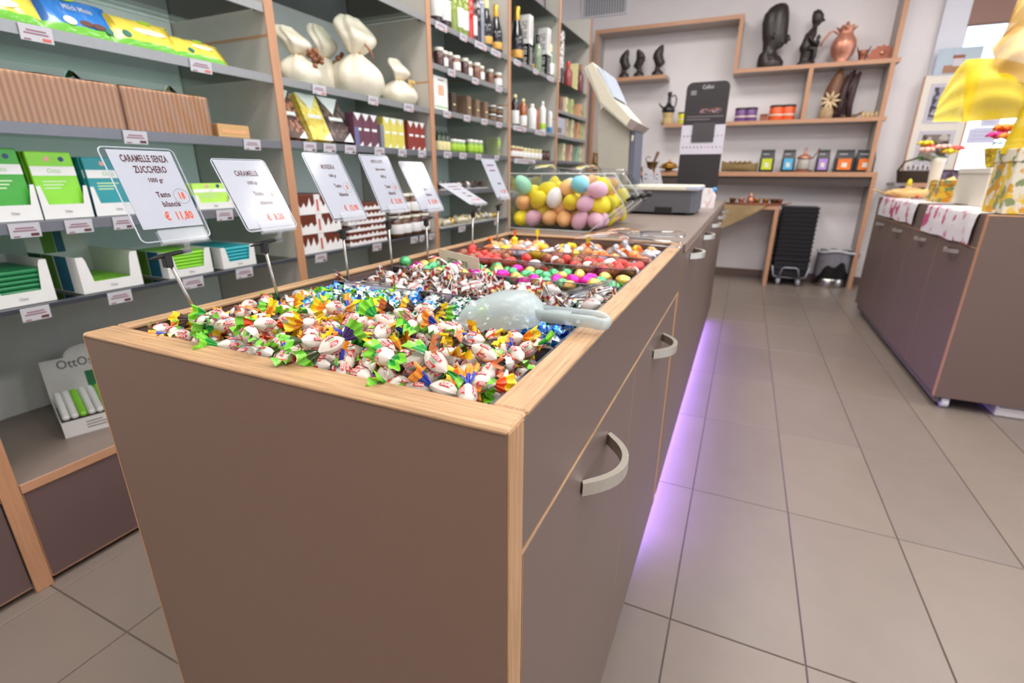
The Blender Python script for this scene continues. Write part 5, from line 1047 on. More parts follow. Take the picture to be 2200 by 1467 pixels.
# green jars
GJ = M('green_cream', (120, 160, 60), .3, coat=.4, var=.08); GLB = M('label_lime', (168, 206, 60), .5, var=.04); DGB = M('bottle_dark_green', (34, 56, 40), .15, coat=.5, var=.08)
for k, px in enumerate((942, 951, 960)): bottle('small dark green bottle with pale label, %s of three' % ('left', 'middle', 'right')[k], yx(px, 320, SF - .03), 1.1805, .105, .022, DGB, DGB, CCRM, 'oil', SF - .03, 'small green bottles', (.05, .5))
for k, (px, py) in enumerate(((974, 324), (984, 325), (992, 326), (1010, 327), (1020, 328), (1030, 329))): jar('pistachio cream jar with lime label, %s in the row' % ('first', 'second', 'third', 'fourth', 'fifth', 'sixth')[k], yx(px, py, SF - .03), 1.1805, .027, .072 + .01 * (k > 2), GJ, LBW, GLB, SF - .006, 'pistachio jars', .2)
carton('pistachio_box', 'tall grey-green box with lime label beside the pistachio jars', 'box', yl(1045, 329, .09), yx(1076, 331), 1.1805, .115, .09, M('box_sage', (150, 160, 120), .5, var=.04), [(.08, .92, .55, .85, GLB, 'label'), (.2, .35, .15, .35, CHOC, 'motif'), (.62, .78, .15, .35, CHOC, 'motif')])
# wrapped pieces on the two lower shelves
CHW = M('choc_wrap', (70, 46, 42), .3, coat=.4, var=.2, vs=50)
wp = MB(); wp.lathe([(.0005, -.024), (.012, -.018), (.019, 0), (.012, .018), (.0005, .024)], 10, 0, None, False); wpm = [wp.mesh('wrapped_praline', mm) for mm in (CHW, LBW, M('gold_wrap', (214, 176, 90), .3, .6, var=.1), M('cream_wrap', (226, 216, 190), .4, var=.06))]
rg = random.Random(5)
def praline_tray(label, y0, y1, z, n, mats_, words, group):
    t = thing('praline_tray', label, 'tray', (SF - .005, (y0 + y1) / 2, z + .0003)); w = y1 - y0; d = .16
    m = MB(); m.box(-d, 0, -w / 2, w / 2, 0, .003); m.build('base', CWH, t)
    for a in ((-d, 0, -w / 2, -w / 2 + .002), (-d, 0, w / 2 - .002, w / 2), (-.002, 0, -w / 2 + .002, w / 2 - .002), (-d, -d + .002, -w / 2 + .002, w / 2 - .002)): m = MB(); m.box(a[0], a[1], a[2], a[3], .0031, .030); m.build('wall', ACRYL, t)
    g = pile(n, SF - .005 - d + .004, SF - .009, y0 + .004, y1 - .004, z + .004, .0185, n, 80)
    for q in g:
        k = rg.choice(mats_); o = tag(put('wrapped_praline', wpm[k], None, tuple(q)), words % ('dark brown', 'white', 'gold', 'cream')[k], 'praline', group); rot_m(o, rg.uniform(0, 6), rg.uniform(0, 6), 0)
praline_tray('clear tray of dark wrapped pralines below the pistachio jars', yx(948, 405), yx(1050, 398), .97, 46, (0, 0, 0, 1), '%s wrapped praline in the upper clear tray', 'pralines in the upper tray')
praline_tray('clear tray of pale wrapped pralines behind the last price signs', yx(950, 488), yx(1075, 468), .756, 50, (1, 2, 3, 3), '%s wrapped praline in the lower clear tray', 'pralines in the lower tray')
# oil and condiment bottles in bay 4
for k, (px, py, h, r, g, c, l, lz, nm) in enumerate(((1109, 265, .215, .030, GDRK, CCRM, LBW, (.08, .5), 'dark condiment bottle with cream cap and white label'), (1126, 272, .205, .030, GAMB, CCRM, LBW, (.08, .42), 'amber oil bottle with cream cap and white label'), (1145, 278, .19, .036, LBW, LIDW, None, (0, 1), 'white ceramic bottle'), (1157, 279, .18, .018, GAMB, GAMB, None, (0, 1), 'slim amber bottle'), (1167, 281, .235, .028, LBW, LBW, GLB, (.10, .28), 'tall white bottle with green mark'), (1184, 283, .22, .028, LBW, LBW, M('label_blue', (70, 130, 190), .5, var=.04), (.04, .24), 'tall white bottle with blue base'))):
    bottle(nm + ' on the oil shelf', yx(px, py, SF - .03), 1.3925, h, r, g, c, l, 'oil', SF - .04, 'oil and condiment bottles', lz)
carton('leaflet', 'grey leaflet standing at the end of the oil shelf', 'leaflet', yx(1191, 284), yx(1211, 286), 1.3925, .14, .003, M('leaflet_grey', (176, 178, 190), .5, var=.05), [(.2, .6, .1, .4, M('leaflet_mark', (120, 110, 110), .5, var=.1), 'motif')], SF + .012)
for k in range(8):
    px = 1104 + k * 8.2; jar('small preserve jar with cream lid, %s in the row' % ('first', 'second', 'third', 'fourth', 'fifth', 'sixth', 'seventh', 'eighth')[k], yx(px, 340, SF - .02), 1.1705, .028, .085 - .004 * (k > 2), M('preserve_red', (140, 70, 44), .25, coat=.4, var=.1) if k < 3 else M('preserve_pale', (200, 184, 140), .25, coat=.4, var=.08), CCRM, LBW, SF - .01, 'small preserve jars', .2)
for k, px in enumerate((1171, 1179, 1187)): jar('dark preserve jar at the end of the preserve row, %s' % ('left', 'middle', 'right')[k], yx(px, 341, SF - .02), 1.1705, .028, .082, JAM, GBLK, None, SF - .01, 'dark preserve jars', .2)
# ---- bay 5: bottle boxes and pastel boxes
t = carton('bottle_box', 'white and black patterned tall bottle box on the far bay', 'box', yx(1212, 173) - .08, yx(1212, 173), 1.8105, .40, .09, patches('mono_print', (226, 222, 220), [(40, 38, 42)], 40), [(.1, .9, .02, .3, GBLK, 'dark_base')], SF - .01)
bottle('red liqueur bottle in the far bay', yx(1217, 176, SF - .03) + .08, 1.8105, .22, .04, M('liqueur_red', (150, 60, 62), .2, coat=.5, var=.1), GRED, None, 'wine', SF - .045)
carton('gift_box', 'cream box with dotted print in the far bay', 'box', yl(1221, 184, .10), yx(1243, 190), 1.8105, .235, .10, M('box_cream', (226, 218, 158), .5, var=.03), [(.15 + .4 * (q % 2), .35 + .4 * (q % 2), .15 + .27 * (q // 2), .25 + .27 * (q // 2), CHOC, 'motif') for q in range(6)], SF - .01)
for k, px in enumerate((1248, 1257)): bottle('maroon liqueur bottle in the far bay, %s' % ('left', 'right')[k], yx(px, 194, SF - .03), 1.8105, .255, .036, M('liqueur_maroon', (116, 56, 62), .2, coat=.5, var=.1), M('cap_copper', (160, 100, 70), .3, .4, var=.1), None, 'wine', SF - .045, 'maroon bottles')
BX = {'brown': (150, 110, 96), 'sage': (188, 196, 130), 'apricot': (226, 168, 130), 'moss': (170, 176, 120), 'cream': (224, 214, 176), 'rose': (226, 178, 156), 'mint': (164, 196, 168), 'sand': (206, 186, 150)}
for z, yb, cols in ((1.5905, 240, (('brown', 1205, 1211, .12), ('cream', 1212, 1222, .13), ('sage', 1223, 1234, .135), ('apricot', 1236, 1252, .125), ('moss', 1253, 1261, .11))), (1.3885, 295, (('sand', 1211, 1222, .16), ('cream', 1223, 1234, .165), ('apricot', 1236, 1247, .155), ('sage', 1249, 1261, .145))), (1.1785, 343, (('cream', 1203, 1216, .15), ('rose', 1218, 1231, .15), ('mint', 1233, 1246, .145), ('cream', 1248, 1262, .145)))):
    for q, (c, xl, xr, h) in enumerate(cols):
        carton('tea_box', '%s tea box with small mark, %s far-bay shelf, %s' % (c, {1.5905: 'upper', 1.3885: 'middle', 1.1785: 'lower'}[z], ('first', 'second', 'third', 'fourth', 'fifth')[q]), 'box', max(PY[5] + .022, min(yl(xl, yb + 1, .09), min(PY[6] - .024, yx(xr, yb + 3)) - .06)), min(PY[6] - .024, max(PY[5] + .075, yx(xr, yb + 3))), z, h, .09, M('tea_' + c, BX[c], .5, var=.04), [(.3, .7, .30, .58, M('tea_mark_' + c, tuple(int(v * .62) for v in BX[c]), .5, var=.08), 'label')], SF - .01, 'pastel tea boxes')
# ------------------------------------------------------------------ price tags clipped to the rails
PT = [((35, 45, 115, 85), 1.385, 'under the leftmost yellow packets'), ((405, 120, 455, 148), 1.385, 'under the rightmost yellow packet'), ((262, 280, 318, 303), 1.17, 'under the two kraft boxes'), ((522, 297, 560, 315), 1.17, 'under the small kraft box'),
      ((10, 468, 88, 495), .945, 'under the mid green bars'), ((133, 462, 200, 487), .945, 'under the light green bars'), ((237, 456, 285, 478), .945, 'under the teal bars'), ((460, 435, 500, 458), .945, 'under the lime bars'),
      ((40, 662, 115, 690), .745, 'under the dark green tray'), ((228, 628, 288, 653), .745, 'under the nearly empty tray'), ((390, 597, 440, 618), .745, 'under the light green tray'), ((505, 577, 545, 595), .745, 'under the turquoise tray'),
      ((670, 178, 700, 193), 1.385, 'under the left satin bag'), ((790, 203, 812, 215), 1.385, 'under the tallest satin bag'), ((867, 217, 888, 230), 1.385, 'under the small satin bag'),
      ((651, 304, 680, 320), 1.175, 'under the hazelnut bar'), ((694, 308, 722, 324), 1.175, 'under the large yellow bar'), ((740, 311, 765, 326), 1.175, 'under the black nut bar'), ((804, 314, 826, 328), 1.175, 'under the aubergine boxes'), ((855, 317, 873, 330), 1.175, 'under the straw boxes'), ((898, 319, 915, 332), 1.175, 'under the brick red boxes'),
      ((676, 545, 703, 560), .745, 'under the wide cake boxes'), ((800, 524, 820, 538), .745, 'under the flat cake boxes'), ((882, 508, 898, 520), .745, 'under the spread jars, left'), ((901, 505, 912, 516), .745, 'under the spread jars, right'), ((921, 500, 934, 513), .745, 'at the right end of the spread jar rail'),
      ((962, 142, 978, 155), 1.605, 'under the first jam jars'), ((1014, 165, 1028, 175), 1.605, 'under the middle jam jars'), ((1065, 183, 1078, 193), 1.605, 'under the last jam jars'),
      ((952, 236, 968, 245), 1.39, 'under the orange-print card'), ((996, 243, 1010, 255), 1.39, 'under the woven boxes'), ((1034, 252, 1047, 262), 1.39, 'under the third woven box'), ((1066, 258, 1078, 268), 1.39, 'under the patterned tins'),
      ((953, 324, 970, 337), 1.18, 'under the small green bottles'), ((987, 327, 1002, 338), 1.18, 'under the first pistachio jars'), ((1022, 330, 1034, 340), 1.18, 'under the last pistachio jars'), ((1062, 333, 1072, 342), 1.18, 'under the sage box'),
      ((935, 42, 960, 58), 1.805, 'under the first wine bottles'), ((988, 70, 1003, 82), 1.805, 'under the green bottles'), ((1020, 85, 1045, 98), 1.805, 'under the slim bottles'), ((1055, 102, 1075, 116), 1.805, 'under the sparkling bottles'),
      ((985, 485, 1000, 497), .755, 'under the pale pralines'), ((1062, 470, 1070, 482), .755, 'right of the pale pralines'), ((1104, 128, 1118, 138), 1.81, 'under the far gold-necked bottle'), ((1146, 146, 1156, 154), 1.81, 'under the first spumante box'), ((1176, 158, 1190, 166), 1.81, 'under the second spumante box'),
      ((1103, 266, 1130, 275), 1.392, 'under the condiment bottles'), ((1150, 276, 1172, 284), 1.392, 'under the white bottles'), ((1105, 342, 1150, 349), 1.17, 'under the preserve jars')]
for (xa, ya, xb, yb), z, ds in PT:
    X = SX + .0005; y0, y1 = onx(xa, ya, X).y, onx(xb, yb, X).y; w = y1 - y0; h = .038 if z < 1.0 or w > .06 else .034
    t = thing('price_tag', 'white price tag ' + ds, 'price tag', (X - .0015, (y0 + y1) / 2, z - .030), 0, 'price tags on the shelf rails')
    m = MB(); m.box(0, .0012, -w / 2, w / 2, -.006, h - .010, b=.0003, T=Matrix.Rotation(.10, 4, 'Y')); cdd = m.build('card', WHITEC, t)
    m = MB()
    Tt = Matrix.Rotation(.10, 4, 'Y')
    for (a, b_, c, d_) in ((.2, .8, .70, .80), (.12, .86, .52, .62), (.1, .3, .14, .24)): m.box(.0013, .0015, w * (a - .5), w * (b_ - .5), -.006 + h * .9 * c - .003, -.006 + h * .9 * d_ - .003, T=Tt)
    o = m.build('faded_print', M('tag_print', (150, 110, 122), .7, var=.05), cdd); o['kind'] = 'stuff'
    m = MB(); m.box(.0013, .0015, w * .15, w * .42, -.006 + h * .08, -.006 + h * .26, T=Tt); m.build('price_print', M('tag_price_red', (214, 110, 96), .7, var=.05) if z > 1.38 else BROWNT, cdd)
# ------------------------------------------------------------------ objects on the back wall shelves
def loft(sec, seg=18, m=0, mb=None, T=None):
    """ellipse sections (z, cx, cy, rx, ry) joined into one closed skin"""
    mb = mb or MB(); vs = []; n = len(sec)
    o = len(mb.v)
    for z, cx, cy, rx, ry in sec:
        for k in range(seg): a = 2 * PI * k / seg; vs.append((cx + rx * math.cos(a), cy + ry * math.sin(a), z))
    mb.add(vs, [], m, True, T)
    for i in range(n - 1):
        for k in range(seg): mb.f.append([o + i * seg + k, o + i * seg + (k + 1) % seg, o + (i + 1) * seg + (k + 1) % seg, o + (i + 1) * seg + k]); mb.m.append(m); mb.s.append(True)
    mb.f.append([o + k for k in range(seg)][::-1]); mb.m.append(m); mb.s.append(False); mb.f.append([o + (n - 1) * seg + k for k in range(seg)]); mb.m.append(m); mb.s.append(True)
    return mb
EBONY = M('ebony_wood', (44, 34, 32), .35, var=.2, vs=60, bump=.2)
def smooth_sec(sec, n=3):
    out = []
    for i in range(len(sec) - 1):
        for q in range(n):
            t = q / n; t2 = t * t * (3 - 2 * t); out.append(tuple(a + (b - a) * (t if j == 0 else t2) for j, (a, b) in enumerate(zip(sec[i], sec[i + 1]))))
    out.append(sec[-1]); return out
def bust(label, x, z, h, face, mirror=1, name='carved_bust', crest=1., group=None, Y=5.80, wide=1.):
    """carved head with swept headdress; faces +x (mirror 1) or -x"""
    s = h; k = mirror
    sec = [(0, 0, 0, .20, .15), (.06, 0, 0, .21, .15), (.14, 0, 0, .19, .13), (.20, -.01, 0, .11, .09), (.27, -.02, 0, .085, .08), (.33, .03, 0, .12, .10), (.38, .05, 0, .155, .115), (.46, .03, 0, .17, .125), (.55, .0, 0, .18, .13), (.62, -.03, 0, .18, .13), (.72, -.03, 0, .17, .12 * crest), (.82, -.00, 0, .15, .11 * crest), (.92, .05, 0, .10, .08 * crest), (.98, .08, 0, .055, .05), (1, .09, 0, .01, .01)]
    if wide != 1: sec = [(0, 0, 0, .21, .16), (.09, 0, 0, .215, .16), (.16, -.04, 0, .19, .14), (.22, -.10, 0, .15, .12), (.28, -.08, 0, .115, .11), (.33, .0, 0, .13, .11), (.40, .05, 0, .155, .12), (.50, .02, 0, .165, .13), (.60, .0, 0, .17, .13), (.72, -.02, 0, .172, .13), (.84, -.02, 0, .16, .12), (.93, .02, 0, .125, .10), (.98, .05, 0, .08, .07), (1, .06, 0, .02, .02)]
    t = thing(name, label, 'statue', (x, Y, z), 0, group)
    mb = loft([(a * s, k * b * s * (1 if wide == 1 else .5), c * s, d * s * (wide if a > .3 else 1), e * s) for a, b, c, d, e in smooth_sec(sec)], 18)
    mb.build('head', EBONY, t)
    m = MB(); m.tube([(k * .155 * s, 0, .53 * s), (k * .188 * s * wide, 0, .475 * s), (k * .205 * s * wide, 0, .44 * s), (k * .18 * s, 0, .425 * s)], [.02 * s, .03 * s, .036 * s, .03 * s], 8); m.build('nose', EBONY, t)
    m = MB(); m.tube([(k * .18 * s, -.045 * s, .385 * s), (k * .21 * s, 0, .388 * s), (k * .18 * s, .045 * s, .385 * s)], [.01 * s, .022 * s, .01 * s], 8); m.build('lips', EBONY, t)
    for sy in (-1, 1):
        m = MB(); m.tube([(k * .0 * s, sy * .125 * s, .43 * s), (k * -.02 * s, sy * .14 * s, .48 * s), (k * .0 * s, sy * .128 * s, .53 * s)], [.012 * s, .025 * s, .012 * s], 8); m.build('ear', EBONY, t)
        m = MB(); m.lathe([(.0005, -.016 * s), (.014 * s, 0), (.0005, .016 * s)], 8, 0, Matrix.Translation((k * .165 * s, sy * .06 * s, .50 * s)) @ Matrix.Rotation(PI / 2, 4, 'X')); m.build('eye', EBONY, t)
    for q in range(3 if wide == 1 else 0):
        zq = .60 + .10 * q; i_ = min(range(len(sec)), key=lambda i: abs(sec[i][0] - zq)); _, bx2, _, dx2, ey2 = sec[i_]; wf = wide if wide != 1 else 1.; of = .5 if wide != 1 else 1.
        m = MB(); m.tube([(k * bx2 * of * s + dx2 * wf * 1.0 * s * math.cos(a), ey2 * s * math.sin(a), (sec[i_][0] + .03 * math.cos(a) * k) * s) for a in [2 * PI * w / 20 for w in range(20)]], .011 * s, 6, 0, None, True); m.build('headdress_band', EBONY, t)
def bx_(x, y, Y=5.80): return ony(x, y, Y).x
BU = 'three small dark busts on the short shelf'
bust('small dark carved bust with tall headdress, left of three', bx_(1341, 150), 2.0205, .27, 1, 1, 'carved_bust', .9, BU)
bust('small slim dark carved bust, middle of three', bx_(1373, 150), 2.0205, .265, 1, -1, 'carved_bust', .55, BU)
bust('small dark carved bust with tall headdress, right of three', bx_(1413, 150), 2.0205, .285, 1, 1, 'carved_bust', .95, BU)
bust('large black carved bust with swept-back hair on the upper shelf', bx_(1655, 130), 2.0205, .53, 1, 1, 'carved_bust', 1.1, None, 5.80, 1.22)
t = thing('carved_figure', 'black carved seated figure holding a child on the upper shelf', 'statue', (bx_(1735, 128), 5.80, 2.0205)); s = .45
mb = loft([(a * s, b * s, c * s, d * s, e * s) for a, b, c, d, e in smooth_sec([(0, -.03, 0, .16, .12), (.05, -.03, 0, .16, .12), (.09, -.05, 0, .10, .09), (.22, -.04, 0, .11, .10), (.33, -.07, 0, .12, .12), (.45, -.05, 0, .10, .11), (.56, -.02, 0, .105, .13), (.64, .01, 0, .07, .08), (.69, .03, 0, .048, .05), (.73, .05, 0, .07, .06), (.80, .06, 0, .105, .085), (.89, .05, 0, .105, .09), (.96, .03, 0, .075, .07), (1, .03, 0, .01, .01)])], 18)
mb.build('body', EBONY, t)
for sy in (-1, 1):
    m = MB(); m.tube([(-.02 * s, sy * .13 * s, .58 * s), (-.03 * s, sy * .16 * s, .46 * s), (.07 * s, sy * .12 * s, .38 * s), (.13 * s, sy * .05 * s, .40 * s)], [.04 * s, .036 * s, .03 * s, .025 * s], 8); m.build('arm', EBONY, t)
    m = MB(); m.tube([(-.04 * s, sy * .07 * s, .30 * s), (.10 * s, sy * .09 * s, .28 * s), (.10 * s, sy * .08 * s, .14 * s), (.08 * s, sy * .07 * s, .06 * s), (.13 * s, sy * .07 * s, .055 * s)], [.06 * s, .05 * s, .04 * s, .03 * s, .025 * s], 8); m.build('leg', EBONY, t)
m = MB(); loft([(.32 * s, .11 * s, 0, .04 * s, .05 * s), (.40 * s, .12 * s, 0, .05 * s, .06 * s), (.46 * s, .12 * s, 0, .03 * s, .03 * s), (.50 * s, .13 * s, 0, .045 * s, .045 * s), (.55 * s, .13 * s, 0, .01 * s, .01 * s)], 12, 0, m); m.build('child', EBONY, t)
m = MB(); m.tube([(.15 * s, 0, .83 * s), (.18 * s, 0, .79 * s), (.15 * s, 0, .77 * s)], [.012 * s, .02 * s, .01 * s], 6); m.build('nose', EBONY, t)
COP = M('copper', (206, 142, 118), .38, .6, var=.1, vs=30); COPD = M('copper_dark', (150, 92, 74), .4, .7, var=.15, vs=50)
t = thing('copper_jug', 'polished copper jug with ruffled rim and raised spout', 'jug', (bx_(1808, 122), 5.80, 2.0205)); h = .30
m = MB(); m.lathe([(.055, 0), (.062, .006), (.050, .02), (.085, .07), (.098, .13), (.090, .18), (.060, .225), (.052, .245), (.066, .27), (.074, .283)], 24, 0, None, True); m.v = [Vector((v.x * (1 + .03 * math.cos(8 * math.atan2(v.y, v.x)) + (.18 * math.cos(6 * math.atan2(v.y, v.x)) if v.z > .262 else 0)), v.y * (1 + .03 * math.cos(8 * math.atan2(v.y, v.x))), v.z + (.012 * math.cos(6 * math.atan2(v.y, v.x)) if v.z > .262 else 0))) for v in m.v]; m.build('body', COP, t)
m = MB(); m.tube([(-.06, 0, .235), (-.10, 0, .265), (-.13, 0, .25), (-.165, 0, .20), (-.185, 0, .15)], [.008, .009, .011, .010, .007], 8); m.build('handle', COP, t)
m = MB(); m.lathe([(.0005, .285), (.03, .285), (.022, .30), (.012, .305), (.016, .32), (.0005, .33)], 14); m.build('lid', COP, t)
t = thing('copper_cup', 'small dark copper cup with two pointed ears on the upper shelf', 'cup', (bx_(1853, 120), 5.80, 2.0205)); m = MB(); m.lathe([(.03, 0), (.026, .012), (.034, .05), (.042, .085), (.040, .088), (.032, .05)], 16); m.build('body', COPD, t)
for sx in (-1, 1): m = MB(); m.tube([(sx * .034, 0, .08), (sx * .046, 0, .105), (sx * .05, 0, .125)], [.009, .006, .002], 8); m.build('ear', COPD, t)
t = thing('copper_ornament', 'fan-shaped carved copper ornament at the right of the upper shelf', 'ornament', (bx_(1894, 118), 5.80, 2.0205))
pts = [(-.115, 0), (.115, 0)] + [((.115 - .012 * (q % 2)) * math.cos(PI * q / 16), (.115 - .012 * (q % 2)) * math.sin(PI * q / 16) + .008) for q in range(0, 17)]
m = MB(); m.prism(pts, -.015, .015, 'y'); m.build('fan', COPD, t); m = MB(); m.lathe([(.0005, -.02), (.022, -.02), (.022, -.0155)], 14, 0, Matrix.Translation((0, 0, .06)) @ Matrix.Rotation(-PI / 2, 4, 'X')); m.v = [Vector((v.x, -abs(v.y) , v.z)) for v in m.v]; m.build('boss', COP, t)
# middle shelf
Z2 = 1.5605
JB = M('black_clay', (26, 25, 26), .3, var=.15, vs=50, coat=.3); STRAW = wave('straw_weave', (222, 196, 142), (170, 136, 88), 'z', .012, .8, .7)
t = thing('coffee_pot', 'black clay coffee pot with long neck on a straw ring', 'coffee pot', (bx_(1434, 258), 5.80, Z2))
m = MB(); m.lathe([(.062, 0), (.066, .01), (.050, .05), (.046, .075), (.062, .105), (.06, .108), (.040, .08)], 20); m.build('straw_ring', STRAW, t)
m = MB(); m.lathe([(.01, .095), (.045, .10), (.068, .125), (.062, .155), (.030, .185), (.018, .21), (.016, .26), (.022, .285), (.024, .30), (.010, .31)], 20); m.build('body', JB, t)
m = MB(); m.tube([(.018, 0, .265), (.055, 0, .275), (.072, 0, .235), (.066, 0, .18), (.055, 0, .16)], .007, 8); m.build('handle', JB, t); m = MB(); m.tube([(-.05, 0, .155), (-.082, 0, .18), (-.10, 0, .205)], [.012, .009, .006], 8); m.build('spout', JB, t)
def tin(label, px, py, r, h, mat, z=Z2, group=None, Y=5.80, lidm=None):
    return lathe_thing('tin', label, 'tin', [('body', mat, [(r, 0), (r * 1.02, .003), (r * 1.02, h * .85), (r, h * .86)]), ('lid', lidm or M('tin_lid_dark', (60, 52, 54), .3, .5, var=.05), [(r * 1.03, h * .86), (r * 1.05, h * .87), (r * 1.05, h * .98), (r * 1.0, h)]), ('label', M('tin_label_' + label.split()[0], (226, 206, 190), .5, var=.1), [(r * 1.02 + .0004, h * .30), (r * 1.02 + .0006, h * .31), (r * 1.02 + .0006, h * .40), (r * 1.02 + .0004, h * .41)])], None, None, (bx_(px, py, Y), Y, z), group)
tin('yellow coffee tin half hidden by the black display', 1467, 256, .050, .108, M('tin_yellow', (222, 214, 40), .35, var=.04))
PURT = M('tin_purple', (112, 72, 130), .35, var=.05); ORT = M('tin_orange', (232, 92, 34), .35, var=.05)
tin('purple coffee tin, left of the pair', 1591, 253, .056, .125, PURT, group='purple tins'); tin('purple coffee tin, right of the pair', 1612, 252, .056, .125, PURT, group='purple tins')
tin('orange coffee tin, left of the pair', 1667, 251, .064, .135, ORT, group='orange tins'); tin('orange coffee tin, right of the pair', 1691, 250, .062, .135, ORT, group='orange tins')
t = thing('copper_box', 'small copper box between the purple and orange tins', 'box', (bx_(1641, 252), 5.80, Z2)); m = MB(); m.box(-.033, .033, -.03, .03, 0, .048, b=.003); m.build('body', COPD, t); m = MB(); m.box(-.035, .035, -.032, .032, .0485, .062, b=.003); m.build('lid', COPD, t)
t = thing('leaf_ornament', 'brown wooden leaf ornament with dried flowers at its foot', 'ornament', (bx_(1774, 246), 5.80, Z2))
LEAF = wood('leaf_wood', (120, 78, 52), 'z', .7)
m = MB(); m.grid(lambda u, v: ((v - .5) * .14 * math.sin(PI * (.04 + .93 * u)) ** .8 + .055 * u, -.05 * (1 - (2 * v - 1) ** 2) * math.sin(PI * u), .02 + .40 * u), 14, 8); m.grid(lambda u, v: ((v - .5) * .14 * math.sin(PI * (.04 + .93 * u)) ** .8 + .055 * u, .008 - .05 * (1 - (2 * v - 1) ** 2) * math.sin(PI * u), .02 + .40 * u), 14, 8); m.build('leaf', LEAF, t)
DRY = M('dried_petals', (214, 190, 150), .8, var=.15, vs=60)
for q in range(9):
    a = q * 2 * PI / 9; m = MB(); m.tube([(.01, -.03, .15), (.01 + .05 * math.cos(a), -.045, .15 + .05 * math.sin(a)), (.01 + .085 * math.cos(a), -.05, .15 + .085 * math.sin(a))], [.008, .013, .003], 6); m.build('petal', DRY, t)
m = MB(); m.lathe([(.05, 0), (.055, .004), (.062, .05), (.05, .10), (.045, .102)], 14); m.build('pot', M('pot_tan', (176, 146, 110), .6, var=.2, vs=40), t)
t = thing('root_sculpture', 'dark knotted root sculpture on the middle shelf', 'sculpture', (bx_(1810, 244), 5.80, Z2))
for q in range(5):
    r_ = random.Random(q + 3); x0_ = (q - 2) * .022; m = MB(); m.tube([(x0_ * 1.2, 0, 0), (x0_ + r_.uniform(-.03, .03), r_.uniform(-.03, .03), .12), (x0_ * .8 + r_.uniform(-.03, .03), r_.uniform(-.03, .03), .25), (x0_ + .03, r_.uniform(-.02, .02), .36 + .02 * (q % 3))], [.022, .030, .026, .012], 8); m.build('root', M('root_dark', (58, 36, 36), .5, var=.3, vs=40, bump=.3), t)
HORN = M('horn', (196, 168, 120), .4, var=.2, vs=20)
t = thing('horn_row', 'curved horn with pale shell tips along the middle shelf', 'horn', (bx_(1845, 247), 5.80, Z2))
m = MB(); m.tube([(-.19, 0, .06), (-.16, 0, .022), (-.10, 0, .016), (-.02, 0, .022), (.04, 0, .055)], [.024, .022, .018, .014, .006], 10); m.build('horn', M('horn_brown', (120, 92, 66), .4, var=.2, vs=20), t)
for q in range(5): m = MB(); m.lathe([(.0005, 0), (.020, .003), (.016, .028), (.006, .05), (.0005, .055)], 10, 0, Matrix.Translation((.03 + q * .034, -.02, 0))); m.build('shell', HORN, t)
# desk level
Z1 = 1.0925
BAGK = M('coffee_bag_black', (34, 34, 38), .4, var=.1, vs=30)
def coffee_bag(label, xl, xr, mat, group):
    a, b = bx_(xl, 360), bx_(xr, 360); w = b - a; h = ony(xl, 322, 5.80).z - Z1
    t = thing('coffee_bag', label, 'coffee bag', ((a + b) / 2, 5.80, Z1), 0, group)
    m = MB(); loftp = [(0, .5, .045), (.02, .5, .05), (h * .6, .5, .047), (h * .88, .47, .022), (h * .90, .47, .008), (h, .47, .006)]
    vs = []; fs = []
    for z, f, d in loftp: vs += [(-w * f, -d, z), (w * f, -d, z), (w * f, d, z), (-w * f, d, z)]
    for i in range(len(loftp) - 1):
        for k in range(4): fs.append([i * 4 + k, i * 4 + (k + 1) % 4, i * 4 + 4 + (k + 1) % 4, i * 4 + 4 + k])
    fs += [[3, 2, 1, 0], [20, 21, 22, 23]]; m.add(vs, fs); bb = m.build('bag', BAGK, t)
    m = MB(); m.box(-w * .35, w * .35, -.0512, -.0502, h * .10, h * .60); lb_ = m.build('label', mat, bb)
    m = MB(); m.box(-w * .14, w * .14, -.0518, -.0513, h * .22, h * .42); m.build('print', M('bag_print', (230, 226, 210), .6, var=.2, vs=60), bb)
    m = MB(); m.box(-w * .34, w * .1, -.030, -.0285, h * .78, h * .82, T=Matrix.Translation((0, -.004, 0))); m.build('text_line', M('bag_text', (190, 188, 190), .6, var=.05), bb)
CG = 'black coffee bags on the long desk'
for lab, xl, xr, c in (('black coffee bag with yellow-green label', 1630, 1661, (206, 214, 40)), ('black coffee bag with sky blue label', 1677, 1705, (84, 180, 222)), ('black coffee bag with lilac label', 1751, 1778, (180, 140, 210)), ('black coffee bag with orange label, left one', 1790, 1831, (238, 124, 44)), ('black coffee bag with orange label, right one', 1834, 1875, (236, 120, 40))):
    coffee_bag(lab, xl, xr, M('bag_label_' + lab.split()[-2] + lab.split()[-1], c, .5, var=.06, vs=20), CG)
t = thing('lantern', 'small copper and glass lantern between the coffee bags', 'lantern', (bx_(1725, 358), 5.80, Z1))
m = MB(); m.lathe([(.085, 0), (.088, .008), (.06, .018), (.055, .024)], 20); m.build('base', COPD, t); m = MB(); m.lathe([(.052, .025), (.055, .03), (.055, .115), (.05, .12)], 18); m.build('glass', M('lantern_glass', (206, 200, 188), .15, alpha=.6, coat=.5), t)
m = MB(); m.lathe([(.064, .121), (.066, .13), (.045, .15), (.018, .16), (.012, .175), (.016, .185), (.0005, .195)], 18); m.build('roof', COP, t); m = MB(); m.tube([(.012 * math.cos(a * PI / 6), 0, .205 + .012 * math.sin(a * PI / 6)) for a in range(12)], .0025, 6, 0, None, True); m.build('ring', COPD, t)
m = MB(); m.tube([(.066, 0, .12), (.09, 0, .16), (.115, 0, .21)], [.006, .005, .008], 6); m.build('arm', COPD, t)
t = thing('woven_boat', 'boat-shaped woven basket on the long desk', 'basket', (bx_(1588, 360), 5.80, Z1)); WV = wave('boat_weave', (176, 150, 100), (120, 96, 60), 'x', .018, .8, .8)
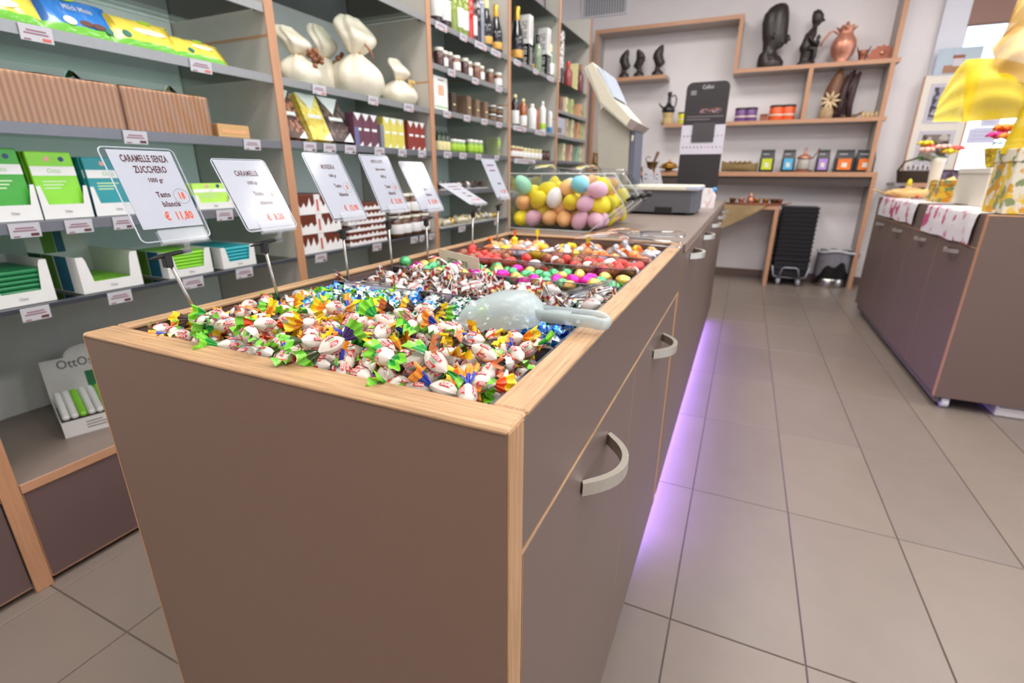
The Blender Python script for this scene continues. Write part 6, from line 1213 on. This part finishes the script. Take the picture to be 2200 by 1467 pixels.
m = MB(); m.grid(lambda u, v: ((u - .5) * .34 + 0, -.07 * math.sin(PI * (.06 + .88 * u)) * math.cos(PI * v), (.070 + .035 * abs(2 * u - 1) ** 2 * (.4 if u > .5 else 1.0)) * (1 - math.sin(PI * v) ** .6) + .002), 20, 14); m.build('hull', WV, t)
for q in range(5): m = MB(); m.lathe([(.0005, 0), (.022, .006), (.024, .022), (.0005, .04)], 10, 0, Matrix.Translation((-.09 + q * .045, 0, .066))); m.build('dried_pod', M('dried_pod', (132, 100, 60), .7, var=.25, vs=40), t)
BRASS = M('brass', (196, 146, 70), .35, .8, var=.15, vs=30); BRD = M('brass_dark', (110, 84, 50), .4, .6, var=.2, vs=30)
t = thing('brass_mortar', 'dark brass mortar with a wooden pestle left of the black display', 'mortar', (bx_(1400, 362), 5.80, Z1)); m = MB(); m.lathe([(.045, 0), (.05, .01), (.04, .03), (.062, .09), (.066, .10), (.056, .095), (.04, .05)], 18); m.build('bowl', BRD, t); m = MB(); m.tube([(0, 0, .06), (.03, 0, .13), (.055, 0, .20)], [.012, .012, .018], 8); m.build('pestle', wood('pestle_wood', (120, 84, 60), 'z'), t); m = MB(); m.tube([(-.055, 0, .10), (-.075, 0, .13), (-.05, 0, .155), (-.02, 0, .14)], .005, 6); m.build('handle', BRD, t)
t = thing('brass_dish', 'golden lidded dish on a flat brass stand', 'dish', (bx_(1437, 362), 5.80, Z1)); m = MB(); m.lathe([(.10, 0), (.105, .006), (.04, .012), (.035, .022)], 20); m.build('stand', BRD, t); m = MB(); m.lathe([(.035, .0225), (.10, .04), (.104, .05), (.07, .056)], 20); m.build('dish', BRASS, t); m = MB(); m.lathe([(.085, .0575), (.07, .08), (.025, .095), (.010, .105), (.014, .115), (.0005, .125)], 20); m.build('lid', BRASS, t)
t = thing('wooden_wedge', 'brown wooden wedge block beside the mortar', 'ornament', (bx_(1372, 362), 5.80, Z1)); m = MB(); m.prism([(-.07, 0), (.08, 0), (-.05, .13), (-.07, .12)], -.04, .04, 'y'); m.build('block', wood('wedge_wood', (130, 104, 76), 'x'), t); m = MB(); m.box(-.072, .082, -.045, .045, -.0, .008); m.build('foot', COPD, t)
t = thing('brass_vase', 'dark brass vase behind the scale pillar', 'vase', (bx_(1278, 348), 5.80, Z1)); m = MB(); m.lathe([(.04, 0), (.045, .01), (.075, .07), (.06, .13), (.028, .17), (.035, .19)], 18); m.build('body', BRD, t); m = MB(); m.lathe([(.036, .1905), (.039, .193), (.036, .199)], 18); m.build('rim', BRASS, t)
# side table: tray with cups, sacking
t = thing('serving_tray', 'round copper tray of small cups on the low side table', 'tray', (.09, 5.62, .779)); m = MB(); m.lathe([(.26, 0), (.28, .004), (.285, .018), (.28, .019), (.27, .007), (.01, .006)], 32); m.v = [Vector((v.x * .95, v.y * .32, v.z)) for v in m.v]; m.build('plate', COPD, t)
m = MB(); m.tube([(.26, 0, .012), (.31, 0, .02), (.33, 0, .03)], [.01, .006, .003], 6); m.build('handle', COPD, t)
cupp = MB(); cupp.lathe([(.018, 0), (.020, .002), (.032, .045), (.034, .055), (.030, .05), (.018, .006)], 14)
for q, (dx, mm) in enumerate(((-.20, BRD), (-.12, COP), (.02, BRASS), (.10, BRASS), (.17, BRD), (.22, COPD))): tag(put('cup', cupp.mesh('cup', mm), None, (.09 + dx, 5.62 + .02 * (q % 2), .786)), '%s little cup on the copper tray, %s from the left' % (('dark', 'copper', 'golden', 'golden', 'dark', 'brown')[q], ('first', 'second', 'third', 'fourth', 'fifth', 'sixth')[q]), 'cup', 'cups on the copper tray')
t = thing('copper_pot', 'small copper pot with pointed lid on the tray', 'pot', (.055, 5.63, .786)); m = MB(); m.lathe([(.025, 0), (.04, .03), (.03, .06), (.026, .065)], 14); m.build('body', COP, t); m = MB(); m.lathe([(.028, .0655), (.018, .085), (.006, .10), (.009, .108), (.0005, .115)], 14); m.build('lid', COP, t)
SACK = M('burlap', (160, 136, 98), .9, var=.15, vs=90, bump=.5)
m = MB()
def sackf(u, v):
    # cloth triangle hanging over the table front
    top = Vector((-.30 + .50 * v, 5.542 - .006, .782)); drop = .30 * (1 - v) ** .8 * u
    return (top.x + .02 * math.sin(6 * u), top.y - .012 * math.sin(9 * v) * u - .006, top.z - drop)
m.grid(sackf, 10, 16); m.grid(lambda u, v: (-.30 + .50 * v, 5.536 + .12 * u, .7815), 2, 10); tag(m.build('table_cloth', SACK), 'tan sacking cloth hanging over the low side table', 'cloth')
# crates on a dolly
CRB = M('crate_black', (20, 20, 23), .5, var=.1, vs=30)
cx0, cy0 = .36, 5.62
t = thing('dolly', 'grey metal dolly with tube handle and four casters under the crates', 'dolly', (cx0 + .15, cy0 + .13, 0))
DLM = M('dolly_grey', (150, 152, 156), .4, .5, var=.05)
m = MB(); m.tube([(-.13, -.13, .085), (.13, -.13, .085), (.13, .13, .085), (-.13, .13, .085)], .010, 8, 0, None, True); m.build('frame', DLM, t)
m = MB(); m.tube([(-.09, -.14, .085), (-.07, -.15, .17), (-.05, -.15, .185), (.05, -.15, .185), (.07, -.15, .17), (.09, -.14, .085)], .009, 8); m.build('front_handle', DLM, t)
for sx in (-1, 1): m = MB(); m.tube([(sx * .10, -.14, .085), (sx * .145, -.145, .10), (sx * .165, -.145, .20)], .009, 8); m.build('side_post', DLM, t)
wl = MB(); wl.lathe([(.006, -.014), (.034, -.014), (.037, -.008), (.037, .008), (.034, .014), (.006, .014)], 18, 0, Matrix.Translation((0, 0, .037)) @ Matrix.Rotation(PI / 2, 4, 'Y')); wlm = wl.mesh('wheel', M('dolly_wheel', (160, 160, 164), .4, var=.08))
fk = MB(); fk.box(-.02, .02, -.016, .016, .070, .078); fk.box(-.021, -.0155, -.012, .012, .03, .07); fk.box(.0155, .021, -.012, .012, .03, .07); fkm = fk.mesh('caster_fork', DLM)
for dx, dy in ((-.09, -.11), (.09, -.11), (-.09, .11), (.09, .11)): f = put('caster', fkm, t, (dx, dy, 0)); put('wheel', wlm, f, (0, 0, 0))
def crate(label, z, h):
    t = thing('crate', label, 'crate', (cx0 + .15, cy0 + .13, z), 0, 'black folding crates on the dolly')
    m = MB(); m.box(-.152, .152, -.135, .135, 0, h * .62, b=.004); m.build('body', CRB, t); m = MB(); m.box(-.160, .160, -.143, .143, h * .63, h * .97, b=.004); m.build('rim', CRB, t)
crate('black plastic crate at the very bottom of the dolly stack', .098, .10); crate('black plastic crate second from the bottom of the stack', .199, .085)
for q in range(12): crate('flat black folded crate, %s from the top of the stack' % ('twelfth', 'eleventh', 'tenth', 'ninth', 'eighth', 'seventh', 'sixth', 'fifth', 'fourth', 'third', 'second', 'first')[q], .2855 + q * .0405, .040)
# waste bin
t = thing('waste_bin', 'black waste bin with steel foot and grey liner bag', 'bin', (.892, 5.80, 0))
m = MB(); m.lathe([(.125, .0), (.128, .003), (.128, .085), (.122, .088)], 28); m.v = [Vector((v.x, v.y * .8, v.z)) for v in m.v]; m.build('steel_foot', STEEL, t)
m = MB(); m.lathe([(.132, .0885), (.138, .10), (.148, .335), (.150, .34), (.140, .338)], 28); m.v = [Vector((v.x, v.y * .8, v.z)) for v in m.v]; m.build('body', BLACKP, t)
BAGG = M('liner_grey', (128, 124, 130), .4, var=.12, vs=25, bump=.3)
def liner(u, v):
    a = 2 * PI * v; d = .12 + .10 * math.sin(2 * a + 1.2) * .7 + .02 * math.sin(7 * a); zt = .352 + .012 * math.sin(5 * a); r = .153 + .004 * math.sin(11 * a) * u - .006 * u
    return (r * math.cos(a), r * .8 * math.sin(a), zt - (d + .06) * u)
m = MB(); m.grid(liner, 8, 40); m.build('liner', BAGG, t)
m = MB(); m.tube([(.15 * math.cos(a) + (.05 if math.cos(a) > .7 else 0), .125 * math.sin(a), .352 + .012 * math.sin(3 * a)) for a in [2 * PI * q / 28 for q in range(28)]], .012, 8, 0, None, True); m.tube([(.15, -.06, .345), (.195, -.07, .36), (.19, -.06, .30)], [.014, .012, .006], 8); m.build('liner_roll', M('liner_pale', (190, 188, 192), .4, var=.06), t)
# ------------------------------------------------------------------ right side: window things
t = thing('roller_blind', 'brown roller blind pulled down a little over the window', 'blind', (WX0 + .01, YB - .04, 0)); m = MB(); m.box(0, WX1 - WX0 - .03, -.012, -.008, 2.265, 2.63); m.build('fabric', M('blind_brown', (150, 118, 108), .8, var=.05, vs=200), t); m = MB(); m.box(0, WX1 - WX0 - .03, -.018, -.004, 2.25, 2.2645, b=.003); m.build('bottom_bar', M('blind_bar', (124, 96, 88), .6, var=.05), t); m = MB(); m.tube([(0, -.01, 2.66), (WX1 - WX0 - .03, -.01, 2.66)], .028, 14); m.build('roller', M('blind_roller', (140, 110, 100), .7, var=.05), t)
PY_ = 5.86
def pb(x, y): q = ony(x, y, PY_); return q.x, q.z
t = thing('photo_board', 'tall cream photo board with three pictures leaning by the window', 'picture', (0, PY_, 0)); xa = pb(1990, 165)[0]; xz = xa + .36; zb = 1.004; zt = pb(1992, 163)[1]
m = MB(); m.box(xa, xz, 0, .016, zb, zt); mt = m.build('mount', M('mount_cream', (226, 218, 206), .6, var=.03), t); 
for a in ((xa - .012, xa, zb, zt), (xz, xz + .012, zb, zt)): m = MB(); m.box(a[0], a[1], -.004, .016, a[2], a[3], b=.002); m.build('frame_side', BEZ, t)
GPH = [patches('photo_%d' % q, c, cs, 14, .4) for q, (c, cs) in enumerate((((150, 146, 156), [(60, 50, 66), (190, 180, 190)]), ((128, 116, 104), [(70, 60, 54), (190, 180, 170)]), ((170, 160, 150), [(90, 80, 74)])))]
for q, (z0, z1) in enumerate(((1.50, 1.82), (1.16, 1.44), (1.03, 1.12))): m = MB(); m.box(xa + .05, xz - .05, -.002, -.0005, z0, z1); ph_ = m.build('photo', M('photo_margin', (196, 190, 200), .5, var=.03), mt); m = MB(); m.box(xa + .08, xz - .08, -.003, -.0022, z0 + .03, z1 - .03); m.build('image', GPH[q], mt)
m = MB(); m.box(0, .30, -.004, .0, 0, .20); t = m.build('photo_print', M('print_sky', (178, 192, 204), .5, var=.05, vs=8), None, (pb(2003, 165)[0], PY_, zt + .001)); tag(t, 'pale blue photo print of a white cup standing above the photo board', 'picture')
m = MB(); m.box(.06, .20, -.0052, -.0042, .01, .07); m.build('image', M('print_wood', (164, 120, 88), .5, var=.1), t); m = MB(); m.box(.12, .18, -.0060, -.0053, .06, .13); m.build('image', M('print_cup', (206, 196, 200), .5, var=.05), t); m = MB(); m.box(.11, .19, -.0066, -.0061, .12, .145); m.build('image', M('print_rust', (150, 84, 62), .5, var=.1), t)
for k, (xa_, ya_, xb_, yb_, lab) in enumerate(((2075, 275, 2145, 308, 'lilac paper notice taped to the window, lower one'), (2105, 240, 2155, 272, 'pale paper notice taped to the window, upper one'))):
    q0 = ony(xa_, yb_, YB + .03); q1 = ony(xb_, ya_, YB + .03); m = MB(); m.box(q0.x, q1.x, YB + .033, YB + .0345, q0.z, q1.z); o = tag(m.build('notice', M('notice_lilac', (216, 214, 238), .7, var=.03)), lab, 'notice')
    m = MB()
    for r_ in range(4): m.box(q0.x + .03, q1.x - .03, YB + .0322, YB + .0329, q0.z + .03 + r_ * .03, q0.z + .037 + r_ * .03)
    m.build('faded_print', M('notice_print', (186, 184, 214), .7, var=.03), o)
t = thing('basket', 'dark brown wicker basket on the window shelf', 'basket', (1.36, 5.72, 1.0005)); m = MB(); m.lathe([(.12, 0), (.13, .006), (.145, .10), (.150, .105), (.140, .10), (.12, .01)], 24); m.v = [Vector((v.x, v.y * .6, v.z)) for v in m.v]; m.build('body', DWICK, t)
m = MB(); m.tube([(.14, 0, .10), (.10, 0, .18), (0, 0, .215), (-.10, 0, .18), (-.14, 0, .10)], .008, 8); m.build('handle', DWICK, t)
for q in range(6): m = MB(); m.tube([(-.10 + q * .035, -.03, .10), (-.08 + q * .035, .0, .15 + .02 * (q % 2)), (-.05 + q * .035, .02, .11)], .010, 6); m.build('paper_strip', M('shred_white', (206, 196, 200), .7, var=.1), t)
t = thing('basket', 'second dark basket of mixed packets on the window shelf', 'basket', (1.62, 5.72, 1.0005)); m = MB(); m.box(-.11, .11, -.08, .08, 0, .10, b=.006); m.build('body', patches('mixed_packets', (70, 52, 52), [(120, 100, 130), (150, 110, 80)], 24), t); m = MB(); m.box(-.115, .115, -.085, .085, .1005, .112, b=.004); m.build('rim', DWICK, t)
# ------------------------------------------------------------------ goods on the island
RUN = patches('runner_print', (228, 224, 226), [(196, 84, 128), (214, 140, 168)], 9, .85, .58)
def runner(label, y0, y1, drop, depth):
    m = MB(); n = 20; path = [(IX0 + depth, IZ1 + .0015), (IX0 + depth * .5, IZ1 + .0015), (IX0 + .004, IZ1 + .0015), (IX0 - .004, IZ1 - .004), (IX0 - .006, IZ1 - .02), (IX0 - .009, IZ1 - drop * .5), (IX0 - .007, IZ1 - drop)]
    k = len(path) - 1
    def fn(u, v):
        i = min(k - 1, int(u * k)); f = u * k - i; a, b = path[i], path[i + 1]; hang = max(0, (u - .5) * 2)
        return (a[0] + (b[0] - a[0]) * f - .0035 * math.sin(v * 19 + 1) * hang - .002 * hang, y0 + (y1 - y0) * v, a[1] + (b[1] - a[1]) * f + .003 * math.sin(v * 13) * hang)
    m.grid(fn, 24, 24); m.grid(lambda u, v: tuple(c + d for c, d in zip(fn(u, v), (-.0008, 0, .0008))), 24, 24)
    return tag(m.build('table_runner', RUN), label, 'cloth', None)
runner('white table runner with pink print over the far half of the island', 3.80, 4.70, .125, .60); runner('white table runner with pink print over the near half of the island', 2.90, 3.60, .140, .60)
FLO = patches('mimosa_print', (222, 214, 194), [(222, 186, 40), (206, 150, 30), (130, 144, 100)], 11, .7, .52); FLO2 = patches('mimosa_print_small', (228, 216, 180), [(226, 186, 50), (216, 140, 30), (120, 140, 90)], 16, .7, .47)
IT = IZ1 + .003
def gift_box(label, x0, x1, y0, y1, h, mat, lidh, name='gift_box'):
    t = thing(name, label, 'box', ((x0 + x1) / 2, (y0 + y1) / 2, IT)); w, d = (x1 - x0) / 2, (y1 - y0) / 2
    m = MB(); m.box(-w, w, -d, d, 0, h - lidh, b=.003); m.build('body', mat, t); m = MB(); m.box(-w - .004, w + .004, -d - .004, d + .004, h - lidh + .0005, h, b=.003); m.build('lid', mat, t); return t
q = ony(2150, 322, 3.05); gift_box('large gift box in yellow mimosa print at the near end of the island', 1.005, 1.40, 2.835, 3.05, q.z - IT, FLO, .055)
q = ony(2072, 362, 3.86); IVB = M('ivory_box', (216, 210, 196), .6, var=.02); gift_box('plain ivory gift box between the two printed ones', 1.125, 1.36, 3.44, 3.87, q.z - IT, IVB, .03)
q = ony(1995, 386, 4.16); gift_box('small gift box in yellow mimosa print, farther back', 1.075, 1.30, 3.93, 4.16, q.z - IT, FLO2, .03)
# flowers
def flowers(label, loc, vase, petals, leaf, group=None, spread=.07, n=7, hh=.0):
    t = thing('flower_arrangement', label, 'flowers', loc); vase(t)
    rg = random.Random(int(loc[0] * 1000))
    for q in range(n):
        c = Vector((rg.uniform(-spread, spread), rg.uniform(-spread, spread) * .6, hh + rg.uniform(0, .07))); mm = petals[q % len(petals)]; m = MB()
        for k in range(7): a = 2 * PI * k / 7; m.tube([c, c + Vector((.036 * math.cos(a), .036 * math.sin(a), .022)), c + Vector((.048 * math.cos(a), .048 * math.sin(a), .010))], [.010, .020, .007], 6, flat=.6)
        b = m.build('blossom', mm, t); m = MB(); m.lathe([(.0005, -.006), (.008, 0), (.0005, .008)], 8, 0, Matrix.Translation(c + Vector((0, 0, .006)))); m.build('centre', RIB, b)
    for q in range(6): c = Vector((rg.uniform(-spread, spread), rg.uniform(-spread, spread) * .6, hh - .03)); m = MB(); m.tube([c, c + Vector((rg.uniform(-.04, .04), 0, .03)), c + Vector((rg.uniform(-.07, .07), 0, .02))], [.004, .014, .003], 6, flat=.3); m.build('leaf', leaf, t)
LEAFG = M('leaf_green', (70, 140, 60), .6, var=.15, vs=30); ROSE = M('petal_rose', (226, 110, 120), .6, var=.1); CORAL = M('petal_coral', (232, 90, 84), .6, var=.1); BLUSH = M('petal_blush', (238, 190, 176), .6, var=.08); FUCH = M('petal_fuchsia', (222, 50, 140), .6, var=.1); TANG = M('petal_tangerine', (244, 150, 50), .6, var=.1); MIM = M('petal_yellow', (222, 200, 40), .6, var=.1)
def vase_a(t): m = MB(); m.lathe([(.035, 0), (.038, .005), (.030, .10), (.040, .24), (.046, .27), (.042, .268), (.028, .10)], 18); m.build('vase', M('vase_ivory', (228, 220, 206), .4, var=.03), t)
q = ony(1998, 416, 4.45); flowers('ivory vase of coral and blush flowers on the island', (q.x, 4.45, IT), vase_a, [CORAL, BLUSH, CORAL, MIM], LEAFG, None, .09, 8, .28)
def vase_b(t): m = MB(); m.lathe([(.07, 0), (.08, .01), (.10, .09), (.105, .10), (.095, .09)], 20); m.build('basket', patches('yellow_weave', (190, 160, 30), [(226, 206, 40), (120, 100, 30)], 40), t)
q = ony(2108, 358, 3.72); flowers('yellow basket of fuchsia and orange flowers on the ivory box', (1.25, 3.66, ony(2072, 362, 3.86).z + .001), vase_b, [FUCH, TANG, TANG, MIM], LEAFG, None, .09, 9, .13)
TAN = wood('carved_tan', (226, 186, 120), 'x', .85)
for k, (px, py, L_, lab) in enumerate(((1912, 420, .10, 'tan carved wooden bird, nearest the far corner of the island'), (1945, 426, .10, 'tan carved wooden bird beside the first one'))):
    q = onz(px, py, IT); t = thing('wooden_bird', lab, 'ornament', (1.03 + .05 * k, 4.58 - .22 * k, IT)); m = MB(); m.tube([(-.11, 0, .03), (-.05, 0, .035), (.02, 0, .035), (.08, 0, .055), (.11, 0, .06)], [.006, .026, .033, .020, .008], 12); m.build('body', TAN, t); m = MB(); m.tube([(-.11, 0, .035), (-.15, 0, .05), (-.19, 0, .06)], [.014, .010, .004], 8, flat=.4); m.build('tail', TAN, t); m = MB(); m.box(-.03, .03, -.02, .02, 0, .006, b=.002); m.build('foot', TAN, t)
t = thing('wooden_chick', 'small tan figure with a yellow hat between the carved birds', 'ornament', (1.085, 4.66, IT)); m = MB(); m.lathe([(.025, 0), (.03, .01), (.022, .04), (.014, .055), (.020, .07), (.014, .085), (.0005, .09)], 14); m.build('body', M('figure_skin', (232, 190, 150), .5, var=.05), t); m = MB(); m.lathe([(.016, .0855), (.018, .09), (.012, .125), (.0005, .135)], 12); m.build('hat', M('hat_yellow', (230, 214, 40), .5, var=.05), t)
t = thing('paper_cone', 'tan paper cone with a red bead lying by the printed box', 'ornament', (1.13, 4.36, IT)); m = MB(); m.tube([(-.07, 0, .02), (.03, 0, .07), (.13, 0, .12)], [.008, .024, .036], 12); m.build('cone', M('paper_tan', (236, 198, 130), .6, var=.05), t); m = MB(); m.lathe([(.0005, -.014), (.014, 0), (.0005, .014)], 10, 0, Matrix.Translation((-.06, -.02, .02))); m.build('bead', CRED, t); m = MB(); m.box(-.08, .10, -.03, .03, 0, .006, b=.002); m.build('base', WHITEC, t)
# big organza bow rising above the printed box
ORG = M('organza_yellow', (224, 194, 8), .6, alpha=.98, var=.06, vs=8); ORG2 = M('organza_lemon', (218, 198, 56), .55, alpha=.86, var=.05, vs=10); ORG3 = M('organza_peach', (226, 186, 106), .55, alpha=.92, var=.08, vs=8)
YBW = 2.98
def pw(x, y, dy=0): return ony(x, y, YBW + dy)
bow = thing('gift_bow', 'big yellow and peach organza bow on the large printed box', 'bow', (1.20, 2.95, ony(2150, 322, 3.05).z + .001)); BO = Vector(bow.location)
def petal(A, B, C_, D, name, mat, folds=5, amp=.012, bulge=.05, nu=18, nv=18):
    """curved ribbon patch between four corners with soft folds"""
    A, B, C_, D = [Vector(p) - BO for p in (A, B, C_, D)]
    def fn(u, v):
        p = (A * (1 - v) + B * v) * (1 - u) + (D * (1 - v) + C_ * v) * u; n = Vector((-.35, -.9, .1))
        return p + n * (amp * math.sin(folds * PI * v + .8 * math.sin(3 * u)) * (1 - .8 * u) * min(1, u * 4 + .3) + bulge * math.sin(PI * u) * math.sin(PI * v)) + Vector((0, 0, .02)) * math.sin(PI * u) * (1 - v)
    m = MB(); m.grid(fn, nu, nv); return m.build(name, mat, bow)
knot = pw(2235, 205)
petal(pw(2232, 150), pw(2238, 250), pw(2068, 262, -.05), pw(2075, 128, .06), 'bow_loop', ORG, 6, .013, .09)
petal(pw(2078, 126, .05), pw(2072, 262, -.04), pw(2003, 262, -.10), pw(2018, 212, -.06), 'ribbon_end', ORG2, 6, .016, .0)
petal(pw(2130, 105, -.02), pw(2150, 170, -.06), pw(2260, 190, -.05), pw(2250, 0, .05), 'bow_loop', ORG3, 4, .02, .08)
petal(pw(2165, 60), pw(2135, 110), pw(2250, 20, -.05), pw(2215, -70), 'bow_loop', ORG3, 4, .02, .05)
petal(pw(2215, 200, -.02), pw(2245, 230, -.02), pw(2230, 335, -.06), pw(2148, 330, -.02), 'ribbon_tail', ORG, 3, .012, .03)
petal(pw(2225, 190), pw(2230, 240), pw(2330, 260, -.05), pw(2330, 120), 'bow_loop', ORG, 5, .014, .06)
m = MB(); k_ = knot - BO; loft([(-.05, 0, 0, .02, .02), (-.03, 0, 0, .045, .04), (0, 0, 0, .055, .045), (.03, 0, 0, .045, .04), (.05, 0, 0, .02, .02)], 14, 0, m, Matrix.Translation(k_)); m.build('knot', ORG, bow)
m = MB(); m.tube([(k_.x, k_.y, k_.z - .03), (.01, 0, .15), (0, 0, .0)], [.02, .012, .012], 8); m.build('stem', ORG, bow)
